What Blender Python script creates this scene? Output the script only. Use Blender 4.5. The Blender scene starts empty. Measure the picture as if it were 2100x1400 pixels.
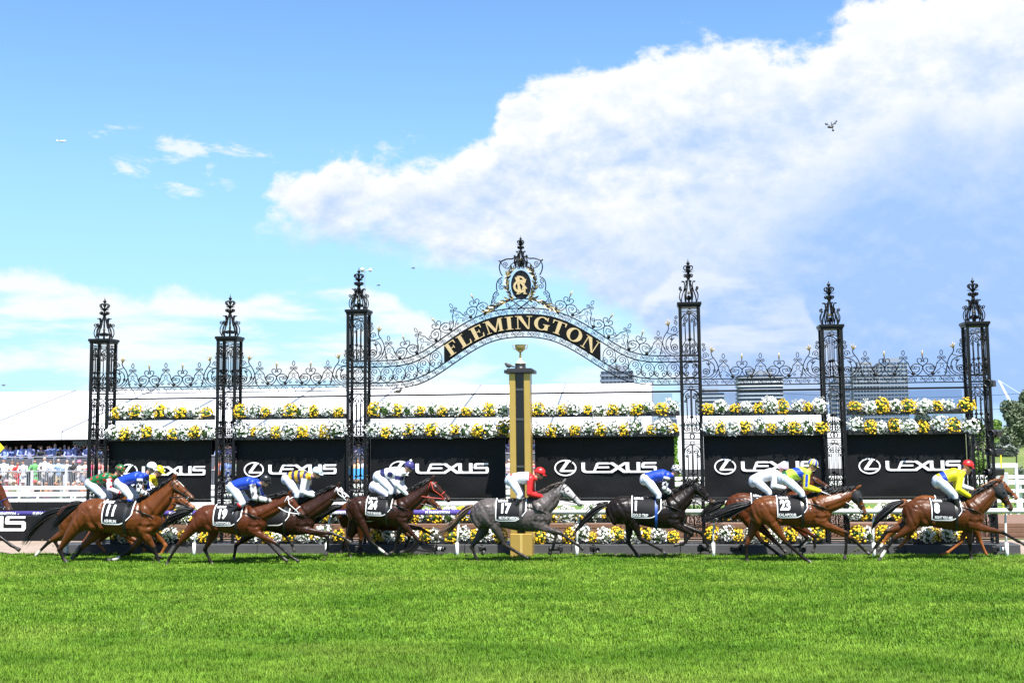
import bpy, bmesh, math, random
import numpy as np
from mathutils import Vector, Matrix
random.seed(7)
RNG = np.random.default_rng(7)
sc = bpy.context.scene
COL = sc.collection
PI = math.pi

# ------------------------------------------------------------------ camera
H = 3.0                      # eye height (m)
GD = 31.7                    # camera to the plane of the gates (gates stand on Y = 0)
FPX, PSI, PIT, CY, ROL = 2526.4, 0.1145, 0.1016, -69.9, 0.0101
_r = np.array([math.cos(PSI), math.sin(PSI), 0.0])
_f0 = np.array([-math.sin(PSI), math.cos(PSI), 0.0])
_z = np.array([0, 0, 1.0])
_f = _f0 * math.cos(PIT) + _z * math.sin(PIT)
_u = -_f0 * math.sin(PIT) + _z * math.cos(PIT)
_rc = math.cos(ROL) * _r - math.sin(ROL) * _u
_uc = math.sin(ROL) * _r + math.cos(ROL) * _u
CAM = np.array([0.0, -GD, H])
cam = bpy.data.cameras.new('camera')
cam_o = bpy.data.objects.new('camera', cam)
COL.objects.link(cam_o)
cam_o.matrix_world = Matrix(((_rc[0], _uc[0], -_f[0], CAM[0]), (_rc[1], _uc[1], -_f[1], CAM[1]),
                             (_rc[2], _uc[2], -_f[2], CAM[2]), (0, 0, 0, 1)))
cam.sensor_width = 36
cam.lens = 36 * FPX / 2100
cam.shift_y = CY / 2100
cam.clip_start = 0.1
cam.clip_end = 12000
sc.camera = cam_o


def ray(x, y):
    return _f * FPX + _rc * (x - 1050) - _uc * (y - 700 - CY)


def P(x, y, Y):              # survey helper: point of the photograph lying in the vertical plane Y
    d = ray(x, y)
    return CAM + d * ((Y + GD) / d[1])


def G(x, y, z=0.0):          # survey helper: point of the photograph lying on level ground
    d = ray(x, y)
    return CAM + d * ((z - H) / d[2])


# ------------------------------------------------------------------ sun, sky, exposure
SUN_EL, SUN_AZ = math.radians(60), math.radians(156)     # azimuth clockwise from +Y: behind the camera, to its right
sun = bpy.data.lights.new('sun', 'SUN')
sun.energy = 5.0
sun.angle = math.radians(0.5)
sun.color = (1.0, 0.96, 0.90)
sun_o = bpy.data.objects.new('sun', sun)
COL.objects.link(sun_o)
sd = Vector((math.cos(SUN_EL) * math.sin(SUN_AZ), math.cos(SUN_EL) * math.cos(SUN_AZ), math.sin(SUN_EL)))
sun_o.rotation_euler = sd.to_track_quat('Z', 'Y').to_euler()

sc.view_settings.view_transform = 'Standard'
sc.view_settings.look = 'None'
sc.view_settings.gamma = 1.0
sc.view_settings.exposure = 1.15
sc.view_settings.use_curve_mapping = False

world = bpy.data.worlds.new('World')
sc.world = world
world.use_nodes = True
NT = world.node_tree
for n in list(NT.nodes):
    NT.nodes.remove(n)


class NG:
    """small helper that writes node expressions"""

    def __init__(s, nt):
        s.nt = nt

    def new(s, t, **kw):
        n = s.nt.nodes.new(t)
        for k, v in kw.items():
            setattr(n, k, v)
        return n

    def link(s, a, b):
        s.nt.links.new(a, b)

    def put(s, sock, v):
        if isinstance(v, bpy.types.NodeSocket):
            s.nt.links.new(v, sock)
        else:
            sock.default_value = v

    def m(s, op, a, b=None, c=None, clamp=False):
        n = s.new('ShaderNodeMath', operation=op, use_clamp=clamp)
        s.put(n.inputs[0], a)
        if b is not None:
            s.put(n.inputs[1], b)
        if c is not None:
            s.put(n.inputs[2], c)
        return n.outputs[0]

    def step(s, v, a, b):        # smoothstep
        n = s.new('ShaderNodeMapRange', interpolation_type='SMOOTHSTEP')
        s.put(n.inputs[0], v)
        s.put(n.inputs[1], a)
        s.put(n.inputs[2], b)
        n.inputs[3].default_value = 0
        n.inputs[4].default_value = 1
        return n.outputs[0]

    def noise(s, vec, scale, detail=5, rough=0.55, dist=0.0, lac=2.0):
        n = s.new('ShaderNodeTexNoise')
        if vec is not None:
            s.put(n.inputs['Vector'], vec)
        n.inputs['Scale'].default_value = scale
        n.inputs['Detail'].default_value = detail
        n.inputs['Roughness'].default_value = rough
        n.inputs['Lacunarity'].default_value = lac
        n.inputs['Distortion'].default_value = dist
        return n.outputs['Fac']

    def mix(s, f, a, b, blend='MIX'):
        n = s.new('ShaderNodeMix', data_type='RGBA', blend_type=blend)
        s.put(n.inputs[0], f)
        s.put(n.inputs[6], a)
        s.put(n.inputs[7], b)
        return n.outputs[2]

    def ramp(s, f, pts, mode='LINEAR'):
        n = s.new('ShaderNodeValToRGB')
        s.put(n.inputs[0], f)
        cr = n.color_ramp
        cr.interpolation = mode
        while len(cr.elements) < len(pts):
            cr.elements.new(0.5)
        for e, (p, v) in zip(cr.elements, pts):
            e.position = p
            e.color = tuple(v) if hasattr(v, '__len__') else (v, v, v, 1)
        return n.outputs[0]

    def vmul(s, v, k):
        n = s.new('ShaderNodeVectorMath', operation='MULTIPLY')
        s.put(n.inputs[0], v)
        n.inputs[1].default_value = k
        return n.outputs[0]

    def vadd(s, v, k):
        n = s.new('ShaderNodeVectorMath', operation='ADD')
        s.put(n.inputs[0], v)
        s.put(n.inputs[1], k)
        return n.outputs[0]


def azel(x, y):
    d = ray(x, y)
    d = d / np.linalg.norm(d)
    return math.degrees(math.atan2(d[0], d[1])), math.degrees(math.asin(d[2]))


def build_sky():
    g = NG(NT)
    sky = g.new('ShaderNodeTexSky', sky_type='NISHITA')
    sky.sun_disc = False
    sky.sun_elevation = SUN_EL
    sky.sun_rotation = SUN_AZ
    sky.altitude = 0
    sky.air_density = 1.0
    sky.dust_density = 0.0
    sky.ozone_density = 1.6
    tc = g.new('ShaderNodeTexCoord')
    d = tc.outputs['Generated']
    sp = g.new('ShaderNodeSeparateXYZ')
    g.link(d, sp.inputs[0])
    az = g.m('MULTIPLY', g.m('ARCTAN2', sp.outputs[0], sp.outputs[1]), 180 / PI)
    el = g.m('MULTIPLY', g.m('ARCSINE', sp.outputs[2]), 180 / PI)
    azn = g.m('MULTIPLY_ADD', az, 1 / 60.0, 0.5, clamp=True)          # -30..30 degrees -> 0..1

    def curve(pts, tail_l, tail_r):
        q = [(azel(x, y)) for x, y in pts]
        r = [(0.0, tail_l / 40)] + [((a + 30) / 60, e / 40) for a, e in q] + [(1.0, tail_r / 40)]
        return g.m('MULTIPLY', g.ramp(azn, r), 40.0)

    def sub(a, b):
        return g.m('SUBTRACT', a, b)

    dd = g.vmul(d, (1, 1, 1.5))
    n1 = g.noise(dd, 7.0, 9, 0.60, 0.15)                 # billows
    n2 = g.noise(g.vadd(dd, (3.1, 1.7, 0.4)), 28.0, 7, 0.62)
    n3 = g.noise(g.vadd(dd, (0, 0, 0.012)), 7.0, 9, 0.60, 0.15)
    nl = g.noise(g.vadd(dd, (7.3, 2.2, 5.1)), 3.2, 6, 0.5)
    edge = g.m('ADD', g.m('MULTIPLY', sub(n1, 0.5), 11.0), g.m('MULTIPLY', sub(n2, 0.5), 4.2))
    # the large cumulus bank climbing to the right
    top = curve([(500, 480), (520, 430), (560, 370), (640, 352), (672, 285), (800, 290), (920, 275), (1000, 235),
                 (1035, 150), (1180, 125), (1260, 150), (1400, 92), (1500, 108), (1620, 72), (1760, 20),
                 (1900, -30), (2090, -60)], 0.5, 28)
    bot = curve([(500, 470), (540, 500), (640, 530), (760, 520), (900, 545), (1050, 590), (1200, 620), (1320, 700), (1420, 900),
                 (2090, 1000)], 14, -4)
    dep = g.m('ADD', sub(top, el), g.m('MULTIPLY', edge, 0.75))
    a_top = g.step(dep, -0.15, 0.85)
    a_bot = g.step(g.m('ADD', sub(el, bot), g.m('MULTIPLY', edge, 0.8)), -0.8, 1.6)
    aA = g.m('MULTIPLY', a_top, a_bot)
    right = g.step(az, -14, 14)
    shade = g.step(g.m('ADD', sub(dep, g.m('MULTIPLY', right, -0.8)), g.m('MULTIPLY', sub(nl, 0.5), 11.0)), 3.6, 11.0)
    shade = g.m('MULTIPLY', shade, g.m('MULTIPLY_ADD', right, 0.65, 0.35))
    relief = g.m('MULTIPLY', sub(n1, n3), g.m('MULTIPLY_ADD', right, -2.4, 4.0))
    # low banks on the left
    topC = curve([(0, 545), (120, 548), (210, 578), (300, 592), (430, 578), (520, 588), (650, 552), (700, 572), (800, 600),
                  (900, 655), (1000, 620), (1150, 600), (1300, 640), (1385, 530), (1500, 560), (1640, 580), (1800, 900)], 8, -5)
    depC = g.m('ADD', sub(topC, el), g.m('MULTIPLY', edge, 0.32))
    st = g.noise(g.vmul(d, (1, 1, 5.0)), 8.0, 7, 0.55, 0.2)
    aC = g.m('MULTIPLY', g.step(depC, 0.0, 0.7),
             g.step(g.m('ADD', st, g.m('MULTIPLY', g.step(depC, 0.0, 3.0), -0.10)), 0.34, 0.52))
    # scattered small clouds, denser away from the picture's quiet upper left
    sc1 = g.noise(g.vadd(g.vmul(d, (1, 1, 2.4)), (5.0, 9.4, 3.0)), 24.0, 8, 0.62, 0.3)
    away = g.m('MAXIMUM', g.step(g.m('ABSOLUTE', g.m('ADD', az, 8)), 26, 40), g.step(el, 26, 38))
    band = g.m('MULTIPLY', g.step(g.m('ABSOLUTE', sub(el, 12.3)), 3.0, 0.4), g.step(g.m('ABSOLUTE', g.m('ADD', az, 21.5)), 7.0, 1.0))
    thr = g.m('ADD', g.m('ADD', 0.725, g.m('MULTIPLY', away, -0.10)), g.m('MULTIPLY', band, -0.27))
    aS = g.m('MULTIPLY', g.step(sub(sc1, thr), 0.0, 0.17), g.step(el, 1.0, 5.0))
    # background: sky light
    skyc = g.mix(1.0, sky.outputs[0], (0.068, 0.088, 0.104, 1), 'MULTIPLY')
    skyc = g.mix(g.m('MULTIPLY', g.step(el, 20.0, -2.0), 0.8), skyc, (0.187, 0.318, 0.475, 1))
    # clouds: sunlit white to blue grey
    white = (0.462, 0.470, 0.476, 1)
    grey = (0.182, 0.280, 0.475, 1)
    soft = g.m('MULTIPLY', g.step(g.m('ADD', nl, g.m('MULTIPLY', sub(n2, 0.5), 0.5)), 0.40, 0.66), g.m('MULTIPLY', g.step(dep, 0.3, 3.5), 0.55))
    shA = g.m('SUBTRACT', g.m('MAXIMUM', shade, soft), relief, clamp=True)
    cl = g.mix(shA, white, grey)
    out = g.mix(g.m('MULTIPLY', aS, 0.75), skyc, white)
    out = g.mix(aA, out, cl)
    out = g.mix(g.m('MULTIPLY', aC, g.m('MULTIPLY_ADD', right, -0.72, 0.95)), out, (0.452, 0.464, 0.476, 1))
    bg = g.new('ShaderNodeBackground')
    g.link(out, bg.inputs[0])
    bg.inputs[1].default_value = 1.0
    wo = g.new('ShaderNodeOutputWorld')
    g.link(bg.outputs[0], wo.inputs[0])


build_sky()

# ------------------------------------------------------------------ materials
MATS = {}


def mat(name, col, rough=0.6, metal=0.0, var=0.12, nscale=6.0, bump=0.0, bscale=40.0, spec=0.5, attr=None, coat=0.0,
        sheen=0.0, col2=None):
    if name in MATS:
        return MATS[name]
    m = bpy.data.materials.new(name)
    m.use_nodes = True
    nt = m.node_tree
    g = NG(nt)
    b = nt.nodes['Principled BSDF']
    tc = g.new('ShaderNodeTexCoord')
    vec = tc.outputs['Object']
    if attr:
        a = g.new('ShaderNodeAttribute', attribute_name=attr)
        base = a.outputs['Color']
    else:
        base = (*col, 1)
    n = g.noise(vec, nscale, 5, 0.6)
    if col2 is not None:
        c = g.mix(g.step(n, 0.38, 0.62), base, (*col2, 1))
    else:
        k = g.m('MULTIPLY_ADD', n, 2 * var, 1 - var)
        cc = g.new('ShaderNodeCombineXYZ')
        for i in range(3):
            g.link(k, cc.inputs[i])
        c = g.mix(1.0, base, cc.outputs[0], 'MULTIPLY')
    g.link(c, b.inputs['Base Color'])
    b.inputs['Roughness'].default_value = rough
    b.inputs['Metallic'].default_value = metal
    b.inputs['Specular IOR Level'].default_value = spec
    b.inputs['Coat Weight'].default_value = coat
    b.inputs['Coat Roughness'].default_value = 0.2
    b.inputs['Sheen Weight'].default_value = sheen
    if bump:
        bn = g.new('ShaderNodeBump')
        bn.inputs['Strength'].default_value = bump
        bn.inputs['Distance'].default_value = 0.02
        g.link(g.noise(vec, bscale, 6, 0.6), bn.inputs['Height'])
        g.link(bn.outputs[0], b.inputs['Normal'])
    MATS[name] = m
    return m


IRON = mat('wrought_iron', (0.005, 0.0053, 0.0056), 0.42, 0.0, 0.25, 9, 0.15, 60, spec=0.3)
IRON2 = mat('black_steel', (0.006, 0.0065, 0.007), 0.45, 0.0, 0.2, 4, spec=0.28)
GOLD = mat('gold_leaf', (0.45, 0.34, 0.16), 0.38, 0.55, 0.2, 14)
GOLDP = mat('gold_paint', (0.50, 0.335, 0.085), 0.30, 0.4, 0.10, 3, 0.1, 30)
CREAM = mat('cream_gold_letter', (0.50, 0.38, 0.20), 0.5, 0.1, 0.06, 5)
WHITE = mat('white_paint', (0.80, 0.81, 0.80), 0.45, 0, 0.05, 5)
PVC = mat('white_plastic_rail', (0.78, 0.80, 0.77), 0.3, 0, 0.06, 7)
PRINT = mat('white_print', (0.84, 0.84, 0.84), 0.6, 0, 0.03, 5)
CANVAS = mat('white_canvas', (0.84, 0.84, 0.85), 0.7, 0, 0.03, 0.6)
BANNER = mat('black_banner_cloth', (0.0042, 0.0046, 0.005), 0.55, 0, 0.3, 2.0, 0.7, 2.2, spec=0.26)
PURPLE = mat('purple_sleeve', (0.085, 0.06, 0.28), 0.4, 0, 0.08, 5)
PLINTH = mat('dark_grey_plinth', (0.048, 0.050, 0.053), 0.7, 0, 0.35, 3.0, 0.3, 25)
TIMBER = mat('weathered_timber', (0.15, 0.08, 0.048), 0.8, 0, 0.4, 12, 0.4, 30)
SOIL = mat('red_brown_soil', (0.18, 0.105, 0.07), 0.9, 0, 0.35, 3, 0.5, 8)
TROUGH = mat('black_trough', (0.012, 0.013, 0.012), 0.5, 0, 0.2, 6)
LEAFM = mat('flower_foliage', (0.050, 0.105, 0.018), 0.55, 0, 0.5, 16)
WBLOOM = mat('white_petal', (0.88, 0.88, 0.85), 0.6, 0, 0.10, 30)
YBLOOM = mat('yellow_petal', (0.78, 0.50, 0.010), 0.6, 0, 0.16, 22)
HAIRK = mat('black_hair', (0.010, 0.009, 0.008), 0.42, 0, 0.4, 20)
LEATH = mat('black_leather', (0.014, 0.013, 0.013), 0.35, 0, 0.2, 20)
STEEL = mat('steel', (0.55, 0.56, 0.58), 0.3, 0.9, 0.08, 10)
BLACKP = mat('black_plastic', (0.015, 0.015, 0.016), 0.4, 0, 0.2, 12)
BOOT = mat('black_boot', (0.013, 0.013, 0.014), 0.22, 0, 0.2, 12)
GREYM = mat('grey_metal', (0.33, 0.35, 0.37), 0.45, 0.3, 0.1, 5)


# ------------------------------------------------------------------ objects
def tag(o, label=None, cat=None, group=None, kind=None):
    if label:
        o['label'] = label
    if cat:
        o['category'] = cat
    if group:
        o['group'] = group
    if kind:
        o['kind'] = kind
    return o


def empty(name, loc=(0, 0, 0), label=None, cat=None, group=None):
    o = bpy.data.objects.new(name, None)
    o.empty_display_size = 0.2
    o.location = tuple(float(v) for v in loc)
    COL.objects.link(o)
    return tag(o, label, cat, group)


def mesh_obj(name, me, parent=None, m=None):
    o = bpy.data.objects.new(name, me)
    COL.objects.link(o)
    if m is not None and not me.materials:
        me.materials.append(m)
    if parent is not None:
        o.parent = parent
    return o


class MB:
    """collects shapes, then links them as one mesh object (coordinates relative to origin)"""

    def __init__(s):
        s.v, s.f, s.n = [], [], 0

    def add(s, v, f):
        v = np.asarray(v, float)
        s.v.append(v)
        s.f.extend([tuple(i + s.n for i in q) for q in f])
        s.n += len(v)
        return s

    def box(s, x0, x1, y0, y1, z0, z1):
        v = [(x, y, z) for x in (x0, x1) for y in (y0, y1) for z in (z0, z1)]
        return s.add(v, [(0, 1, 3, 2), (4, 6, 7, 5), (0, 4, 5, 1), (2, 3, 7, 6), (0, 2, 6, 4), (1, 5, 7, 3)])

    def bbox(s, x0, x1, y0, y1, z0, z1, b=0.01):
        """box with chamfered edges"""
        bm = bmesh.new()
        bmesh.ops.create_cube(bm, size=1)
        for q in bm.verts:
            q.co = ((x0 + x1) / 2 + q.co.x * (x1 - x0), (y0 + y1) / 2 + q.co.y * (y1 - y0), (z0 + z1) / 2 + q.co.z * (z1 - z0))
        bmesh.ops.bevel(bm, geom=list(bm.edges), offset=b, segments=1, affect='EDGES')
        bm.verts.index_update()
        s.add([tuple(q.co) for q in bm.verts], [tuple(w.index for w in q.verts) for q in bm.faces])
        bm.free()
        return s

    def tube(s, path, r, n=5, closed=False, flat=1.0):
        path = np.asarray(path, float)
        N = len(path)
        r = np.broadcast_to(np.asarray(r, float), (N,))
        if closed:
            t = np.roll(path, -1, 0) - np.roll(path, 1, 0)
        else:
            t = np.gradient(path, axis=0)
        t /= np.linalg.norm(t, axis=1)[:, None] + 1e-12
        ref = np.array([0, 1.0, 0]) if abs(t[:, 1]).mean() < 0.8 else np.array([1.0, 0, 0])
        a = np.cross(t, ref)
        a /= np.linalg.norm(a, axis=1)[:, None] + 1e-9
        b = np.cross(a, t)
        ang = np.arange(n) * 2 * PI / n + PI / n
        ca, sa = np.cos(ang), np.sin(ang)
        v = path[:, None, :] + r[:, None, None] * (a[:, None, :] * ca[None, :, None] + b[:, None, :] * sa[None, :, None] * flat)
        f = []
        M = N if closed else N - 1
        for i in range(M):
            j = (i + 1) % N
            for k in range(n):
                l = (k + 1) % n
                f.append((i * n + k, i * n + l, j * n + l, j * n + k))
        if not closed:
            f.append(tuple(range(n))[::-1])
            f.append(tuple((N - 1) * n + k for k in range(n)))
        return s.add(v.reshape(-1, 3), f)

    def rod(s, p, q, r, n=6):
        return s.tube([p, q], r, n)

    def lathe(s, prof, c=(0, 0, 0), n=12, ax=None):
        prof = np.asarray(prof, float)
        ang = np.arange(n) * 2 * PI / n
        v = np.stack([np.outer(prof[:, 0], np.cos(ang)), np.outer(prof[:, 0], np.sin(ang)),
                      np.repeat(prof[:, 1][:, None], n, 1)], -1).reshape(-1, 3)
        if ax is not None:
            R = np.array(Vector((0, 0, 1)).rotation_difference(Vector(ax)).to_matrix())
            v = v @ R.T
        f = []
        for i in range(len(prof) - 1):
            for k in range(n):
                l = (k + 1) % n
                f.append((i * n + k, i * n + l, (i + 1) * n + l, (i + 1) * n + k))
        f.append(tuple(range(n))[::-1])
        f.append(tuple((len(prof) - 1) * n + k for k in range(n)))
        return s.add(v + np.asarray(c, float), f)

    def ball(s, c, r, n=8):
        r = np.broadcast_to(np.asarray(r, float), (3,))
        th = np.linspace(-PI / 2, PI / 2, n // 2 + 2)
        prof = np.stack([np.cos(th), np.sin(th)], 1)
        prof[0, 0] = prof[-1, 0] = 1e-3
        t = MB().lathe(prof, n=n)
        return s.add(t.v[0] * r + np.asarray(c, float), t.f)

    def prism(s, poly, d0, d1, fn=None):
        """2-D polygon (u, v) extruded between depths d0 (front) and d1; fn maps (u, v, d) to space"""
        fn = fn or (lambda u, v, d: (u, d, v))
        A = sum(poly[i][0] * poly[(i + 1) % len(poly)][1] - poly[(i + 1) % len(poly)][0] * poly[i][1] for i in range(len(poly)))
        if A < 0:
            poly = poly[::-1]
        n = len(poly)
        v = [fn(u, w, d0) for u, w in poly] + [fn(u, w, d1) for u, w in poly]
        f = [tuple(range(n)), tuple(range(2 * n - 1, n - 1, -1))]
        f += [(i, i + n, (i + 1) % n + n, (i + 1) % n) for i in range(n)]
        return s.add(v, f)

    def build(s, name, m, parent=None, origin=None, smooth=False):
        v = np.concatenate(s.v) if s.v else np.zeros((0, 3))
        o0 = np.zeros(3) if origin is None else np.asarray(origin, float)
        me = bpy.data.meshes.new(name)
        me.from_pydata((v - o0).tolist(), [], s.f)
        if smooth:
            me.shade_smooth()
        me.materials.append(m)
        o = mesh_obj(name, me, parent)
        if origin is not None and parent is None:
            o.location = tuple(float(q) for q in o0)
        return o


def copy_tree(o, parent=None):
    c = o.copy()
    COL.objects.link(c)
    c.parent = parent
    for ch in o.children:
        copy_tree(ch, c)
    return c


def spiral(cx, cy, R, a0, turns=1.3, rin=0.18, n=22):
    """2-D scroll: starts on the rim at angle a0 (radians) and winds inward; the sign of turns gives the sense"""
    t = np.linspace(0, 1, n)
    a = a0 + t * turns * 2 * PI
    r = R * (1 - (1 - rin) * t ** 0.85)
    return np.stack([cx + r * np.cos(a), cy + r * np.sin(a)], 1)


def arc2(cx, cy, rx, ry, a0, a1, n=16):
    a = np.linspace(a0, a1, n)
    return np.stack([cx + rx * np.cos(a), cy + ry * np.sin(a)], 1)


def bez(p0, p1, p2, p3, n=14):
    t = np.linspace(0, 1, n)[:, None]
    p0, p1, p2, p3 = map(lambda q: np.asarray(q, float), (p0, p1, p2, p3))
    return (1 - t) ** 3 * p0 + 3 * t * (1 - t) ** 2 * p1 + 3 * t * t * (1 - t) * p2 + t ** 3 * p3


TMP = bpy.data.scenes.new('workbench')      # scratch scene, removed at the end


def tmp_graph():
    TMP.view_layers[0].update()
    return TMP.view_layers[0].depsgraph


def remesh(name, mb, voxel, smooth=6, fac=0.5):
    """one continuous skin grown over overlapping closed shapes"""
    me = bpy.data.meshes.new('tmp')
    me.from_pydata(np.concatenate(mb.v).tolist(), [], mb.f)
    o = bpy.data.objects.new('tmp', me)
    TMP.collection.objects.link(o)
    r = o.modifiers.new('r', 'REMESH')
    r.mode = 'VOXEL'
    r.voxel_size = voxel
    if smooth:
        q = o.modifiers.new('s', 'SMOOTH')
        q.factor = fac
        q.iterations = smooth
    dg = tmp_graph()
    out = bpy.data.meshes.new_from_object(o.evaluated_get(dg))
    out.name = name
    bpy.data.objects.remove(o)
    bpy.data.meshes.remove(me)
    out.shade_smooth()
    return out


def paint(me, cols):
    a = me.color_attributes.new('Col', 'FLOAT_COLOR', 'POINT')
    c = np.ones((len(me.vertices), 4), np.float32)
    c[:, :3] = cols
    a.data.foreach_set('color', c.ravel())


def coords(me):
    v = np.zeros(len(me.vertices) * 3, np.float32)
    me.vertices.foreach_get('co', v)
    return v.reshape(-1, 3).astype(float)


def text_mesh(body, size=1.0, bold=0.0, cuts=1, squeeze=1.0):
    """lettering as flat polygons in (u, v), centred"""
    cu = bpy.data.curves.new('t', 'FONT')
    cu.body = body
    cu.size = size
    cu.offset = bold
    cu.resolution_u = 3
    cu.align_x = 'CENTER'
    o = bpy.data.objects.new('t', cu)
    TMP.collection.objects.link(o)
    dg = tmp_graph()
    me = bpy.data.meshes.new_from_object(o.evaluated_get(dg))
    bpy.data.objects.remove(o)
    bm = bmesh.new()
    bm.from_mesh(me)
    bpy.data.meshes.remove(me)
    bmesh.ops.triangulate(bm, faces=bm.faces[:])
    if cuts:
        bmesh.ops.subdivide_edges(bm, edges=bm.edges[:], cuts=cuts, use_grid_fill=True)
    bm.verts.index_update()
    v = np.array([tuple(q.co) for q in bm.verts])
    f = [tuple(w.index for w in q.verts) for q in bm.faces]
    bm.free()
    if len(v):
        v[:, 0] *= squeeze
        v[:, 1] -= (v[:, 1].max() + v[:, 1].min()) / 2
    return v, f

# ------------------------------------------------------------------ ground
def ground_mat(name, c1, c2, scale, rough=0.9, bump=0.4, c3=None, stretch=(1, 1, 1)):
    m = bpy.data.materials.new(name)
    m.use_nodes = True
    g = NG(m.node_tree)
    b = m.node_tree.nodes['Principled BSDF']
    pos = g.new('ShaderNodeNewGeometry').outputs['Position']
    pv = g.vmul(pos, stretch)
    n = g.noise(pv, scale, 6, 0.6)
    c = g.mix(g.step(n, 0.36, 0.64), (*c1, 1), (*c2, 1))
    if c3:
        n2 = g.noise(g.vadd(pv, (31, 7, 0)), scale * 0.23, 4, 0.55)
        c = g.mix(g.step(n2, 0.5, 0.72), c, (*c3, 1))
    fine = g.noise(pos, scale * 22, 4, 0.7)
    k = g.m('MULTIPLY_ADD', fine, 0.7, 0.65)
    cc = g.new('ShaderNodeCombineXYZ')
    for i in range(3):
        g.link(k, cc.inputs[i])
    g.link(g.mix(1.0, c, cc.outputs[0], 'MULTIPLY'), b.inputs['Base Color'])
    b.inputs['Roughness'].default_value = rough
    b.inputs['Specular IOR Level'].default_value = 0.2
    bn = g.new('ShaderNodeBump')
    bn.inputs['Strength'].default_value = bump
    bn.inputs['Distance'].default_value = 0.03
    g.link(fine, bn.inputs['Height'])
    g.link(bn.outputs[0], b.inputs['Normal'])
    return m


def sheet(name, pts, z, m, kind='structure'):
    me = bpy.data.meshes.new(name)
    me.from_pydata([(x, y, z) for x, y in pts], [], [tuple(range(len(pts)))])
    me.materials.append(m)
    o = mesh_obj(name, me)
    o['kind'] = kind
    return o


TURFM = ground_mat('turf', (0.045, 0.110, 0.010), (0.062, 0.135, 0.016), 0.9, c3=(0.085, 0.145, 0.03), stretch=(0.6, 1, 1))
sheet('ground', [(-4000, -200), (4000, -200), (4000, 6000), (-4000, 6000)], -0.03,
      ground_mat('infield_grass', (0.08, 0.13, 0.03), (0.13, 0.155, 0.045), 0.05, c3=(0.19, 0.175, 0.07)))
sheet('path', [(-80, -1.6), (80, -1.6), (80, 3.6), (-80, 3.6)], -0.02,
      ground_mat('sandy_path', (0.27, 0.21, 0.165), (0.32, 0.255, 0.205), 1.2))
sheet('garden_bed', [(-14, 4.0), (80, 4.0), (80, 7.0), (-14, 7.0)], -0.016, SOIL)
sheet('pavement', [(-90, 20), (2, 20), (2, 60), (-90, 60)], -0.016,
      ground_mat('pale_asphalt', (0.24, 0.235, 0.23), (0.29, 0.28, 0.27), 0.6))

# racing turf: one sheet with an uneven far edge
_edge = [(x, -0.93 + 0.05 * math.sin(x * 3.1) + 0.04 * math.sin(x * 7.7 + 1) + RNG.normal(0, 0.018)) for x in np.linspace(-45, 45, 420)]
sheet('turf', [(-45, -60), (45, -60)] + _edge[::-1], 0.0, TURFM)


def blade_material():
    m = bpy.data.materials.new('grass_blade')
    m.use_nodes = True
    g = NG(m.node_tree)
    b = m.node_tree.nodes['Principled BSDF']
    pos = g.new('ShaderNodeNewGeometry').outputs['Position']
    pv = g.vmul(pos, (0.55, 1.0, 0.0))
    n = g.noise(pv, 0.85, 5, 0.6, 0.4)
    n2 = g.noise(g.vadd(pv, (13, 5, 0)), 0.30, 4, 0.6)
    n3 = g.noise(pos, 9.0, 3, 0.6)
    c = g.mix(g.step(n, 0.33, 0.67), (0.076, 0.180, 0.009, 1), (0.172, 0.302, 0.028, 1))
    c = g.mix(g.m('MULTIPLY', g.step(n2, 0.50, 0.72), 0.5), c, (0.250, 0.330, 0.052, 1))
    rnd = g.new('ShaderNodeObjectInfo').outputs['Random']
    k = g.m('MULTIPLY', g.m('MULTIPLY_ADD', rnd, 0.7, 0.65), g.m('MULTIPLY_ADD', n3, 0.7, 0.65))
    cc = g.new('ShaderNodeCombineXYZ')
    for i in range(3):
        g.link(k, cc.inputs[i])
    c = g.mix(1.0, c, cc.outputs[0], 'MULTIPLY')
    g.link(c, b.inputs['Base Color'])
    b.inputs['Roughness'].default_value = 0.5
    b.inputs['Specular IOR Level'].default_value = 0.18
    tr = g.new('ShaderNodeBsdfTranslucent')
    g.link(c, tr.inputs[0])
    mx = g.new('ShaderNodeMixShader')
    mx.inputs[0].default_value = 0.2
    g.link(b.outputs[0], mx.inputs[1])
    g.link(tr.outputs[0], mx.inputs[2])
    g.link(mx.outputs[0], m.node_tree.nodes['Material Output'].inputs[0])
    return m


BLADE = blade_material()


def tuft_mesh(nb, hgt, spread, w):
    v, f = [], []
    rr = random.Random(nb)
    for i in range(nb):
        a = rr.uniform(0, 2 * PI)
        r = spread * math.sqrt(rr.random())
        bx, by = r * math.cos(a), r * math.sin(a)
        la, ll = rr.uniform(0, 2 * PI), rr.uniform(0.15, 0.75)
        h = hgt * rr.uniform(0.55, 1.15)
        px, py = -math.sin(la) * w, math.cos(la) * w
        k = len(v)
        for t, ww in ((0, 1.0), (0.55, 0.8), (1.0, 0.08)):
            ox, oy = bx + math.cos(la) * ll * h * t * t, by + math.sin(la) * ll * h * t * t
            z = h * t * (1 - 0.25 * t * ll)
            v += [(ox - px * ww, oy - py * ww, z), (ox + px * ww, oy + py * ww, z)]
        f += [(k, k + 1, k + 3, k + 2), (k + 2, k + 3, k + 5, k + 4)]
    me = bpy.data.meshes.new('grass_tuft')
    me.from_pydata(v, [], f)
    me.materials.append(BLADE)
    return me


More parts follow.
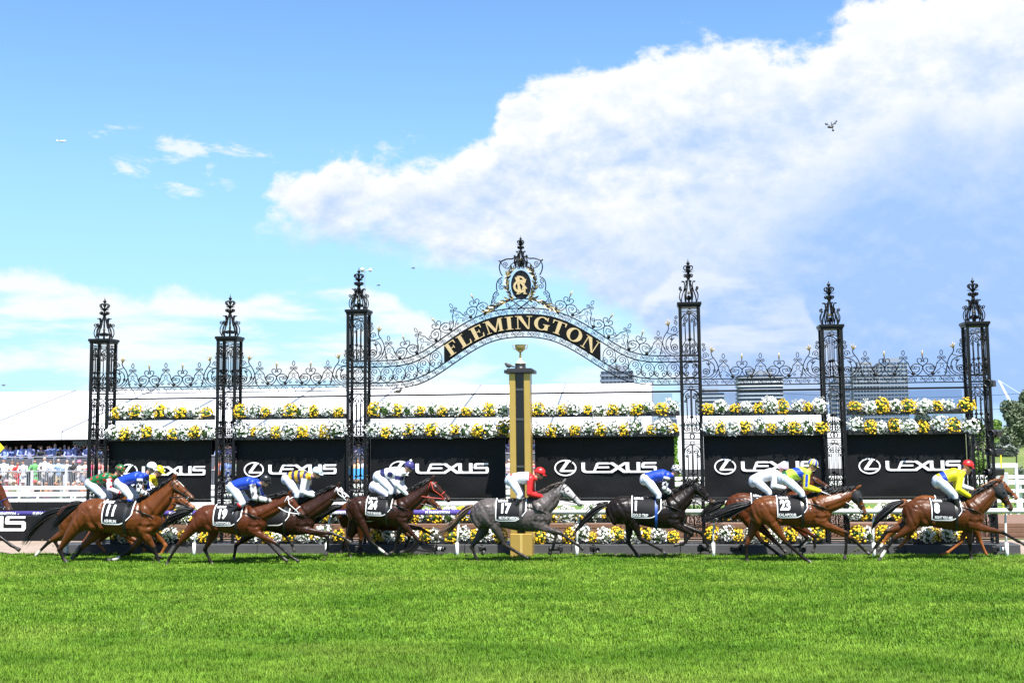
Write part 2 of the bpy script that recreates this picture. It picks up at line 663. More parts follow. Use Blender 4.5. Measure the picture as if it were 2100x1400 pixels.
def scatter(name, base_me, inst_me, density, smin, smax, seed, label):
    io = bpy.data.objects.new('grass_tuft', inst_me)
    o = mesh_obj(name, base_me)
    ng = bpy.data.node_groups.new(name, 'GeometryNodeTree')
    ng.interface.new_socket('Geometry', in_out='INPUT', socket_type='NodeSocketGeometry')
    ng.interface.new_socket('Geometry', in_out='OUTPUT', socket_type='NodeSocketGeometry')
    N = ng.nodes
    gi, go = N.new('NodeGroupInput'), N.new('NodeGroupOutput')
    dp = N.new('GeometryNodeDistributePointsOnFaces')
    dp.inputs['Density'].default_value = density
    dp.inputs['Seed'].default_value = seed
    oi = N.new('GeometryNodeObjectInfo')
    oi.inputs['Object'].default_value = io
    ip = N.new('GeometryNodeInstanceOnPoints')
    rv = N.new('FunctionNodeRandomValue')
    rv.data_type = 'FLOAT_VECTOR'
    rv.inputs[0].default_value = (-0.12, -0.12, 0)
    rv.inputs[1].default_value = (0.12, 0.12, 2 * PI)
    rs = N.new('FunctionNodeRandomValue')
    rs.data_type = 'FLOAT'
    rs.inputs[2].default_value = smin
    rs.inputs[3].default_value = smax
    L = ng.links
    L.new(gi.outputs[0], dp.inputs[0])
    L.new(dp.outputs['Points'], ip.inputs['Points'])
    L.new(oi.outputs['Geometry'], ip.inputs['Instance'])
    L.new(rv.outputs[0], ip.inputs['Rotation'])
    L.new(rs.outputs[1], ip.inputs['Scale'])
    L.new(ip.outputs[0], go.inputs[0])
    md = o.modifiers.new('grass', 'NODES')
    md.node_group = ng
    tag(o, label, 'grass', kind='stuff')
    return o


def strip_mesh(name, ya, yb, n=8):
    v, f = [], []
    for i in range(n + 1):
        y = ya + (yb - ya) * i / n
        d = y + GD
        v += [(d * math.tan(math.radians(-30.5)) - 1.5, y, 0.0), (d * math.tan(math.radians(17.5)) + 1.5, y, 0.0)]
        if i:
            f.append((2 * i - 2, 2 * i - 1, 2 * i + 1, 2 * i))
    me = bpy.data.meshes.new(name)
    me.from_pydata(v, [], f)
    return me


scatter('grass', strip_mesh('near_turf', -22.6, -14.0), tuft_mesh(18, 0.078, 0.05, 0.0030), 350, 0.7, 1.35, 3,
        'bright green turf blades in the near half of the racetrack')
scatter('grass', strip_mesh('far_turf', -14.0, -0.98), tuft_mesh(14, 0.07, 0.065, 0.0055), 190, 0.7, 1.35, 5,
        'bright green turf blades under the galloping horses')

# ------------------------------------------------------------------ the gates
KS = GD / 32.7
U1, US, UW, CW = -15.2125 * KS, 3.625 * KS, 8.9082 * KS, 0.4791 * KS
CU = [U1, U1 + US, U1 + 2 * US, U1 + 2 * US + UW, U1 + 3 * US + UW, U1 + 4 * US + UW]
zz = lambda z: 3.0 + (z - 3.3) * KS
ZU, ZL, ZH, ZC, ZCT = zz(4.6549), zz(4.4897), zz(4.3408), zz(5.9772), zz(6.636)
PLZ = 0.215
WI = 0.0105           # half width of a scroll bar


def w2(mb, pts, fn, r=WI, n=4):
    """iron bar along a 2-D path mapped into space by fn(u, v)"""
    mb.tube([fn(u, v) for u, v in pts], np.asarray(r) * 1.28, n)


def face_panel(mb, fn, w, z0, z1):
    """tall openwork panel: arch with scrolls, rods, ball and foot scrolls"""
    h = w / 2 - 0.03
    L = z1 - z0
    for z in (z1 - 0.065, z1 - 0.125):
        w2(mb, [(-h, z), (h, z)], fn, 0.007)
    w2(mb, np.vstack([arc2(0, z1 - 0.095, 0.045, 0.045, 0, 2 * PI, 14)]), fn, 0.007)
    zt = z1 - 0.14 - h
    w2(mb, arc2(0, zt, h, h, 0, PI, 18), fn, 0.011)
    for s in (-1, 1):
        sp = spiral(0.085 * s, zt + 0.03, 0.075, PI / 2 + s * 0.3, -s * 1.35)
        w2(mb, sp, fn)
        w2(mb, spiral(0.145 * s, zt - 0.08, 0.045, PI / 2, s * 1.2), fn)
        zb = z0 + 0.40
        w2(mb, [(0.11 * s, zt - 0.1), (0.11 * s, zb)], fn, 0.009)
        w2(mb, bez((0.11 * s, zb), (0.11 * s, zb - 0.1), (h * s, z0 + 0.3), (h * s * 0.96, z0 + 0.14), 10), fn)
        w2(mb, bez((h * s * 0.96, z0 + 0.14), (h * s * 0.9, z0 + 0.05), (0.06 * s, z0 + 0.02), (0, z0 + 0.03), 8), fn)
        w2(mb, spiral(0.075 * s, z0 + 0.25, 0.065, -PI / 2, s * 1.3), fn)
        w2(mb, spiral(0.08 * s, z0 + 0.115, 0.06, PI / 2, -s * 1.3), fn)
    for s in (-0.014, 0.014):
        w2(mb, [(s, z1 - 0.14), (s, z0 + 0.4)], fn, 0.007)
    w2(mb, [(0, z0 + 0.4), (0, z0 + 0.02)], fn, 0.016)
    w2(mb, [(-0.11, z0 + 0.40), (0.11, z0 + 0.40)], fn, 0.007)
    mb.ball(fn(0, z0 + 0.41), 0.042, 8)
    mb.ball(fn(0, z0 + 0.19), 0.03, 6)


def face_band(mb, fn, w, z0, z1):
    h = w / 2 - 0.03
    c, R = (z0 + z1) / 2, (z1 - z0) * 0.36
    for s in (-1, 1):
        w2(mb, spiral(s * h * 0.66, c, R, PI / 2, s * 1.3, n=14), fn, 0.008)
        w2(mb, [(s * h * 0.62, c + R), (s * 0.06, c + R * 0.7), (s * 0.03, c - R * 0.6), (0, c - R * 0.6)], fn, 0.007)


def face_square(mb, fn, w, z0, z1):
    h = w / 2 - 0.03
    c, k = (z0 + z1) / 2, (z1 - z0) / 2
    for sx in (-1, 1):
        for sz in (-1, 1):
            w2(mb, spiral(sx * h * 0.45, c + sz * k * 0.42, k * 0.36, -sz * PI / 2, sx * sz * 1.4, n=16), fn, 0.009)
        w2(mb, arc2(0, c, h, k * 0.92, PI / 2, PI / 2 - sx * PI, 14), fn, 0.009)


def horseshoe(mb, fn, z0, z1):
    c = (z0 + z1) / 2
    w2(mb, arc2(0, c, 0.055, 0.06, -PI * 0.36, PI * 1.36, 12), fn, 0.014)


def finial(parent, zc, cx=0.0, sc_=1.0, name='finial'):
    mb = MB()
    q = np.array
    for k in range(8):
        a = k * PI / 4 + PI / 8
        ca, sa = math.cos(a), math.sin(a)
        fn = lambda r, z: (cx + r * ca * sc_, r * sa * sc_, zc + z * sc_)
        w2(mb, np.vstack([bez((0.17, 0), (0.26, 0.06), (0.30, 0.22), (0.19, 0.34), 9), spiral(0.225, 0.385, 0.05, -PI * 0.75, 1.2, n=12)]), fn, 0.011)
        w2(mb, np.vstack([bez((0.20, 0), (0.23, 0.16), (0.10, 0.34), (0.105, 0.46), 9), bez((0.105, 0.46), (0.11, 0.55), (0.13, 0.57), (0.185, 0.555), 6)]), fn, 0.013)
        w2(mb, bez((0.12, 0.30), (0.08, 0.42), (0.05, 0.55), (0.025, 0.62), 8), fn, 0.011)
        w2(mb, spiral(0.075, 0.12, 0.055, PI, -1.2, n=12), fn, 0.012)
        w2(mb, np.vstack([spiral(0.085, 0.715, 0.055, PI, 1.3, n=14)]), fn, 0.012)
        w2(mb, np.vstack([bez((0.02, 0.76), (0.03, 0.86), (0.12, 0.84), (0.125, 0.91), 7), arc2(0.075, 0.915, 0.05, 0.045, 0, PI * 1.2, 8)]), fn, 0.012)
        if k % 2:
            w2(mb, [(0.04, 0.80), (0.11, 0.805), (0.165, 0.825)], fn, [0.012, 0.007, 0.002])
    mb.tube([(cx, 0, zc), (cx, 0, zc + 0.2 * sc_)], 0.028, 8)
    mb.tube([(cx, 0, zc + 0.60 * sc_), (cx, 0, zc + 1.0 * sc_)], 0.022, 8)
    mb.lathe(np.array([(0.03, 0.62), (0.055, 0.65), (0.03, 0.68)]) * sc_, (cx, 0, zc), 10)
    o = mb.build(name, IRON, parent, smooth=True)
    gb = MB()
    gb.ball((cx, 0, zc + 0.26 * sc_), 0.038, 10)
    gb.build('finial_ball', GOLD, o, smooth=True)
    tb = MB()
    tb.lathe(np.array([(0.012, 0.98), (0.045, 1.01), (0.046, 1.035), (0.02, 1.065), (0.008, 1.10), (0.002, 1.15)]) * sc_, (cx, 0, zc), 10)
    tb.build('finial_tip', GOLD if cx else IRON, o, smooth=True)
    return o


def make_column(x, zc, sections, label):
    root = empty('gate_column', (x, 0, 0), label, 'column', 'columns of the ornamental gates')
    h = CW / 2
    for sx in (-1, 1):
        for sy in (-1, 1):
            mb = MB()
            a, b = sx * h, sy * h
            mb.bbox(a - 0.036, a + 0.036, b - 0.036, b + 0.036, PLZ, zc - 0.09, 0.006)
            mb.build('post', IRON2, root)
    mb = MB()
    mb.bbox(-h - 0.075, h + 0.075, -h - 0.075, h + 0.075, zc - 0.04, zc + 0.03, 0.008)
    mb.bbox(-h - 0.05, h + 0.05, -h - 0.05, h + 0.05, zc - 0.088, zc - 0.0405, 0.008)
    mb.build('cap', IRON2, root)
    faces = [lambda u, v: (u, -h, v), lambda u, v: (u, h, v), lambda u, v: (-h, u, v), lambda u, v: (h, u, v)]
    for fn in faces:
        mb = MB()
        for kind, z0, z1 in sections:
            if kind == 'panel':
                face_panel(mb, fn, CW, z0, z1)
            elif kind == 'band':
                face_band(mb, fn, CW, z0, z1)
            elif kind == 'square':
                face_square(mb, fn, CW, z0, z1)
            elif kind == 'shoe':
                horseshoe(mb, fn, z0, z1)
        mb.build('scrollwork', IRON, root, smooth=True)['kind'] = 'stuff'
        mb = MB()
        for z in sorted({round(q, 3) for _, a, b in sections for q in (a, b)})[:-1]:
            mb.tube([fn(-h + 0.03, z), fn(h - 0.03, z)], 0.018, 4)
        mb.build('cross_bar', IRON2, root)
    finial(root, zc + 0.03)
    return root


_lo = [('panel', 0.62, 1.36), ('shoe', 1.36, 1.52), ('panel', 1.52, 2.80), ('shoe', 2.80, 2.95), ('panel', 2.95, ZL)]
SEC = [('band', PLZ + 0.06, 0.62)] + _lo + [('band', ZL, ZU), ('panel', ZU, ZC - 0.09)]
AZ = [float(P(759, y, 0)[2]) for y in (739.8, 752, 785, 797)]     # four bars of the arch where they leave the column
SECT = [('band', PLZ + 0.06, 0.62)] + _lo[:-1] + [('panel', 2.95, AZ[3]), ('band', AZ[3], AZ[2]), ('square', AZ[2], AZ[1]),
                                                    ('band', AZ[1], AZ[0]), ('panel', AZ[0], ZCT - 0.09)]
c0 = make_column(CU[0], ZC, SEC, 'black wrought iron gate column farthest left, behind the green-clad jockey')
for i, lb in ((1, 'black wrought iron gate column second from the left'), (4, 'black wrought iron gate column second from the right'),
              (5, 'black wrought iron gate column farthest right, carrying broadcast cameras')):
    c = copy_tree(c0)
    c.location.x = CU[i]
    c['label'] = lb
c3 = make_column(CU[2], ZCT, SECT, 'tall black iron gate column left of the arch, with a wind gauge on top')
c4 = copy_tree(c3)
c4.location.x = CU[3]
c4['label'] = 'tall black iron gate column right of the arch'


# cresting motifs, in metres above the rail they stand on -------------------------------------------------
def motif_heart(mb, gd, fn):
    for s in (-1, 1):
        w2(mb, np.vstack([bez((0, 0.20), (0.02 * s, 0.27), (0.12 * s, 0.28), (0.13 * s, 0.37), 8), arc2(0.075 * s, 0.375, 0.055, 0.05, 0 if s > 0 else PI, (PI * 1.35) if s > 0 else -PI * 0.35, 12)]), fn)
        w2(mb, spiral(0.02 * s, 0.36, 0.022, 0, s * 1.0, n=8), fn, 0.008)
        w2(mb, np.vstack([bez((0, 0.22), (0.03 * s, 0.30), (0.27 * s, 0.32), (0.29 * s, 0.19), 9), arc2(0.185 * s, 0.175, 0.105, 0.10, 0.1 if s > 0 else PI - 0.1, (-PI * 1.1) if s > 0 else PI * 2.1, 14), spiral(0.17 * s, 0.18, 0.05, PI * 0.8 if s > 0 else PI * 0.2, -s * 1.0, n=10)]), fn)
        w2(mb, bez((0, 0.22), (0.0, 0.14), (0.05 * s, 0.06), (0.14 * s, 0.0), 8), fn)
        w2(mb, [(0.14 * s, 0.295), (0.24 * s, 0.30)], fn, [0.005, 0.002])
        mb.ball(fn(0.235 * s, 0.045), 0.046, 8)
    w2(mb, [(0, 0.40), (0, 0.50)], fn, 0.012)
    gd.tube([fn(0, 0.47), fn(0, 0.50), fn(0, 0.53), fn(0, 0.56), fn(0, 0.64)], [0.008, 0.02, 0.026, 0.022, 0.001], 6)


def motif_ogee(mb, gd, fn):
    for s in (-1, 1):
        w2(mb, np.vstack([bez((0.33 * s, 0.01), (0.20 * s, 0.05), (0.15 * s, 0.16), (0.13 * s, 0.26), 8), bez((0.13 * s, 0.26), (0.12 * s, 0.36), (0.02 * s, 0.34), (0.0, 0.45), 8)]), fn)
        w2(mb, np.vstack([[(0.0, 0.44)], spiral(0.062 * s, 0.435, 0.05, PI if s > 0 else 0, -s * 1.3, n=14)]), fn, 0.009)
        w2(mb, np.vstack([[(0.13 * s, 0.24)], spiral(0.225 * s, 0.20, 0.06, PI if s > 0 else 0, s * 1.35, n=14)]), fn, 0.009)
        w2(mb, bez((0.04 * s, 0.18), (0.06 * s, 0.14), (0.14 * s, 0.12), (0.20 * s, 0.015), 7), fn, 0.009)
        w2(mb, spiral(0.09 * s, 0.06, 0.04, PI if s > 0 else 0, -s * 1.2, n=10), fn, 0.008)
    w2(mb, [(-0.13, 0.30), (0.13, 0.30)], fn, 0.006)
    w2(mb, arc2(0, 0.235, 0.042, 0.045, 0, 2 * PI, 12), fn, 0.007)
    w2(mb, np.vstack([bez((0, 0.49), (0.05, 0.54), (0.04, 0.60), (0, 0.63), 7), bez((0, 0.63), (-0.04, 0.60), (-0.05, 0.54), (0, 0.49), 7)]), fn, 0.008)
    gd.ball(fn(0, 0.315), 0.018, 6)


def motif_bracket(mb, gd, fn, s, k=1.0):
    """big scroll against a column at u = 0; s is the direction away from it"""
    f = lambda u, v: fn(u * s, v * k)
    w2(mb, np.vstack([bez((0.02, 0.05), (0.10, 0.0), (0.30, 0.02), (0.34, 0.22), 9), bez((0.34, 0.22), (0.36, 0.42), (0.14, 0.50), (0.03, 0.44), 9)]), f, 0.012)
    w2(mb, spiral(0.11, 0.17, 0.10, -0.5, 1.7, 0.1, 22), f, [0.013] * 12 + [0.017] * 10)
    w2(mb, bez((0.05, 0.06), (0.22, 0.06), (0.28, 0.28), (0.16, 0.36), 10), f)
    w2(mb, np.vstack([bez((0.50, 0.0), (0.42, 0.18), (0.46, 0.34), (0.33, 0.50), 10), bez((0.33, 0.50), (0.26, 0.58), (0.25, 0.62), (0.27, 0.68), 6)]), f, 0.012)
    w2(mb, spiral(0.11, 0.58, 0.085, -0.3, 1.4), f)
    w2(mb, bez((0.30, 0.52), (0.18, 0.45), (0.05, 0.46), (0.02, 0.55), 8), f)
    w2(mb, spiral(0.09, 0.74, 0.06, -PI / 2, -1.3, n=16), f)
    w2(mb, spiral(0.06, 0.86, 0.05, -PI / 2, 1.3, n=16), f)
    w2(mb, [(0.07, 0.79), (0.13, 0.80), (0.17, 0.79)], f, [0.006, 0.004, 0.002])
    for du, dv in ((-0.05, 0.12), (0.02, 0.14), (0.10, 0.08)):
        gd.tube([f(0.27, 0.66), f(0.27 + du * 0.5, 0.70 + dv * 0.3), f(0.27 + du, 0.70 + dv)], [0.012, 0.018, 0.003], 5)
    for du, dv in ((-0.07, 0.05), (0.0, 0.09), (0.06, 0.04)):
        mb.tube([f(0.19, 0.34), f(0.19 + du * 0.6, 0.36 + dv * 0.4), f(0.19 + du, 0.36 + dv)], [0.010, 0.014, 0.003], 5)


def put_motif(kind, parent, fn, *a):
    mb, gd = MB(), MB()
    {'heart': motif_heart, 'ogee': motif_ogee, 'bracket': motif_bracket}[kind](mb, gd, fn, *a)
    o = mb.build({'heart': 'heart_cresting', 'ogee': 'ogee_cresting', 'bracket': 'bracket_scroll'}[kind], IRON, parent, smooth=True)
    gd.build({'heart': 'spear_tip', 'ogee': 'gilt_bead', 'bracket': 'gilt_lily'}[kind], GOLD, o, smooth=True)


def scroll_band(mb, fn, u0, u1, z0f, z1f, pitch=0.235):
    """running scrolls between two bars; z0f / z1f give the bars' heights at u"""
    n = max(1, int(round((u1 - u0) / pitch)))
    p = (u1 - u0) / n
    for i in range(n):
        u = u0 + (i + 0.5) * p
        a, b = z0f(u), z1f(u)
        c, R = (a + b) / 2, (b - a) * 0.36
        s = 1 if i % 2 else -1
        w2(mb, spiral(u - 0.25 * p * s, c, R, PI / 2 if s > 0 else -PI / 2, 1.3 * 1, n=14), fn, 0.0075)
        w2(mb, spiral(u + 0.22 * p * s, c + R * 0.1, R * 0.8, -PI / 2 if s > 0 else PI / 2, -1.2, n=12), fn, 0.0075)
        w2(mb, bez((u - 0.25 * p * s, c + s * R), (u + 0.1 * p, c + s * R), (u + 0.0 * p, c - s * R), (u + 0.22 * p * s, c - s * R), 6), fn, 0.007)


BAYN = ['first', 'second', 'third', 'fourth', 'fifth', 'sixth']
flat = lambda u, v: (u, 0.0, v)
for bi, (a, b) in enumerate([(0, 1), (1, 2), (3, 4), (4, 5)]):
    u0, u1 = CU[a] + CW / 2 + 0.036, CU[b] - CW / 2 - 0.036
    uc = (u0 + u1) / 2
    nm = ['leftmost side bay', 'second side bay, left of the arch', 'side bay just right of the arch', 'rightmost side bay'][bi]
    root = empty('gate_railing', (uc, 0, ZL), 'black scrolled iron railing with spear cresting across the ' + nm, 'railing', 'railings between gate columns')
    loc = lambda u, v: (u, 0.0, v)
    mk = lambda z, r, nme: MB().tube([(u0 - uc, 0, z - ZL), (u1 - uc, 0, z - ZL)], r, 4).build(nme, IRON2, root)
    mk(ZU, 0.019, 'top_bar')
    mk(ZL, 0.019, 'bottom_bar')
    sb = MB()
    scroll_band(sb, loc, u0 - uc, u1 - uc, lambda u: 0.0, lambda u: ZU - ZL)
    sb.build('scroll_band', IRON, root, smooth=True)['kind'] = 'stuff'
    pit = 0.463
    for k, kind in ((-2, 'ogee'), (-1, 'heart'), (0, 'ogee'), (1, 'heart'), (2, 'ogee')):
        put_motif(kind, root, lambda u, v, k=k: (k * pit + u, 0.0, ZU - ZL + 0.015 + v))
    for s in (-1, 1):
        e = (u1 - uc) * s
        put_motif('bracket', root, lambda u, v, e=e: (e + u, 0.0, ZU - ZL + 0.015 + v), -s)
    # straight heavy bar below, a thing of its own
    hb = MB().tube([(u0 - uc, -0.02, 0), (u1 - uc, -0.02, 0)], 0.034, 4).build('cross_beam', IRON2)
    hb.location = (uc, 0, ZH)
    tag(hb, 'heavy straight black beam under the railing of the ' + nm, 'beam', 'beams between gate columns')

# ------------------------------------------------------------------ arch
ua, ub = CU[2] + CW / 2 + 0.036, CU[3] - CW / 2 - 0.036
ucn, half = (ua + ub) / 2, (ub - ua) / 2
_t1 = [(759, 739.8), (801.4, 739), (825.7, 736.9), (850, 730), (874.3, 717.2), (898.5, 699.7), (922.8, 682), (947, 665.7), (971.4, 652.3), (995.7, 641.9), (1020, 635.8), (1045, 632.6), (1068, 631.8)]
_b1 = [(325, 1142), (500, 1140), (600, 1135), (700, 1115), (800, 1078), (900, 1020), (1000, 950), (1100, 880), (1200, 815), (1300, 760), (1400, 725), (1500, 708), (1560, 704), (1598, 703)]
_b1 = [(680 + x / 4.118, 520 + y / 4.118) for x, y in _b1]
T1 = np.array([P(x, y, 0)[[0, 2]] for x, y in _t1])
B1 = np.array([P(x, y, 0)[[0, 2]] for x, y in _b1])


def arch_z(tab, u):
    a = -abs(u)                                  # u measured from the arch's centre line
    xs = tab[:, 0] - ucn
    return float(np.interp(a, xs, tab[:, 1]))


_us = np.linspace(-half, half, 121)


def smoothed(tab):
    z = np.array([arch_z(tab, u) for u in _us])
    for _ in range(10):
        z[1:-1] = 0.25 * z[:-2] + 0.5 * z[1:-1] + 0.25 * z[2:]
    return z


ZT1, ZB1 = smoothed(T1), smoothed(B1)
hgt = ZT1 - ZB1
FR = [1.0, 1 - 12.2 / 57.2, 12.0 / 57.2, 0.0]
ZA = [ZB1 + f * hgt for f in FR]
zf = [(lambda u, z=z: float(np.interp(u, _us, z))) for z in ZA]
arch = empty('gate_arch', (ucn, 0, 0), 'curved black wrought iron arch with spear cresting spanning the two tall columns', 'arch')
al = lambda u, v: (u, 0.0, v)
for z in ZA:
    MB().tube([(u, 0, q) for u, q in zip(_us, z)], 0.021, 4).build('arch_bar', IRON2, arch)
for hi, lo in ((0, 1), (2, 3)):
    sb = MB()
    scroll_band(sb, al, -half, half, zf[lo], zf[hi], 0.21)
    sb.build('scroll_band', IRON, arch, smooth=True)['kind'] = 'stuff'
_sl = float(P(911, 700, 0)[0]) - ucn
sb = MB()
for s in (-1, 1):
    us = np.linspace(abs(_sl) + 0.06, half, 7)
    for i in range(6):
        u = (us[i] + us[i + 1]) / 2
        a, b = zf[2](u), zf[1](u)
        c, k, p = (a + b) / 2, (b - a), us[i + 1] - us[i]
        w2(sb, spiral(s * u, c + 0.18 * k, 0.24 * k, -PI / 2, s * 1.5), al)
        w2(sb, spiral(s * (u + 0.25 * p), c - 0.22 * k, 0.2 * k, PI / 2, -s * 1.4), al)
        w2(sb, spiral(s * (u - 0.3 * p), c - 0.22 * k, 0.18 * k, PI / 2, s * 1.4), al)
        w2(sb, arc2(s * (u - 0.5 * p * s * 0), c, 0.5 * p, 0.46 * k, 0, 2 * PI, 20), al, 0.0095)
sb.build('large_scrollwork', IRON, arch, smooth=True)['kind'] = 'stuff'


def along(u0, zi=0):
    """frame on the arch bar: returns fn(du, dv) with dv along the bar's normal"""
    e = 0.03
    d = np.array([2 * e, zf[zi](u0 + e) - zf[zi](u0 - e)])
    d /= np.linalg.norm(d)
    nx, nz = -d[1], d[0]
    p = np.array([u0, zf[zi](u0)])
    return lambda u, v: (p[0] + d[0] * u + nx * v, 0.0, p[1] + d[1] * u + nz * v + 0.0)


for s in (-1, 1):
    for frac, kind in ((0.865, 'ogee'), (0.735, 'heart'), (0.615, 'ogee'), (0.50, 'heart'), (0.385, 'ogee'), (0.27, 'heart')):
        f_ = along(s * frac * half)
        put_motif(kind, arch, lambda u, v, f_=f_: f_(u, v + 0.015))
    put_motif('bracket', arch, lambda u, v, s=s: (s * half + u, 0.0, AZ[0] + 0.015 + v), -s, 1.12)

# name board
board = empty('name_sign', (ucn, 0, 0), 'black curved sign reading FLEMINGTON in gold serif capitals on the arch', 'sign')
uu = np.linspace(_sl, -_sl, 49)
mb = MB()
v = []
for u in uu:
    lo, hi = zf[2](u) + 0.012, zf[1](u) - 0.012
    v += [(u, -0.035, lo), (u, -0.035, hi), (u, 0.03, hi), (u, 0.03, lo)]
f = []
for i in range(len(uu) - 1):
    a, b = 4 * i, 4 * i + 4
    f += [(a, b, b + 1, a + 1), (a + 1, b + 1, b + 2, a + 2), (a + 2, b + 2, b + 3, a + 3), (a + 3, b + 3, b, a)]
f += [(0, 1, 2, 3), tuple(4 * (len(uu) - 1) + k for k in (3, 2, 1, 0))]
mb.add(v, f)
mb.build('backing_plate', mat('sign_black', (0.004, 0.004, 0.004), 0.4, 0, 0.3, 20, 0.3, 60, spec=0.2), board)


def ring_poly(rx, ry, ix, iy, cx, cy, a0, a1, n=20):
    o = arc2(cx, cy, rx, ry, a0, a1, n)
    i = arc2(cx, cy, ix, iy, a1, a0, n)
    return np.vstack([o, i]).tolist()


def R4(x0, x1, y0, y1):
    return [(x0, y0), (x1, y0), (x1, y1), (x0, y1)]


SER = {
    'F': (0.74, [R4(.12, .34, 0, 1), R4(.02, .46, 0, .05), R4(.02, .72, .94, 1), [(.64, .94), (.72, .94), (.72, .70), (.68, .70)], R4(.34, .56, .48, .54), R4(.52, .56, .38, .64)]),
    'L': (0.74, [R4(.12, .34, 0, 1), R4(.02, .46, .95, 1), R4(.02, .72, 0, .06), [(.62, .06), (.72, .06), (.74, .32), (.70, .32)]]),
    'E': (0.78, [R4(.12, .34, 0, 1), R4(.02, .72, .94, 1), R4(.02, .74, 0, .06), [(.64, .94), (.72, .94), (.72, .72), (.68, .72)], [(.64, .06), (.74, .06), (.76, .30), (.72, .30)], R4(.34, .56, .48, .54), R4(.52, .56, .38, .64)]),
    'M': (1.10, [R4(.12, .18, 0, 1), R4(.84, 1.02, 0, 1), [(.10, 1), (.32, 1), (.62, .18), (.52, 0)], [(.52, 0), (.60, 0), (.92, 1), (.84, 1)], R4(.0, .30, 0, .05), R4(.74, 1.10, 0, .05), R4(.0, .2, .95, 1), R4(.9, 1.1, .95, 1)]),
    'I': (0.46, [R4(.12, .34, 0, 1), R4(.0, .46, 0, .05), R4(.0, .46, .95, 1)]),
    'N': (0.98, [R4(.12, .18, 0, 1), R4(.78, .84, 0, 1), [(.10, 1), (.36, 1), (.84, 0), (.72, 0)], R4(.0, .30, 0, .05), R4(.66, .98, .95, 1), R4(.0, .2, .95, 1)]),
    'G': (0.92, [ring_poly(.46, .52, .24, .45, .46, .5, 0.75, 2 * PI - 0.55), R4(.64, .86, .02, .44), R4(.54, .94, .40, .46), [(.72, .72), (.80, .72), (.80, 1.0), (.76, 1.0)]]),
    'T': (0.82, [R4(.30, .52, 0, 1), R4(.18, .64, 0, .05), R4(.02, .80, .94, 1), [(.02, .94), (.12, .94), (.05, .70), (.02, .70)], [(.70, .94), (.80, .94), (.80, .70), (.77, .70)]]),
    'O': (0.96, [ring_poly(.47, .52, .24, .45, .48, .5, 0, PI + 0.001), ring_poly(.47, .52, .24, .45, .48, .5, PI, 2 * PI + 0.001)]),
}


def mid_frame():
    zs = np.array([(zf[1](u) + zf[2](u)) / 2 for u in uu])
    seg = np.hypot(np.diff(uu), np.diff(zs))
    s = np.concatenate([[0], np.cumsum(seg)])
    return s, zs


ARC, ZMID = mid_frame()
word = 'FLEMINGTON'
wid = [SER[c][0] for c in word]
gap = 0.13
LH = float(np.mean([zf[1](u) - zf[2](u) for u in uu])) * 0.72
tot = (sum(wid) + gap * (len(word) - 1))
ksc = (ARC[-1] - 0.16) / tot
pos = 0.08
for c, w_ in zip(word, wid):
    mb = MB()

    def fn(u, v_, d, pos=pos):
        s = pos + u * ksc
        x = np.interp(s, ARC, uu)
        z = np.interp(s, ARC, ZMID)
        x2, z2 = np.interp(s + .02, ARC, uu), np.interp(s + .02, ARC, ZMID)
        x1, z1 = np.interp(s - .02, ARC, uu), np.interp(s - .02, ARC, ZMID)
        dx, dz = x2 - x1, z2 - z1
        L = math.hypot(dx, dz)
        vv = (v_ - 0.5) * LH
        return (x - dz / L * vv, d, z + dx / L * vv)
    sc_ = SER[c][1]
    for k, poly in enumerate(sc_):
        mb.prism(poly, -0.056 - 0.0007 * k, -0.034, fn)
    mb.build('letter', CREAM, board)
    pos += (w_ + gap) * ksc

# crest over the arch
zt = zf[0](0.0)
crest = empty('gate_crest', (ucn, 0, zt), 'oval monogram plaque ringed by gilt laurel and iron scrolls on top of the arch', 'crest')
PXM = FPX / GD * 0.987


def cr(x, y):       # crop pixels of the crest -> metres above the top bar at the arch's centre line
    return ((1000 + x / 7.371 - 1068.3) / PXM, (631.8 - (460 + y / 7.371)) / PXM)


ocx, ocz = cr(503, 915)
pl = MB()
n = 36
prof = [(1.0, 0.03), (1.0, -0.03), (0.955, -0.045), (0.93, -0.03)]
vv, ff = [], []
for rr_, d in prof:
    vv += [(ocx + 0.262 * rr_ * math.cos(2 * PI * i / n), d, ocz + 0.385 * rr_ * math.sin(2 * PI * i / n)) for i in range(n)]
for j in range(3):
    for i in range(n):
        k = (i + 1) % n
        ff.append((j * n + i, j * n + k, (j + 1) * n + k, (j + 1) * n + i))
ff.append(tuple(3 * n + i for i in range(n)))
ff.append(tuple(range(n))[::-1])
pl.add(vv, ff)
plq = pl.build('oval_plaque', mat('plaque_black', (0.008, 0.008, 0.011), 0.35, 0, 0.4, 6, spec=0.3), crest)
mono = [
    [(-.155, .20), (-.085, .20), (.02, -.20), (-.02, -.235)], [(.10, .14), (.15, .15), (.02, -.20), (-.01, -.235)],          # V
    R4(-.085, -.03, -.11, .235), ring_poly(.15, .105, .09, .06, -.04, .13, -PI / 2, PI / 2, 12), R4(-.10, -.03, .195, .235),   # R
    [(-.01, .05), (.06, .05), (.17, -.10), (.10, -.12)],
    ring_poly(.19, .17, .13, .115, -.01, -.04, 0.7, 2 * PI - 0.7, 20),                                                      # C
    [(-.10, -.235), (-.06, -.235), (-.05, -.10), (-.08, -.10)], [(.08, -.235), (.13, -.235), (.09, -.06), (.06, -.08)], R4(-.12, -.03, -.245, -.225), R4(.06, .16, -.245, -.225),  # M
]
mb = MB()
for k, poly in enumerate(mono):
    mb.prism(poly, -0.058 - 0.0008 * k, -0.028, lambda u, v_, d: (ocx + u, d, ocz + v_))
mb.build('monogram', CREAM, plq)
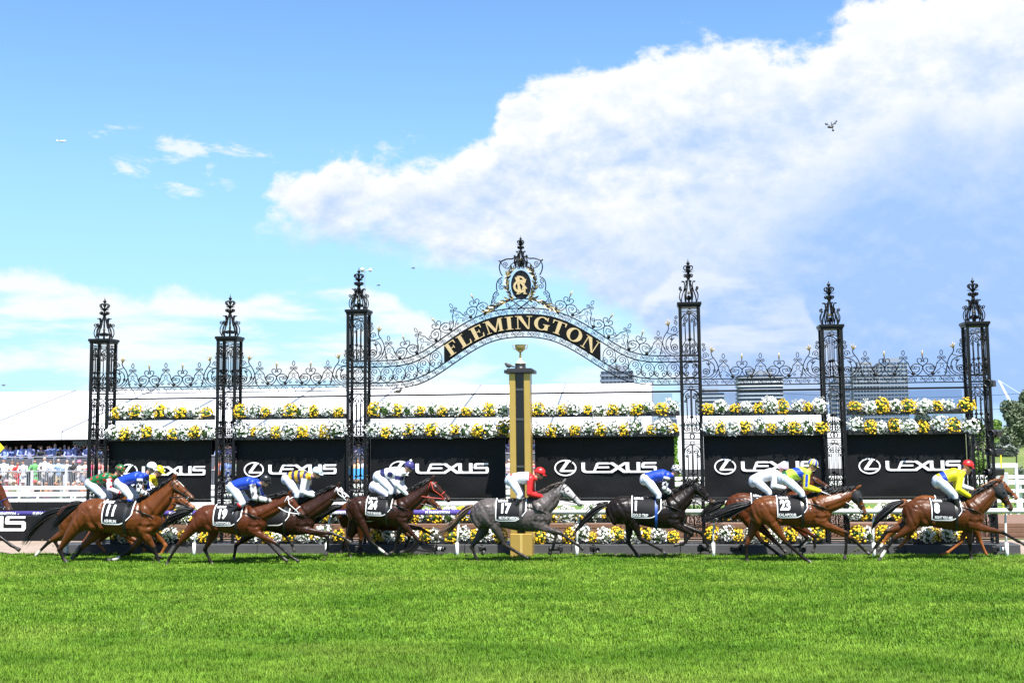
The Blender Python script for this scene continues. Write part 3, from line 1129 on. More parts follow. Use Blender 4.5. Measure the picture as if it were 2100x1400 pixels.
# scroll outline, mirrored
cw = MB()
half_paths = [
    ([(505, 640), (497, 560), (470, 520)], 0.012),
    ([(505, 560), (450, 545), (410, 560), (350, 600), (330, 640)], 0.009),
    ([(170, 530), (180, 550), (205, 548), (250, 525), (300, 510), (360, 515), (410, 500), (450, 480)], 0.014),
    ([(205, 548), (178, 600), (172, 650), (190, 720), (220, 770)], 0.012),
    ([(330, 640), (300, 660), (260, 650), (215, 600), (200, 560)], 0.009),
    ([(220, 790), (160, 820), (130, 880), (128, 960), (140, 1000)], 0.011),
    ([(140, 1000), (100, 1020), (70, 1070), (75, 1110)], 0.010),
    ([(75, 1110), (50, 1140), (50, 1190), (20, 1230), (-50, 1250)], 0.009),
    ([(505, 1150), (430, 1170), (380, 1230), (300, 1265)], 0.009),
    ([(360, 1140), (450, 1210), (560, 1290)], 0.012),
    ([(340, 700), (300, 760), (280, 850), (290, 960), (340, 1080), (400, 1140)], 0.012),
    ([(500, 1100), (430, 1130), (300, 1130), (170, 1190), (40, 1260), (-60, 1330)], 0.014),
]
for s in (-1, 1):
    mir = lambda p: (p[0] if s > 0 else 2 * 503 - p[0], p[1])
    for pth, r in half_paths:
        q = np.array([cr(*mir(p)) for p in pth])
        t = np.linspace(0, len(q) - 1, len(q) * 4)
        k = np.arange(len(q))
        q = np.stack([np.interp(t, k, q[:, 0]), np.interp(t, k, q[:, 1])], 1)
        for _ in range(4):
            q[1:-1] = 0.25 * q[:-2] + 0.5 * q[1:-1] + 0.25 * q[2:]
        w2(cw, q, lambda u, v_: (u, 0.0, v_), r * 1.3)
    for cx_, cy_, R, a0, tn in ((262, 590, 42, -PI / 2, 1.4), (440, 575, 36, 0, -1.4), (400, 640, 36, PI, 1.3), (475, 645, 30, PI / 2, 1.3),
                                (205, 940, 48, PI / 2, 1.5), (140, 1040, 34, PI, 1.3), (105, 1100, 34, -PI / 2, -1.3), (85, 1170, 34, 0, 1.3),
                                (300, 1215, 42, 0, -1.3), (440, 1215, 34, PI, 1.2), (180, 860, 40, PI / 2, -1.3)):
        c_ = cr(*mir((cx_, cy_)))
        w2(cw, spiral(c_[0], c_[1], R / 7.371 / PXM, a0 if s > 0 else PI - a0, tn * s, n=18), lambda u, v_: (u, 0.0, v_), 0.010)
cw.build('scrollwork', IRON, crest, smooth=True)['kind'] = 'stuff'
# laurel leaves: single gilt leaves on two sprays
lf = MB()
lf.add([(0, 0, 0), (0.028, -0.008, 0.05), (0.024, -0.006, 0.10), (0, 0, 0.155), (-0.024, -0.006, 0.10), (-0.028, -0.008, 0.05), (0, 0.008, 0.06)],
       [(0, 1, 6), (1, 2, 6), (2, 3, 6), (3, 4, 6), (4, 5, 6), (5, 0, 6)])
lf.add([(0, 0.003, 0), (0.028, -0.005, 0.05), (0.024, -0.003, 0.10), (0, 0.003, 0.155), (-0.024, -0.003, 0.10), (-0.028, -0.005, 0.05), (0, 0.014, 0.06)],
       [(0, 6, 1), (1, 6, 2), (2, 6, 3), (3, 6, 4), (4, 6, 5), (5, 6, 0)])
leaf0 = None
GOLDD = mat('dull_gilt', (0.06, 0.05, 0.03), 0.45, 0.3, 0.5, 30)
sprays = [[(400, 1140), (330, 1060), (290, 960), (280, 850), (300, 760), (350, 690)], [(420, 1130), (300, 1140), (190, 1190), (80, 1250), (-20, 1310)]]
rl = random.Random(3)
for s in (-1, 1):
    for sp in sprays:
        q = np.array([cr(p[0] if s > 0 else 2 * 503 - p[0], p[1]) for p in sp])
        for t in np.linspace(0.25, len(q) - 1, 12):
            i = min(int(t), len(q) - 2)
            p = q[i] + (q[i + 1] - q[i]) * (t - i)
            d = q[i + 1] - q[i]
            base = math.atan2(d[0], d[1])
            for side in (-1, 1):
                if leaf0 is None:
                    o = leaf0 = lf.build('laurel_leaf', GOLD, crest)
                else:
                    me = leaf0.data
                    o = leaf0.copy()
                    COL.objects.link(o)
                o.parent = crest
                k_ = rl.uniform(0.75, 1.2)
                o.location = (p[0], -0.05 + rl.uniform(-0.02, 0.02), p[1])
                o.rotation_euler = (rl.uniform(-0.5, 0.5), base + side * rl.uniform(0.35, 0.75), 0)
                o.scale = (k_ * .9, k_, k_)
                if rl.random() < .55:
                    o.material_slots[0].link = 'OBJECT'
                    o.material_slots[0].material = GOLDD
fz = cr(505, 545)[1]
mbf = finial(crest, fz - 0.16, 0.0, 0.72)

# ------------------------------------------------------------------ plinth under the gates
for i in range(9):
    x0 = CU[0] - 0.9 + i * (CU[5] - CU[0] + 1.6) / 9
    x1 = x0 + (CU[5] - CU[0] + 1.6) / 9 - 0.012
    mb = MB().bbox(0, x1 - x0, -0.32, 0.45, -0.03, PLZ, 0.012)
    o = mb.build('plinth_block', PLINTH)
    o.location = (x0, -0.2, 0)
    tag(o, 'dark grey concrete plinth block under the gates, number %s from the left' % ('one two three four five six seven eight nine'.split()[i]), 'plinth', 'plinth blocks under the gates')

# ------------------------------------------------------------------ flowers
def clump(seed, white, w, h, d):
    """hanging clump of blooms and leaves; returns (bloom mesh, leaf mesh)"""
    rg = np.random.default_rng(seed)
    bl, lv = MB(), MB()
    nb = 210 if white else 105
    lump = rg.normal(0, 0.12, (5,))

    def surf():
        a = rg.uniform(-PI * 0.95, PI * 0.95)
        e = rg.uniform(-0.75, 1.25)
        k = 1 + lump[int((a + PI) / (2 * PI) * 4.99)] + rg.normal(0, 0.09)
        n_ = np.array([math.sin(a) * math.cos(e), -math.cos(a) * math.cos(e), math.sin(e)])
        return n_ * np.array([w / 2, d / 2, h / 2]) * k + np.array([0, 0, h * 0.30]), n_
    for i in range(nb):
        p, n_ = surf()
        if p[2] < -0.02 and n_[1] > 0.2:
            continue
        n_ = n_ + rg.normal(0, 0.35, 3)
        n_ /= np.linalg.norm(n_)
        u = np.cross(n_, [0.3, 0.2, 1.0])
        u /= np.linalg.norm(u)
        v = np.cross(n_, u)
        r = rg.uniform(0.024, 0.036) if white else rg.uniform(0.020, 0.030)
        if white:
            m_ = 5
            ang = np.arange(10) * PI / 5 + rg.uniform(0, 1)
            rad = np.where(np.arange(10) % 2, r * 0.62, r)
            pts = [p - n_ * 0.008] + [p + (u * math.cos(a) + v * math.sin(a)) * q + n_ * 0.004 for a, q in zip(ang, rad)]
            bl.add(pts, [(0, 1 + k, 1 + (k + 1) % 10) for k in range(10)])
        else:
            ang = np.arange(7) * 2 * PI / 7 + rg.uniform(0, 1)
            pts = [p + n_ * r * 0.75] + [p + (u * math.cos(a) + v * math.sin(a)) * r * 0.7 + n_ * r * 0.55 for a in ang] + [p + (u * math.cos(a) + v * math.sin(a)) * r for a in ang]
            bl.add(pts, [(0, 1 + k, 1 + (k + 1) % 7) for k in range(7)] + [(1 + k, 8 + k, 8 + (k + 1) % 7, 1 + (k + 1) % 7) for k in range(7)])
    for i in range(110 if white else 80):
        p, n_ = surf()
        p = p * rg.uniform(0.72, 1.04)
        n_ = n_ + rg.normal(0, 0.6, 3)
        n_ /= np.linalg.norm(n_)
        u = np.cross(n_, rg.normal(0, 1, 3))
        u /= np.linalg.norm(u)
        v = np.cross(n_, u)
        L, W_ = rg.uniform(0.03, 0.055), rg.uniform(0.010, 0.018)
        lv.add([p, p + u * L * 0.5 + v * W_ + n_ * 0.005, p + u * L, p + u * L * 0.5 - v * W_ + n_ * 0.005], [(0, 1, 2, 3)])
    # dark earthy core so that light does not leak through the clump
    core = MB().ball((0, 0, h * 0.28), (w * 0.36, d * 0.34, h * 0.36), 8)
    lv.add(core.v[0], core.f)
    return bl, lv


PROTO = {}
for white in (True, False):
    PROTO[white] = []
    for k in range(7 if white else 5):
        bl, lv = clump(40 + k + 10 * white, white, 0.42 if white else 0.30, 0.40 if white else 0.34, 0.36)
        b = bpy.data.meshes.new('blooms')
        b.from_pydata(np.concatenate(bl.v).tolist(), [], bl.f)
        b.materials.append(WBLOOM if white else YBLOOM)
        l = bpy.data.meshes.new('foliage')
        l.from_pydata(np.concatenate(lv.v).tolist(), [], lv.f)
        l.materials.append(LEAFM)
        PROTO[white].append((b, l))

rf = random.Random(11)
ORD = 'first second third fourth fifth sixth seventh eighth ninth tenth eleventh twelfth thirteenth fourteenth fifteenth sixteenth'.split()
YS = -0.20
bays = [(226, 438), (484, 710), (756, 1042), (1092, 1394), (1440, 1696), (1738, 1992)]
TIERS = [('uppermost', lambda x: 861.5 - 0.0081 * (x - 330), True), ('second-from-top', lambda x: 903.5 - 0.0085 * (x - 330), False),
         ('waist-high', lambda x: 1074.5 - 0.004 * (x - 330), False), ('lowest', lambda x: 1117.0 - 0.001 * (x - 330), True)]
for bi, (xa, xb) in enumerate(bays):
    for ti, (tn, fy, yfirst) in enumerate(TIERS):
        A, B = P(xa, fy(xa), YS), P(xb, fy(xb), YS)
        if ti >= 2:      # lower troughs run from column to column
            A, B = P(xa + 4, fy(xa), YS), P(xb - 4, fy(xb), YS)
        z = (A[2] + B[2]) / 2
        L = B[0] - A[0]
        if ti == 3:
            z = PLZ + 0.005
        mb = MB()
        hT = 0.13
        mb.bbox(0, L, -0.13, 0.13, 0, hT, 0.01)
        tr = mb.build('flower_trough', TROUGH)
        tr.location = (A[0], YS, z)
        tag(tr, 'black planter trough, %s one in the %s bay from the left' % (tn, BAYN[bi]), 'planter', 'flower troughs on the gates')
        n_ = max(6, int(round(L / 0.315)))
        if yfirst != (n_ % 2 == 0):
            pass
        for k in range(n_):
            white = (k % 2 == 1) if yfirst else (k % 2 == 0)
            b, l = PROTO[white][rf.randrange(len(PROTO[white]))]
            x = A[0] + (k + 0.5) / n_ * L + rf.uniform(-0.05, 0.05)
            r = empty('flower_clump', (x, YS - 0.04 + rf.uniform(-0.03, 0.02), z + hT - 0.03 + rf.uniform(-0.04, 0.025)),
                      '%s flowers, %s clump from the left in the %s trough of the %s bay' % ('white petunia-like' if white else 'golden yellow', ORD[k], tn, BAYN[bi]),
                      'flowers', 'flower clumps in the troughs')
            s_ = rf.uniform(0.82, 1.2)
            r.scale = (s_ * rf.choice((-1, 1)) * rf.uniform(.88, 1.18), s_, s_ * rf.uniform(0.82, 1.12))
            r.rotation_euler = (rf.uniform(-0.1, 0.3), rf.uniform(-0.25, 0.25), rf.uniform(-0.3, 0.3))
            mesh_obj('blooms', b, r)['kind'] = 'stuff'
            mesh_obj('foliage', l, r)['kind'] = 'stuff'

# ------------------------------------------------------------------ banners with the sponsor's lettering
LOGO = [
    [[(0, 104), (36, 104), (36, 38), (40, 27), (56, 20), (152, 20), (136, 0), (48, 0), (20, 6), (4, 20), (0, 38)]],
    [[(160, 104), (290, 104), (290, 87), (172, 87)], [(146, 64), (280, 64), (280, 47), (138, 47)], [(118, 18), (318, 18), (318, 0), (112, 0)], [(150, 96), (168, 104), (176, 90), (142, 16), (112, 4)]],
    [[(272, 104), (322, 104), (474, 0), (422, 0)], [(430, 104), (474, 104), (312, 0), (262, 0)]],
    [[(446, 104), (482, 104), (482, 36), (488, 26), (500, 20), (562, 20), (562, 0), (490, 0), (462, 6), (450, 18), (446, 34)], [(556, 104), (592, 104), (592, 0), (556, 0)]],
    [[(628, 104), (756, 104), (752, 86), (640, 86), (634, 78), (634, 66), (606, 66), (606, 84), (612, 98)], [(604, 68), (742, 68), (756, 58), (758, 46), (612, 46), (604, 56)], [(728, 64), (752, 62), (758, 48), (758, 18), (750, 4), (730, 0), (728, 30)], [(592, 18), (744, 18), (744, 0), (592, 0)]],
]
EMB = [ring_poly(112, 82, 98, 69, -163, 52, 1.0, 1.0 + 2 * PI - 0.16, 40), [(-172, 124), (-112, 126), (-120, 112), (-182, 30), (-78, 30), (-84, 12), (-212, 12), (-222, 20), (-218, 32), (-160, 112)]]


def lexus(parent, cx, cz, k, y, m=PRINT, pw=0.008):
    """lettering: cx = left edge of the word, cz = base line, k = metres per unit"""
    fn = lambda u, v_, d: (cx + u * k, d, cz + v_ * k)
    for polys in LOGO:
        mb = MB()
        for i, p in enumerate(polys):
            mb.prism(p, y - pw - 0.0006 * i, y, fn)
        mb.build('letter', m, parent)
    mb = MB()
    for i, p in enumerate(EMB):
        mb.prism(p, y - pw - 0.0006 * i, y, fn)
    mb.build('emblem', m, parent)


pan = [(222, 431, 244, 421), (484, 708, 500, 690), (760, 1037, 798, 1002), (1098, 1385, 1137, 1347), (1446, 1692, 1465, 1673), (1740, 1986, 1761, 1971)]
base_y = [974.4, 972.0, 970.8, 969.0, 966.2, 964.9]
YB = -0.06
for i, (xa, xb, la, lb_) in enumerate(pan):
    A, B = P(xa, 1021.5 - 0.004 * (xa - 900), YB), P(xb, 1021.5 - 0.004 * (xb - 900), YB)
    zt = P((xa + xb) / 2, 893 - 0.0085 * ((xa + xb) / 2 - 900), YB)[2]
    zb = (A[2] + B[2]) / 2
    x0, x1 = A[0], B[0]
    root = empty('sponsor_banner', (x0, YB, zb), 'black banner with white LEXUS lettering and oval emblem in the %s bay from the left' % BAYN[i], 'banner', 'sponsor banners between the gate columns')
    NX, NZ = 36, 18
    rg = np.random.default_rng(60 + i)
    a1, a2, p1, p2 = rg.uniform(1.5, 3.5), rg.uniform(4, 7), rg.uniform(0, 6), rg.uniform(0, 6)
    v, f = [], []
    for b_ in range(NZ + 1):
        for a_ in range(NX + 1):
            u, w_ = a_ / NX, b_ / NZ
            e = min(u, 1 - u, w_, 1 - w_)
            env = min(1, e * 8)
            dy = 0.012 * env * (math.sin(a1 * (u * 3 + w_ * 2) + p1) + 0.6 * math.sin(a2 * (u * 2 - w_ * 1.4) + p2))
            v.append((u * (x1 - x0), dy, w_ * (zt - zb)))
    for b_ in range(NZ):
        for a_ in range(NX):
            q = b_ * (NX + 1) + a_
            f.append((q, q + 1, q + NX + 2, q + NX + 1))
    n0 = len(v)
    mb = MB().add(v, f)
    mb.box(0, x1 - x0, 0.035, 0.06, 0, zt - zb)
    mb.build('banner_cloth', BANNER, root, smooth=True)
    fr = MB().bbox(-0.02, x1 - x0 + 0.02, -0.02, 0.06, -0.075, -0.004, 0.008)
    fr.build('bottom_rail', IRON2, root)
    # lettering
    LA, LB = P(la, base_y[i], YB - 0.03), P(lb_, base_y[i], YB - 0.03)
    k = (LB[0] - LA[0]) / (757 + 275)
    lexus(root, LA[0] + 275 * k - x0, (LA[2] + LB[2]) / 2 - zb, k, -0.028)
    # tinted clear windscreen above the banner
    gl = bpy.data.materials.get('clear_screen')
    if gl is None:
        gl = bpy.data.materials.new('clear_screen')
        gl.use_nodes = True
        g = NG(gl.node_tree)
        t = g.new('ShaderNodeBsdfTransparent')
        t.inputs[0].default_value = (0.80, 0.83, 0.86, 1)
        gs = g.new('ShaderNodeBsdfGlossy')
        gs.inputs['Roughness'].default_value = 0.15
        mx = g.new('ShaderNodeMixShader')
        mx.inputs[0].default_value = 0.035
        g.link(t.outputs[0], mx.inputs[1])
        g.link(gs.outputs[0], mx.inputs[2])
        g.link(mx.outputs[0], gl.node_tree.nodes['Material Output'].inputs[0])
    mb = MB().box(x0 + 0.02, x1 - 0.02, 0.02, 0.028, zt, ZH - 0.04)
    o = mb.build('clear_screen', gl, origin=((x0 + x1) / 2, 0.02, zt))
    tag(o, 'clear tinted screen behind the flowers in the %s bay from the left' % BAYN[i], 'screen', 'clear screens above the banners')
# heavy beams across the two bays under the arch
wp = P(1067, 1000, -1.35)[0]
for nm, (a, b) in (('left', (ua, ucn - 0.25)), ('right', (ucn + 0.25, ub))):
    hb = MB().tube([(0, 0, 0), (b - a, 0, 0)], 0.034, 4).build('cross_beam', IRON2)
    hb.location = (a, -0.02, ZH)
    tag(hb, 'heavy straight black beam under the arch, %s of the winning post' % nm, 'beam', 'beams between gate columns')

# ------------------------------------------------------------------ winning post
YW = -1.30
a0, a1 = P(1045, 900, YW - 0.26), P(1088, 900, YW - 0.26)
wx = (a0[0] + a1[0]) / 2
ww = a1[0] - a0[0]
ztop = P(1066, 765, YW - 0.26)[2]
post = empty('winning_post', (wx, YW, 0), 'tall gold winning post with a black centre slot under the arch', 'post')
h = ww / 2
for s in (-1, 1):
    MB().bbox(s * h - (0.155 if s > 0 else 0), s * h + (0.155 if s < 0 else 0), -0.26, 0.26, 0, ztop, 0.012).build('gold_pillar', GOLDP, post)
MB().box(-h + 0.16, h - 0.16, -0.17, 0.22, 0.0, ztop).build('black_core', mat('gloss_black', (0.006, 0.006, 0.007), 0.12, 0, 0.1, 3), post)
zb_ = P(1066, 1094, YW - 0.27)[2]
MB().bbox(-h - 0.012, h + 0.012, -0.275, 0.275, -0.02, zb_, 0.012).build('gold_base', GOLDP, post)
MB().bbox(-0.035, 0.035, -0.29, -0.276, 0.02, zb_ - 0.01, 0.004).build('base_stripe', mat('bright_gold', (0.72, 0.52, 0.17), 0.3, 0.4, 0.08, 4), post)
for z_ in (ztop - 0.42, ztop - 1.15, ztop - 2.3):
    MB().box(-h + 0.158, h - 0.158, -0.20, -0.172, z_, z_ + 0.05).build('slot_light', mat('smoked_glass', (0.05, 0.055, 0.06), 0.1, 0, 0.1, 3), post)
mb = MB().bbox(-h - 0.11, h + 0.11, -0.36, 0.36, ztop, ztop + 0.085, 0.01)
mb.bbox(-h - 0.05, h + 0.05, -0.31, 0.31, ztop + 0.0855, ztop + 0.12, 0.01)
mb.build('post_cap', mat('post_cap_black', (0.02, 0.02, 0.022), 0.4, 0, 0.2, 5), post)
zc_ = ztop + 0.12
cup = empty('trophy_cup', (wx, YW, zc_), 'golden three-handled trophy cup statue on top of the winning post', 'trophy')
cup.scale = (.66, .66, .66)
MB().lathe([(0.225, 0.001), (0.225, 0.03), (0.20, 0.05), (0.20, 0.17), (0.21, 0.19)], n=24).build('pedestal', mat('post_cap_black', (0, 0, 0)), cup, smooth=True)
MB().lathe([(0.20, 0.191), (0.20, 0.21), (0.15, 0.25), (0.085, 0.31), (0.05, 0.36), (0.035, 0.40)], n=24).build('cup_foot', mat('pale_gold', (0.70, 0.62, 0.42), 0.4, 0.3, 0.1, 6), cup, smooth=True)
PX1 = FPX / (GD + YW)
MB().lathe([(0.034, 0.40), (0.045, 0.50), (0.03, 0.58), (0.045, 0.60), (0.03, 0.62)], n=16).build('cup_stem', GOLDP, cup, smooth=True)
mb = MB().lathe([(0.03, 0.62), (0.09, 0.645), (0.16, 0.71), (0.195, 0.80), (0.20, 0.87), (0.205, 0.90), (0.212, 0.905), (0.19, 0.905), (0.175, 0.80), (0.06, 0.68), (0.01, 0.67)], n=24)
mb.build('cup_bowl', mat('old_gold', (0.42, 0.32, 0.14), 0.32, 0.55, 0.15, 8), cup, smooth=True)
for k in range(3):
    a = (0.0, PI, PI / 2)[k]
    ca, sa = math.cos(a), math.sin(a)
    pth = np.vstack([bez((0.17, 0.74), (0.26, 0.74), (0.29, 0.82), (0.275, 0.90), 9), bez((0.275, 0.90), (0.27, 0.935), (0.23, 0.92), (0.205, 0.895), 6)])
    MB().tube([(r * ca, r * sa, z_) for r, z_ in pth], 0.014, 6).build('cup_handle', MATS['old_gold'], cup, smooth=True)


def bird(loc, rz, label):
    r = empty('bird', loc, label, 'bird')
    r.rotation_euler = (0, 0, rz)
    mb = MB()
    mb.ball((0, 0, 0.075), (0.085, 0.042, 0.05), 10)
    mb.ball((0.075, 0, 0.125), (0.036, 0.03, 0.032), 8)
    mb.ball((0.05, 0, 0.10), (0.05, 0.033, 0.042), 8)
    mb.tube([(-0.05, 0, 0.07), (-0.12, 0, 0.05), (-0.19, 0, 0.035)], [0.03, 0.022, 0.012], 6)
    me = remesh('body', mb, 0.008, 3)
    me.materials.append(mat('bird_feathers', (0.05, 0.045, 0.04), 0.7, 0, 0.4, 40))
    o = mesh_obj('body', me, r)
    MB().tube([(0.105, 0, 0.125), (0.135, 0, 0.12)], [0.009, 0.001], 5).build('beak', mat('beak_yellow', (0.5, 0.3, 0.05), 0.5), r)
    for s in (-1, 1):
        MB().rod((0.0, 0.015 * s, 0.0), (0.0, 0.015 * s, 0.045), 0.004, 4).build('leg', mat('beak_yellow', (0, 0, 0)), r)


bird((wx - h - 0.02, YW - 0.1, ztop + 0.122), PI * 0.92, 'small dark bird perched on the cap of the winning post')
bird((float(P(817, 806, 0)[0]), -0.02, ZH + 0.028), 0.2, 'small dark bird perched on the beam left of the arch')

# wind gauge on the tall left column
r = empty('wind_gauge', (CU[2] + 0.14, 0.1, ZCT + 0.03), 'white cup anemometer mounted beside the finial of the tall left column', 'weather instrument')
MB().rod((0, 0, 0), (0, 0, 1.08), 0.008, 6).build('mast', GREYM, r)
for a in (0.2, 2.3, 4.4):
    MB().rod((0, 0, 1.08), (0.11 * math.cos(a), 0.11 * math.sin(a), 1.08), 0.006, 5).build('cup_arm', GREYM, r)
    MB().ball((0.14 * math.cos(a), 0.14 * math.sin(a), 1.08), 0.05, 10).build('wind_cup', WHITE, r, smooth=True)

# ------------------------------------------------------------------ running rail
YR = -1.39
RH = float(P(1420, 1043.5, YR)[2])
RX = lambda x: float(P(x, 1050, YR)[0])


def rail_run(x0, x1, m, label, r=0.062):
    o = MB().tube([(0, 0, 0), (x1 - x0, 0, 0)], r, 14).build('running_rail', m, smooth=False)
    o.data.shade_smooth()
    o.location = (x0, YR, RH - 0.062)
    return tag(o, label, 'rail', 'running rail sections')


rail_run(-26, RX(-5), PURPLE, 'purple sleeved running rail section at the far left edge', 0.066)
pr = rail_run(RX(-4), wx - 0.6, PURPLE, 'long purple running rail lettered FLEMINGTON left of the winning post', 0.066)
rail_run(wx + 0.75, 30, PVC, 'white plastic running rail right of the winning post')


def rail_word(body, px, size):
    v, f = text_mesh(body, size, 0.004, 1)
    x0 = RX(px) - pr.location.x
    a = v[:, 1] / 0.0675
    w = np.stack([v[:, 0] + x0, -0.0685 * np.cos(a), 0.0685 * np.sin(a) + 0.004], 1)
    me = bpy.data.meshes.new('rail_lettering')
    me.from_pydata(w.tolist(), [], f)
    me.materials.append(PRINT)
    mesh_obj('rail_lettering', me, pr)


for body, px in (('FLEMINGTON', 12), ('FLEMINGTON', 93), ('FLEMINGTON', 178), ('FLEMINGTON', 372), ('FLEMINGTON', 540), ('FLEMINGTON', 700), ('FLEMINGTON', 898)):
    rail_word(body, px, 0.098)
for px in (40, 620, 950):       # small rearing-horse style flash
    mb = MB()
    x0 = RX(px) - pr.location.x
    mb.prism([(x0 - .03, -.02), (x0, .0), (x0 + .04, .022), (x0 + .015, -.0), (x0 + .02, -.025), (x0, -.012)], -0.0725, -0.0672)
    mb.build('rail_flash', PRINT, pr)

PN = ['far left edge', 'nose of the left-edge horse', 'hind legs of horse eleven', 'gap behind the blue-jacketed leader of the left bunch', 'tail of horse twenty-four', 'tail of the grey horse',
      'tail of horse one', 'muzzle of horse one', 'tail of horse eight', 'muzzle of horse eight']
for k, px in enumerate((-180, 140, 400, 671, 938, 1183, 1462, 1790, 2062)):
    x = RX(px)
    nm = ['off the left edge', 'behind horse eleven', 'between horses eleven and nineteen', 'behind horse twenty-four', 'beside the grey horse\'s tail', 'beside the grey horse\'s forelegs',
          'under the muzzle of horse one', 'behind horse eight\'s hind legs', 'at the far right'][k]
    r = empty('rail_post', (x, YR, 0), 'white curved rail post ' + nm, 'post', 'posts of the running rail')
    MB().tube([(0.06, 0.16, RH - 0.10), (0.03, 0.14, RH - 0.22), (0.0, 0.06, RH - 0.55), (-0.01, 0.02, RH - 0.85), (-0.01, 0.0, 0.30)], 0.027, 8).build('upright', PVC, r, smooth=True)
    MB().tube([(0.06, 0.16, RH - 0.10), (0.05, 0.10, RH - 0.06), (0.05, 0.02, RH - 0.08)], 0.024, 8).build('gooseneck', PVC, r, smooth=True)
    MB().tube([(-0.01, 0, 0.34), (-0.01, 0, -0.05)], 0.042, 10).build('ground_socket', PVC, r, smooth=True)


# remote stills cameras on the turf in front of the plinth
def stills_camera(px, py, rz, white, label):
    g_ = G(px, py)
    r = empty('remote_camera', (g_[0], -1.08, 0), label, 'camera', 'remote cameras along the rail')
    r.rotation_euler = (0, 0, rz)
    MB().lathe([(0.09, 0.0), (0.09, 0.008), (0.02, 0.015), (0.018, 0.10)], n=12).build('floor_stand', BLACKP, r)
    MB().bbox(-0.085, 0.085, -0.05, 0.05, 0.10, 0.235, 0.015).build('camera_body', BLACKP, r)
    MB().bbox(-0.035, 0.035, -0.045, 0.04, 0.235, 0.275, 0.012).build('prism_hump', BLACKP, r)
    ln = MB().lathe([(0.045, 0.05), (0.045, 0.13), (0.05, 0.14), (0.05, 0.21), (0.06, 0.22), (0.062, 0.30), (0.052, 0.30), (0.048, 0.26)], (0, 0, 0.165), 14, ax=(0, -1, 0)).build('lens', BLACKP, r, smooth=True)
    if white:
        for q in (0.12, 0.18):
            MB().lathe([(0.0525, q), (0.0535, q + 0.01), (0.0525, q + 0.035)], (0, 0, 0.165), 14, ax=(0, -1, 0)).build('lens_band', WHITE, ln)


for px, py, rz, wht, nm in ((893, 1138, 1.1, True, 'with a white-banded lens beside the grey horse\'s tail'), (988, 1139, 0.3, False, 'under the grey horse\'s hind legs'),
                            (1150, 1139, -1.4, False, 'under the grey horse\'s folded foreleg'), (1217, 1139, 0.4, False, 'in front of the grey horse\'s forefeet'),
                            (1437, 1139, 0.9, False, 'under the forelegs of horse one'), (1521, 1139, -1.0, False, 'behind the hind legs of horse twenty-three'),
                            (1644, 1138, 0.0, False, 'under the belly of horse twenty-three'), (2035, 1138, 1.3, True, 'at the far right rail post'), (735, 1138, 0.4, False, 'under the hind legs of horse twenty-four')):
    stills_camera(px, py, rz, wht, 'black remote stills camera on the turf ' + nm)

# broadcast cameras clamped to the right-hand column
for k, (px, py, nm) in enumerate(((2032, 786, 'topmost'), (2044, 888, 'second from the top'), (2044, 926, 'third from the top'), (2045, 967, 'lowest'))):
    p = P(px, py, -0.1)
    r = empty('broadcast_camera', p, 'black broadcast camera clamped to the right-hand gate column, %s of four' % nm, 'camera', 'cameras on the right-hand column')
    r.rotation_euler = (0, 0.15 * (k % 2), -0.5 - 0.2 * k)
    MB().bbox(-0.09, 0.09, -0.14, 0.16, -0.08, 0.08, 0.02).build('camera_body', BLACKP, r)
    MB().lathe([(0.06, 0.13), (0.065, 0.2), (0.085, 0.24), (0.09, 0.34), (0.075, 0.34), (0.07, 0.28)], (0, 0, 0), 14, ax=(0, -1, 0)).build('lens', BLACKP, r, smooth=True)
    q = np.array((CU[5] + CW / 2 + 0.03, 0.0, p[2])) - p
    c_, s_ = math.cos(-r.rotation_euler.z), math.sin(-r.rotation_euler.z)
    MB().rod((0, 0, -0.09), (q[0] * c_ - q[1] * s_, q[0] * s_ + q[1] * c_, -0.12), 0.02, 6).build('clamp_arm', BLACKP, r)

# ------------------------------------------------------------------ horses
def lin(p0, p1, t):
    return np.asarray(p0) * (1 - t) + np.asarray(p1) * t


# side profile of the trunk, traced once: x, top line, under line (tracing units), half width (m), narrowing of the top
TRK = np.array([
    (318, 752, 800, .05, .0), (332, 702, 850, .14, .0), (365, 662, 885, .205, .0), (420, 626, 905, .255, .05), (480, 606, 912, .280, .10),
    (560, 606, 908, .285, .10), (640, 616, 905, .278, .05), (720, 628, 922, .285, .05), (800, 630, 938, .290, .08), (880, 620, 947, .280, .25),
    (950, 602, 950, .255, .50), (1005, 592, 948, .235, .55), (1060, 604, 936, .225, .35), (1110, 650, 910, .195, .1), (1145, 712, 878, .13, .0), (1160, 770, 835, .05, .0)])
ORG17 = (900, 900)
Y17 = float(G(900 + 400 / 5, 900 + 1268 / 5)[1])


def tm(X, Y):                       # tracing units -> metres in the template's own side plane
    p = P(ORG17[0] + X / 5, ORG17[1] + Y / 5, Y17)
    return np.array([p[0], p[2]])


_C0, _W0 = tm(480, 606), tm(985, 594)
_xs = np.linspace(318, 1160, 60)


def _trk(x):
    return [np.interp(x, TRK[:, 0], TRK[:, k]) for k in (1, 2, 3, 4)]


_tab = np.array([_trk(x) for x in _xs])
for _ in range(3):
    _tab[1:-1] = 0.25 * _tab[:-2] + 0.5 * _tab[1:-1] + 0.25 * _tab[2:]


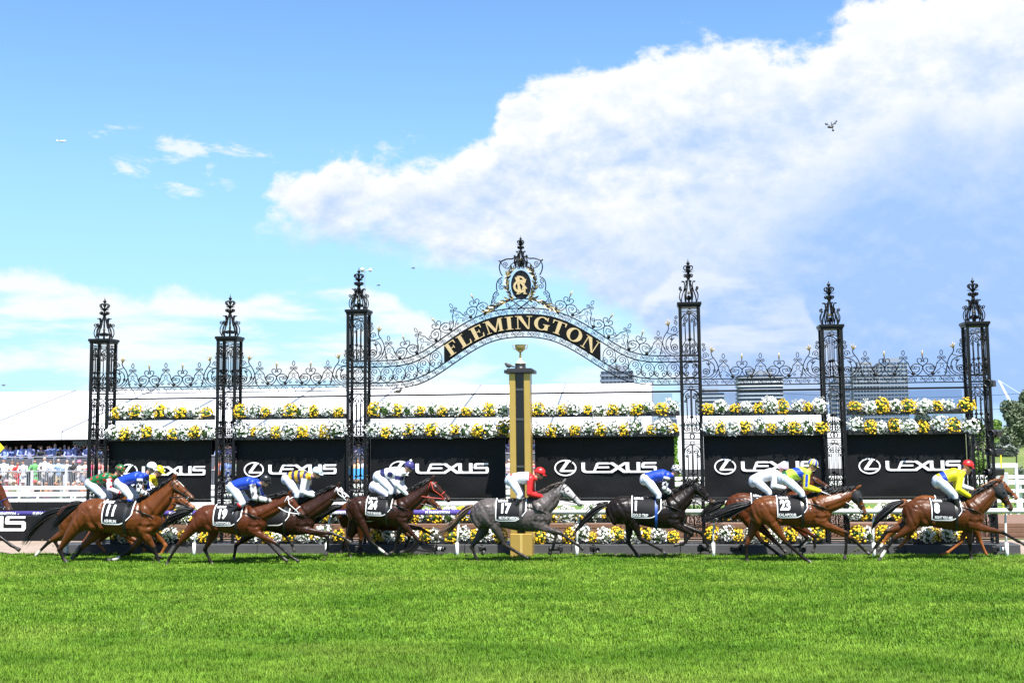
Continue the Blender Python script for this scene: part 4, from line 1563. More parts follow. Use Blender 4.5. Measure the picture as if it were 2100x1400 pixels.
class Horse:
    def __init__(s, org, Y, croup, withers):
        s.org, s.Y = org, Y
        c, w = s.px(croup), s.px(withers)
        d, d0 = w - c, _W0 - _C0
        L0 = np.linalg.norm(d0)
        s.k = float(np.linalg.norm(d) / L0)
        a, a0 = math.atan2(d[1], d[0]), math.atan2(d0[1], d0[0])
        s.rot = a - a0
        s.c = c

    def px(s, q, dy=0.0):            # tracing units of this horse -> (x, z) in the plane of its flank
        p = P(s.org[0] + q[0] / 5, s.org[1] + q[1] / 5, s.Y + dy)
        return np.array([p[0], p[2]])

    def T(s, X, Y):                  # template tracing units -> (x, z)
        d = tm(X, Y) - _C0
        c_, s_ = math.cos(s.rot), math.sin(s.rot)
        return s.c + s.k * np.array([c_ * d[0] - s_ * d[1], s_ * d[0] + c_ * d[1]])

    def sec(s, x):
        top, bot, hw, nar = [float(np.interp(x, _xs, _tab[:, k])) for k in range(4)]
        return s.T(x, top), s.T(x, bot), hw * s.k, nar

    def skin(s, x, th, off=0.0):     # point of the trunk's skin; th = pi/2 top, 0 near flank, pi far flank
        t, b, hw, nar = s.sec(x)
        c, hv = (t + b) / 2, (t - b) / 2
        sn, cs = math.sin(th), math.cos(th)
        w = hw * (1 - nar * max(0.0, sn) ** 1.5)
        L = np.linalg.norm(hv)
        return np.array([c[0] + hv[0] * sn * (1 + off / L), s.Y - (w + off) * cs, c[1] + hv[1] * sn * (1 + off / L)])

    def flank(s, X, Y, off=0.0, side=1):  # point of the near flank seen at template (X, Y)
        top, bot = float(np.interp(X, _xs, _tab[:, 0])), float(np.interp(X, _xs, _tab[:, 1]))
        sn = max(-0.97, min(0.985, ((top + bot) / 2 - Y) / ((bot - top) / 2)))
        th = math.asin(sn)
        return s.skin(X, th if side > 0 else PI - th, off)


def ellip(mb, c, axes, R=None, n=12):
    t = MB().ball((0, 0, 0), 1.0, n)
    v = t.v[0] * np.asarray(axes)
    if R is not None:
        v = v @ np.asarray(R).T
    mb.add(v + np.asarray(c), t.f)


def loft(mb, rings):
    rings = np.asarray(rings)
    N, n = rings.shape[:2]
    f = []
    for i in range(N - 1):
        for k in range(n):
            l = (k + 1) % n
            f.append((i * n + k, i * n + l, (i + 1) * n + l, (i + 1) * n + k))
    f.append(tuple(range(n))[::-1])
    f.append(tuple((N - 1) * n + k for k in range(n)))
    mb.add(rings.reshape(-1, 3), f)


HEADP = [(0.0, 0.03, .33, .070), (.06, -.01, .40, .085), (.14, -.03, .45, .098), (.26, -.035, .465, .106), (.36, -.03, .43, .104), (.46, -.02, .36, .090),
         (.58, -.005, .295, .070), (.72, .0, .265, .058), (.84, .0, .26, .058), (.93, .01, .25, .060), (.985, .04, .22, .050), (1.0, .09, .18, .03)]


def seg_dist(v, a, b):
    ab = b - a
    t = np.clip(((v - a) @ ab) / (ab @ ab), 0, 1)
    return np.linalg.norm(v - (a + t[:, None] * ab), axis=1), t


def ik(a, b, l1, l2, bend):
    d = b - a
    D = np.linalg.norm(d)
    if D > (l1 + l2) * 0.995:
        return a + d * l1 / (l1 + l2)
    x = (D * D + l1 * l1 - l2 * l2) / (2 * D)
    h_ = math.sqrt(max(0, l1 * l1 - x * x))
    u = d / D
    n_ = np.array([-u[1], u[0]])
    if n_[0] * bend < 0:
        n_ = -n_
    return a + u * x + n_ * h_


COATS = {
    'bay': dict(body=(.070, .0215, .0050), leg=(.009, .0065, .0055), muz=(.06, .03, .018), hair=(.0065, .006, .0055)),
    'brightbay': dict(body=(.100, .0305, .0065), leg=(.0095, .0068, .0055), muz=(.07, .035, .02), hair=(.0065, .006, .0055)),
    'redbay': dict(body=(.072, .0190, .0052), leg=(.0095, .007, .006), muz=(.05, .025, .018), hair=(.0075, .0065, .006)),
    'brown': dict(body=(.026, .0095, .0050), leg=(.008, .0062, .0055), muz=(.05, .025, .016), hair=(.0065, .006, .0055)),
    'black': dict(body=(.0095, .0062, .0048), leg=(.0085, .0066, .0056), muz=(.06, .032, .02), hair=(.0075, .0065, .0065)),
    'grey': dict(body=(.092, .078, .073), leg=(.060, .048, .043), muz=(.20, .19, .19), hair=(.06, .045, .038)),
    'chestnut': dict(body=(.145, .044, .009), leg=(.30, .10, .03), muz=(.28, .10, .04), hair=(.25, .10, .04)),
}


def coat_mat():
    m = bpy.data.materials.new('horse_coat')
    m.use_nodes = True
    g = NG(m.node_tree)
    b = m.node_tree.nodes['Principled BSDF']
    a = g.new('ShaderNodeAttribute', attribute_name='Col')
    tc = g.new('ShaderNodeTexCoord').outputs['Object']
    n = g.noise(tc, 4.5, 5, 0.6)
    n2 = g.noise(g.vmul(tc, (60, 60, 160)), 1.0, 3, 0.6)
    k = g.m('MULTIPLY', g.m('MULTIPLY_ADD', n, 1.0, 0.5), g.m('MULTIPLY_ADD', n2, 0.4, 0.8))
    cc = g.new('ShaderNodeCombineXYZ')
    for i in range(3):
        g.link(k, cc.inputs[i])
    g.link(g.mix(1.0, a.outputs['Color'], cc.outputs[0], 'MULTIPLY'), b.inputs['Base Color'])
    r = g.m('MULTIPLY_ADD', n, 0.22, 0.24)
    g.link(r, b.inputs['Roughness'])
    b.inputs['Specular IOR Level'].default_value = 0.26
    b.inputs['Sheen Weight'].default_value = 0.0
    bn = g.new('ShaderNodeBump')
    bn.inputs['Strength'].default_value = 0.5
    bn.inputs['Distance'].default_value = 0.02
    g.link(g.noise(g.vmul(tc, (1.0, 1.0, 0.55)), 8.0, 4, 0.5, 1.2), bn.inputs['Height'])
    g.link(bn.outputs[0], b.inputs['Normal'])
    return m


COAT = coat_mat()


def hair_obj(name, strands, col, parent, origin):
    mb = MB()
    for pth, r in strands:
        mb.tube(pth, r, 3)
    m = mat('hair_%02d_%02d' % (int(col[0] * 1000), int(col[1] * 1000)), col, 0.45, 0, 0.45, 18)
    return mb.build(name, m, parent, origin=origin, smooth=True)


def smooth_path(q, n):
    q = np.asarray(q, float)
    t = np.linspace(0, len(q) - 1, n)
    k = np.arange(len(q))
    r = np.stack([np.interp(t, k, q[:, i]) for i in range(q.shape[1])], 1)
    for _ in range(3):
        r[1:-1] = 0.25 * r[:-2] + 0.5 * r[1:-1] + 0.25 * r[2:]
    return r


def build_horse(spec):
    Hs = Horse(spec['org'], spec['Y'], spec['croup'], spec['withers'])
    k, Y = Hs.k, Hs.Y
    base = np.array([Hs.T(740, 700)[0], Y, 0.0])
    root = empty('racehorse', base, spec['label'], 'horse', 'racehorses galloping along the rail')
    rnd = np.random.default_rng(spec['seed'])
    mb = MB()
    # trunk
    A = np.linspace(0, 2 * PI, 24, endpoint=False)
    loft(mb, [[Hs.skin(x, a) for a in A] for x in np.linspace(319, 1159, 44)])
    # muscles
    def blob(X0, Y0, X1, Y1, r, lat, thick):
        a, b = Hs.T(X0, Y0), Hs.T(X1, Y1)
        d = (b - a)
        L = np.linalg.norm(d) / 2
        u = d / (2 * L)
        R = np.array([[u[0], 0, -u[1]], [0, 1, 0], [u[1], 0, u[0]]])
        for s_ in (-1, 1):
            ellip(mb, (*((a + b) / 2)[:1], Y + s_ * lat * k, ((a + b) / 2)[1]), (L + r * k * 0.4, thick * k, r * k), R, 14)
    blob(985, 660, 1080, 850, .10, .160, .070)      # shoulder blade
    blob(1000, 850, 1080, 880, .10, .16, .075)       # triceps
    blob(1075, 720, 1110, 850, .085, .09, .085)       # breast
    blob(420, 715, 560, 720, .14, .165, .105)         # gluteal
    blob(378, 760, 425, 900, .10, .13, .095)         # buttock
    blob(560, 780, 640, 880, .07, .20, .07)          # flank fold
    blob(470, 770, 560, 880, .10, .185, .075)        # front of thigh
    blob(1010, 760, 1070, 800, .05, .19, .045)       # shoulder ridge
    # neck
    poll, muz = Hs.px(spec['poll']), Hs.px(spec['muzzle'])
    d = muz - poll
    L = float(np.linalg.norm(d))
    d = d / L
    n_ = np.array([d[1], -d[0]])
    throat = poll + d * 0.13 * L + n_ * 0.36 * L
    nt, nb = Hs.T(990, 606), Hs.T(1132, 800)
    na = (poll - nt) / np.linalg.norm(poll - nt)
    pn = np.array([na[1], -na[0]])
    lack = .275 * k - float((throat - poll) @ pn)
    if lack > 0:
        throat = throat + pn * lack
    up = np.array([-(poll - nt)[1], (poll - nt)[0]])
    up = up / np.linalg.norm(up)
    ct = (nt + poll) / 2 + up * spec.get('crest', 0.03)
    dn = throat - nb
    cb = (nb + throat) / 2 + np.array([dn[1], -dn[0]]) / np.linalg.norm(dn) * (0.02 + max(0, lack) * .55)
    qb = lambda a, b, c, t: (1 - t) ** 2 * a + 2 * t * (1 - t) * b + t * t * c
    back = np.array([-0.12, -0.02]) * k
    rings, crest_pts = [], []
    for t in np.linspace(0, 1, 16):
        p, q = qb(nt + back, ct, poll - d * 0.02 + n_ * 0.01, t), qb(nb + back, cb, throat, t)
        if t > 0.02:
            crest_pts.append(p)
        hw = (0.19 * (1 - t) ** 1.2 + 0.078) * k if t < 1 else 0.078 * k
        c, hv = (p + q) / 2, (p - q) / 2
        rings.append([(c[0] + hv[0] * math.sin(a), Y - hw * math.cos(a) * (1 - 0.45 * max(0, math.sin(a)) ** 2), c[1] + hv[1] * math.sin(a)) for a in A])
    loft(mb, rings)
    # head
    HS = L / 0.68
    ht = np.array(HEADP)

    def head(t, a, off=0.0):
        tp, bt, hw = [float(np.interp(t, ht[:, 0], ht[:, i])) for i in (1, 2, 3)]
        p, q = poll + d * t * L + n_ * tp * L * 0.98, poll + d * t * L + n_ * bt * L * 0.80
        c, hv = (p + q) / 2, (p - q) / 2
        l_ = np.linalg.norm(hv)
        sn, cs = math.sin(a), math.cos(a)
        w = (hw * HS) * (1 - 0.18 * max(0, -sn) ** 2)
        return np.array([c[0] + hv[0] * sn * (1 + off / l_), Y - (w + off) * cs, c[1] + hv[1] * sn * (1 + off / l_)])
    loft(mb, [[head(t, a) for a in A] for t in np.linspace(0, 1, 26)])
    for s_ in (-1, 1):
        e = head(.30, 0.55 if s_ < 0 else PI - 0.55, -0.02)
        ellip(mb, e, (.045 * HS, .03 * HS, .035 * HS), n=10)          # brow
        nz = head(.93, 0.35 if s_ < 0 else PI - 0.35, -0.012)
        ellip(mb, nz, (.035 * HS, .022 * HS, .032 * HS), n=8)         # nostril wing
        b0 = np.array([*(poll - n_ * -0.005)[:1], Y + s_ * 0.055 * HS, (poll)[1]])
        ed = -n_ * 0.9 + d * spec.get('ear', -0.25)
        ed = ed / np.linalg.norm(ed)
        pts = [b0 + np.array([ed[0], 0, ed[1]]) * q for q in (-0.03, 0.03, 0.07, 0.105, 0.13)]
        pts = [p + np.array([0, s_ * 0.012 * i / 4, 0]) for i, p in enumerate(pts)]
        mb.tube(pts, np.array([.032, .036, .032, .02, .005]) * HS, 8)
    # legs
    legs = []
    for name in ('fn', 'ff', 'hn', 'hf'):
        sp = spec[name]
        near = name[1] == 'n'
        lat = -1 if near else 1
        if name[0] == 'f':
            y0, y1 = 0.15 * k, 0.105 * k
            pts = [Hs.px(q, lat * y1) for q in sp]
            kn, fe, ho = pts[-3:]
            S0, E0 = Hs.T(1045, 800), Hs.T(1015, 885)
            if len(sp) == 4:
                E0 = Hs.px(sp[0], lat * y0)
            ys = [y0, y0, y0 * .95, y1, y1, y1, y1, y1, y1, y1, y1]
            mid = lin(E0, kn, .35)
            chain = [S0, E0, mid, lin(E0, kn, .85), kn, lin(kn, fe, .15), lin(kn, fe, .55), lin(kn, fe, .9), fe, lin(fe, ho, .45), lin(fe, ho, .72), ho]
            rad = [.118, .105, .086, .055, .054, .042, .036, .038, .043, .034, .043, .049]
            ys = [y0, y0, y0 * .9, y1, y1, y1, y1, y1, y1, y1, y1, y1]
            low = [kn, fe, ho]
            tri = [lin(E0, kn, .6)]
        else:
            y0, y1 = 0.15 * k, 0.115 * k
            pts = [Hs.px(q, lat * y1) for q in sp]
            hk, fe, ho = pts[-3:]
            hip = Hs.T(455, 740)
            st = Hs.px(sp[0], lat * y0) if len(sp) == 4 else ik(hip, hk, 0.44 * k, 0.47 * k, 1)
            chain = [hip, lin(hip, st, .6), st, lin(st, hk, .45), lin(st, hk, .86), hk, lin(hk, fe, .18), lin(hk, fe, .6), lin(hk, fe, .92), fe, lin(fe, ho, .45), lin(fe, ho, .72), ho]
            rad = [.180, .168, .132, .094, .056, .059, .047, .040, .041, .046, .036, .045, .050]
            ys = [y0 * .9, y0, y0, y0 * .92, y1, y1, y1, y1, y1, y1, y1, y1, y1]
            low = [hk, fe, ho]
        P3 = np.array([(c[0], Y + lat * y, c[1]) for c, y in zip(chain, ys)])
        R_ = np.array(rad) * k
        # extra samples for round joints
        tt = np.linspace(0, len(P3) - 1, len(P3) * 3 - 2)
        kk = np.arange(len(P3))
        Pf = np.stack([np.interp(tt, kk, P3[:, i]) for i in range(3)], 1)
        Rf = np.interp(tt, kk, R_)
        mb.tube(Pf, Rf, 12, flat=0.82)
        for p, r in zip(P3[1:-1], R_[1:-1]):
            ellip(mb, p, (r, r * .82, r), n=8)
        if name[0] == 'h':       # point of hock, behind the joint
            dirn = (hk - st) / np.linalg.norm(hk - st)
            c2 = hk + dirn * 0.01 + np.array([-abs(dirn[1]), dirn[0] * np.sign(-dirn[1] if dirn[1] else 1)]) * 0.05 * k
            b_ = lin(st, hk, .75)
            mb.tube([(b_[0], Y + lat * y1, b_[1]), (c2[0], Y + lat * y1, c2[1])], np.array([.03, .032]) * k, 8)
        # forearm / gaskin muscle
        m0, m1 = (chain[1], chain[3]) if name[0] == 'f' else (chain[2], chain[4])
        u_ = (m1 - m0) / np.linalg.norm(m1 - m0)
        R3 = np.array([[u_[0], 0, -u_[1]], [0, 1, 0], [u_[1], 0, u_[0]]])
        c_ = lin(m0, m1, .33)
        pe = np.array([-u_[1], u_[0]])
        if pe[0] < 0:
            pe = -pe
        for sg, ln_ in ((.030, .15), (-.028, .13)):
            q_ = c_ + pe * sg * k
            ellip(mb, (q_[0], Y + lat * y0 * 1.06, q_[1]), (ln_ * k, .055 * k, .055 * k), R3, 10)
        # hoof: short cone ending flat
        pd = ho - fe
        pd = pd / np.linalg.norm(pd)
        mb.tube([(q[0], Y + lat * y1, q[1]) for q in (ho - pd * .055, ho - pd * 0.005, ho + pd * 0.012)], np.array([.043, .053, .052]) * k, 10)
        legs.append((name, np.array([(q[0], Y + lat * y1, q[1]) for q in low]), k))
    me = remesh('body', mb, 0.0155, 6, 0.5)
    # grooves between the muscles, pressed into the skin
    vv = coords(me)
    nr = np.zeros(len(me.vertices) * 3, np.float32)
    me.vertices.foreach_get('normal', nr)
    nr = nr.reshape(-1, 3).astype(float)
    G2 = [([Hs.T(*q) for q in pl_], dp, sg) for pl_, dp, sg in (
        ([(955, 640), (975, 740), (985, 830), (960, 905)], .017, .020), ([(1005, 618), (1075, 690), (1120, 790)], .014, .020),
        ([(612, 650), (622, 740), (600, 840), (560, 880)], .016, .024), ([(362, 700), (388, 800), (430, 900)], .015, .018),
        ([(430, 640), (500, 730), (545, 840)], .013, .020), ([(985, 835), (1050, 850), (1095, 835)], .014, .018),
        ([(700, 905), (820, 918), (940, 925)], .010, .016), ([(1040, 690), (1055, 780), (1045, 830)], .009, .014),
        ([(470, 650), (540, 640), (600, 660)], .007, .016), ([(640, 700), (650, 800), (640, 880)], .006, .02))]
    G2.append(([lin(nt, nb, .70), lin(lin(nt, nb, .5), lin(poll, throat, .5), .55) + (lin(nb, throat, .5) - lin(nt, poll, .5)) * .2, lin(poll, throat, .78)], .012, .018))
    G2.append(([lin(nt, nb, .30), lin(nt, poll, .55) + (lin(nb, throat, .5) - lin(nt, poll, .5)) * .28], .007, .02))
    dsp = np.zeros(len(vv))
    q2 = vv[:, [0, 2]]
    for pl_, dp, sg in G2:
        best = np.full(len(vv), 9.0)
        for a_, b_ in zip(pl_[:-1], pl_[1:]):
            ds, _ = seg_dist(q2, a_, b_)
            best = np.minimum(best, ds)
        g_ = best / (sg * k)
        g_ = g_ / 1.7
        dsp += .62 * (-dp * k * np.exp(-g_ ** 2) + dp * .5 * k * np.exp(-((g_ - 1.9) / 1.1) ** 2))
    dsp *= np.clip((np.abs(vv[:, 1] - Y) - .045) / .05, 0, 1)
    vv = vv + nr * dsp[:, None]
    me.vertices.foreach_set('co', vv.astype(np.float32).ravel())
    me.update()
    from mathutils.bvhtree import BVHTree
    bvh = BVHTree.FromPolygons([tuple(q) for q in coords(me)], [tuple(p.vertices) for p in me.polygons])

    def onskin(p, off):
        side = -1 if p[1] <= Y else 1
        hit = bvh.ray_cast(Vector((p[0], Y + side * 1.2, p[2])), Vector((0, -side, 0)))[0]
        if hit is not None and abs(hit.y - p[1]) < .12:
            y_ = hit.y + side * off
            p = np.array([p[0], min(p[1], y_) if side < 0 else max(p[1], y_), p[2]])
        return p
    v = coords(me)
    # coat
    ct_ = COATS[spec['coat']]
    col = np.tile(np.array(ct_['body']), (len(v), 1))
    legc = np.array(ct_['leg'])
    for name, q, _ in legs:
        for i in range(2):
            dist, t = seg_dist(v, q[i], q[i + 1])
            if i == 0:
                ext = q[0] + (q[0] - q[1]) * 0.35
                dist, t = seg_dist(v, ext, q[1])
                wgt = np.clip((t - 0.02) / 0.25, 0, 1)
            else:
                wgt = np.ones(len(v))
            wgt = wgt * np.clip((0.105 * k - dist) / 0.03, 0, 1)
            col = col * (1 - wgt[:, None]) + legc * wgt[:, None]
        if name in spec.get('white', ()):
            dist, t = seg_dist(v, q[0] * .3 + q[1] * .7, q[2])
            wgt = np.clip((0.07 * k - dist) / 0.015, 0, 1) * np.clip(t / .15, 0, 1)
            col = col * (1 - wgt[:, None]) + np.array((.62, .58, .50)) * wgt[:, None]
        dist, _ = seg_dist(v, q[2] - (q[2] - q[1]) / np.linalg.norm(q[2] - q[1]) * 0.055, q[2])
        wgt = np.clip((0.075 * k - dist) / 0.015, 0, 1)
        col = col * (1 - wgt[:, None]) + np.array((.05, .045, .04)) * wgt[:, None]
    hp = np.stack([v[:, 0] - poll[0], v[:, 2] - poll[1]], 1)
    th = hp @ d / L
    nh = hp @ n_ / L
    inhead = (th > -0.1) & (th < 1.15) & (nh > -0.2) & (nh < 0.55)
    wm = np.clip((th - 0.70) / 0.2, 0, 1) * inhead
    col = col * (1 - wm[:, None]) + np.array(ct_['muz']) * wm[:, None]
    if spec['coat'] == 'grey':
        wh = np.clip((th + .05) / 0.25, 0, 1) * inhead * np.clip((0.40 - nh) / .2, 0, 1) * (1 - 0.5 * wm)
        col = col * (1 - wh[:, None]) + np.array((.42, .405, .40)) * wh[:, None]
        dap = np.ones(len(v))
        for c_ in v[rnd.integers(0, len(v), 420)]:
            dd_ = np.linalg.norm(v - c_, axis=1)
            dap += .30 * np.exp(-(dd_ / .026) ** 2) - .20 * np.exp(-((dd_ - .05) / .02) ** 2)
        col *= np.clip(dap, .55, 1.5)[:, None]
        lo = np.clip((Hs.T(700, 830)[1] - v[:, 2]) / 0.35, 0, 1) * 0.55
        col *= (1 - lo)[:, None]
    if spec.get('blaze'):
        wb = inhead & (nh < 0.03) & (np.abs(v[:, 1] - Y) < 0.026) & (th > 0.12) & (th < spec['blaze'])
        col[wb] = (.66, .62, .56)
    nd = inhead & (np.linalg.norm(v - head(.945, 0.12, 0.0), axis=1) < .020 * HS)
    col[nd] = (.008, .006, .006)
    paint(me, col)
    me.transform(Matrix.Translation(Vector(-base)))
    me.materials.append(COAT)
    mesh_obj('body', me, root)
    lo = lambda mbx, nm, m_, par=root, sm=True: mbx.build(nm, m_, par, origin=base, smooth=sm)
    # eyes
    for a in (0.52, PI - 0.52):
        e = MB()
        e.ball(head(.315, a, 0.004), 0.021 * HS, 8)
        lo(e, 'eye', mat('eye_dark', (.008, .006, .005), .1))
    # mane
    cp = np.array(crest_pts)
    st = []
    for i in range(150):
        t = rnd.uniform(0.03, 1)
        j = t * (len(cp) - 1)
        i0 = min(int(j), len(cp) - 2)
        p = lin(cp[i0], cp[i0 + 1], j - i0)
        y = Y + rnd.uniform(-0.03, 0.03)
        Lm = rnd.uniform(0.14, 0.30) * (0.75 if t > .9 else 1)
        wv = rnd.uniform(0.0, 0.11) * spec.get('wind', 1.0)
        p0 = np.array([p[0] + up[0] * -0.02, y, p[1] + up[1] * -0.02])
        tan = (cp[i0] - cp[i0 + 1]) / np.linalg.norm(cp[i0] - cp[i0 + 1])
        p1 = p0 + np.array([up[0] * (0.035 + wv * .5), rnd.uniform(-.05, .03), up[1] * (0.035 + wv * .5)]) + np.array([tan[0], 0, tan[1]]) * Lm * .3
        p2 = p0 + np.array([up[0] * wv, rnd.uniform(-.10, .02), up[1] * wv - 0.02]) + np.array([tan[0], 0, tan[1]]) * Lm * .75
        p3 = p0 + np.array([up[0] * wv, rnd.uniform(-.12, .03), up[1] * wv - 0.05]) + np.array([tan[0], 0, tan[1]]) * Lm
        st.append((smooth_path([p0, p1, p2, p3], 7), np.array([.014, .017, .016, .014, .011, .007, .002])))
    hair_obj('mane', st, ct_['hair'], root, base)
    # tail
    tl = smooth_path([[*(Hs.px(q)[:1]), Y, Hs.px(q)[1]] for q in spec['tail']], 12)
    st = []
    for i in range(105):
        a, b = rnd.normal(0, 1, 2) * 0.5
        ln = rnd.uniform(0.55, 1.0)
        pth = []
        ph, am = rnd.uniform(0, 6), rnd.uniform(0, .02)
        for j in range(10):
            t = j / 9 * ln
            q = np.array([np.interp(t * 11, np.arange(12), tl[:, m_]) for m_ in range(3)])
            sprd = 0.022 + 0.105 * math.sin(min(1, t * 1.25) * PI * .62) * spec.get('bush', 1.0)
            pth.append(q + np.array([0.35 * b * sprd, a * sprd * .9, b * sprd]) + np.array([0, 0, am * math.sin(ph + 7 * t)]))
        st.append((np.array(pth), np.array([.016, .016, .015, .014, .013, .012, .010, .008, .005, .002])))
    hair_obj('tail', st, spec.get('tailcol', ct_['hair']), root, base)
    # --- saddle cloth
    x0, x1 = spec.get('cloth', (596, 906))
    yb = 828
    def grid(xa, xb, ya_f, yb_f, off, nx, ny):
        v, f = [], []
        for j in range(ny + 1):
            for i in range(nx + 1):
                X = xa + (xb - xa) * i / nx
                ya, y_ = ya_f(X), yb_f(X)
                v.append(onskin(Hs.flank(X, ya + (y_ - ya) * j / ny, off), off * .7))
        for j in range(ny):
            for i in range(nx):
                q = j * (nx + 1) + i
                f.append((q, q + 1, q + nx + 2, q + nx + 1))
        return v, f
    topf = lambda X: float(np.interp(X, _xs, _tab[:, 0])) + 1.5
    botf = lambda X: yb - 42 * max(0, (X - (x1 - 126)) / 126) ** 2 * 2.2 - 8 * (X < x0 + 24)
    cl = MB()
    O1 = 0.024
    v_, f_ = grid(x0, x1, topf, botf, O1, 18, 14)
    cl.add(v_, f_)
    for i in range(18):          # far side, mirrored
        pass
    vf = [(p[0], 2 * Y - p[1], p[2]) for p in v_]
    cl.add(vf, [q[::-1] for q in f_])
    cloth = lo(cl, 'saddle_cloth', mat('saddle_cloth_black', (.007, .007, .009), .7, 0, .2, 12, spec=.2))
    bd = MB()
    for g_ in (grid(x0 - 1, x0 + 9, topf, botf, O1 + .004, 1, 14), grid(x1 - 9, x1 + 1, topf, botf, O1 + .004, 1, 14),
               grid(x0, x1, lambda X: botf(X) - 9, lambda X: botf(X) + 1, O1 + .0045, 18, 1)):
        bd.add(*g_)
    lo(bd, 'white_piping', PRINT, cloth)

    def label_on(body, cx, cy, hgt, bold, tilt, name, squeeze=1.0):
        v, f = text_mesh(body, hgt, bold, 1, squeeze)
        ca, sa = math.cos(tilt), math.sin(tilt)
        pm = 5 * PXM * 1.09
        w = [onskin(Hs.flank(cx + (p[0] * ca - p[1] * sa) * pm, cy - (p[0] * sa + p[1] * ca) * pm, O1 + .008), O1 * .7 + .008) for p in v]
        me_ = bpy.data.meshes.new(name)
        me_.from_pydata((np.array(w) - base).tolist(), [], f)
        me_.materials.append(PRINT)
        mesh_obj(name, me_, cloth)
    if spec.get('num'):
        label_on(spec['num'], spec.get('numx', 662) + (30 if len(spec['num']) > 1 else 12), 708, 0.285, 0.013, -0.03, 'number', 0.86)
        spec['name'] and label_on(spec['name'], spec.get('namex', 690) + 16, 798, 0.088, 0.003, -0.03, 'name_lettering', spec.get('nsq', 0.9) * .88)
        label_on('LEXUS', 668, 640, 0.06, 0.002, -0.03, 'sponsor_lettering', 1.3)
    # girth and saddle
    gm = LEATH if not spec.get('girthcol') else mat('girth_%s' % spec['coat'], spec['girthcol'], .5)
    gb = MB()
    rows = []
    for X in (838, 866):
        rows.append([Hs.skin(X, a, .030) for a in np.linspace(0, 2 * PI, 40, endpoint=False)])
    gb.add(np.array(rows).reshape(-1, 3), [(i, (i + 1) % 40, 40 + (i + 1) % 40, 40 + i) for i in range(40)])
    lo(gb, 'girth', gm)
    sd_ = MB()
    for X, w_, hgt_ in ((730, .13, .03), (760, .15, .05), (800, .13, .035), (840, .12, .04), (870, .09, .065)):
        p = Hs.skin(X, PI / 2, hgt_ * .4)
        ellip(sd_, p, (.075, w_, .045), n=10)
    me_ = remesh('saddle', sd_, .016, 4)
    me_.transform(Matrix.Translation(Vector(-base)))
    me_.materials.append(LEATH)
    mesh_obj('saddle', me_, root)
    # breast strap
    pth = [onskin(Hs.flank(X, Yt, .012), .012) for X, Yt in ((900, 690), (930, 695), (960, 700), (985, 706), (1010, 712), (1035, 721), (1060, 732), (1085, 746), (1105, 760))]
    lo(MB().tube(pth, .012, 5), 'breast_strap', LEATH)
    lo(MB().tube([(p[0], 2 * Y - p[1], p[2]) for p in pth], .012, 5), 'breast_strap', LEATH)
    # bridle
    bc = mat('bridle_' + spec.get('bridle', 'black'), {'black': (.012, .012, .012), 'white': (.78, .78, .80), 'red': (.45, .05, .03), 'blue': (.02, .03, .16)}[spec.get('bridle', 'black')], .45)
    br = MB()
    AA = np.linspace(0, 2 * PI, 28, endpoint=False)
    br.tube([head(.62, a, .008) for a in AA], .011, 5, closed=True)
    br.tube([head(.15 + .03 * math.sin(a), a, .008) for a in AA if math.sin(a) > -.15], .010, 5)
    for f_ in (lambda a: a, lambda a: PI - a):
        br.tube([head(t, f_(a), .009) for t, a in ((.02, 1.0), (.12, .35), (.3, -.15), (.5, -.3), (.66, -.35), (.80, -.45))], .010, 5)
        br.tube([head(t, f_(a), .009) for t, a in ((.03, .8), (.06, .2), (.10, -.4), (.16, -.9), (.2, -1.4))], .009, 5)
    brd = lo(br, 'bridle', bc)
    bit = []
    for a in (-.45, PI + .45):
        c = head(.81, a, .012)
        bit.append(c)
        lo(MB().tube([c + np.array([.026 * math.cos(q), 0, .026 * math.sin(q)]) for q in AA[::2]], .006, 5, closed=True), 'bit_ring', STEEL, brd)
    if spec.get('hood'):
        hd = MB()
        rows = [[head(t, a, .014) for a in np.linspace(-1.25, 1.35, 12)] for t in np.linspace(.08, spec['hood'], 8)]
        hd.add(np.array(rows).reshape(-1, 3), [(r_ * 12 + i, r_ * 12 + i + 1, (r_ + 1) * 12 + i + 1, (r_ + 1) * 12 + i) for r_ in range(7) for i in range(11)])
        hd.ball(head(.34, .5, .012), .035, 10)
        lo(hd, 'blinker_hood', mat('hood_black', (.010, .010, .012), .7), brd)
    if spec.get('cross'):       # broad white bands crossing the face
        cb_ = MB()
        for f_ in (lambda a: a, lambda a: PI - a):
            cb_.tube([head(t, f_(a), .012) for t, a in ((.05, .2), (.2, .35), (.4, .7), (.6, 1.1), (.74, 1.45))], .016, 5)
            cb_.tube([head(t, f_(a), .012) for t, a in ((.16, 1.4), (.3, .9), (.45, .3), (.58, -.2), (.68, -.6))], .016, 5)
        lo(cb_, 'face_band', mat('bridle_white', (.78, .78, .80), .45), brd)
    # sheepskin or white noseband
    if spec.get('rein') == 'white':
        rc_ = mat('bridle_white', (.78, .78, .80), .45)
    elif spec.get('rein') == 'red':
        rc_ = mat('bridle_red', (.45, .05, .03), .45)
    else:
        rc_ = LEATH
    if spec.get('hand'):
        hn = Hs.px(spec['hand'], -.08)
        for sgn, b_ in ((-1, bit[0]), (1, bit[1])):
            h3 = np.array([hn[0], Y + sgn * .075, hn[1]])
            m_ = (h3 + b_) / 2 + np.array([0, sgn * .03, -spec.get('slack', .03)])
            lo(MB().tube(smooth_path([h3, m_, b_], 8), .0105, 5), 'rein', rc_)
    return Hs, root

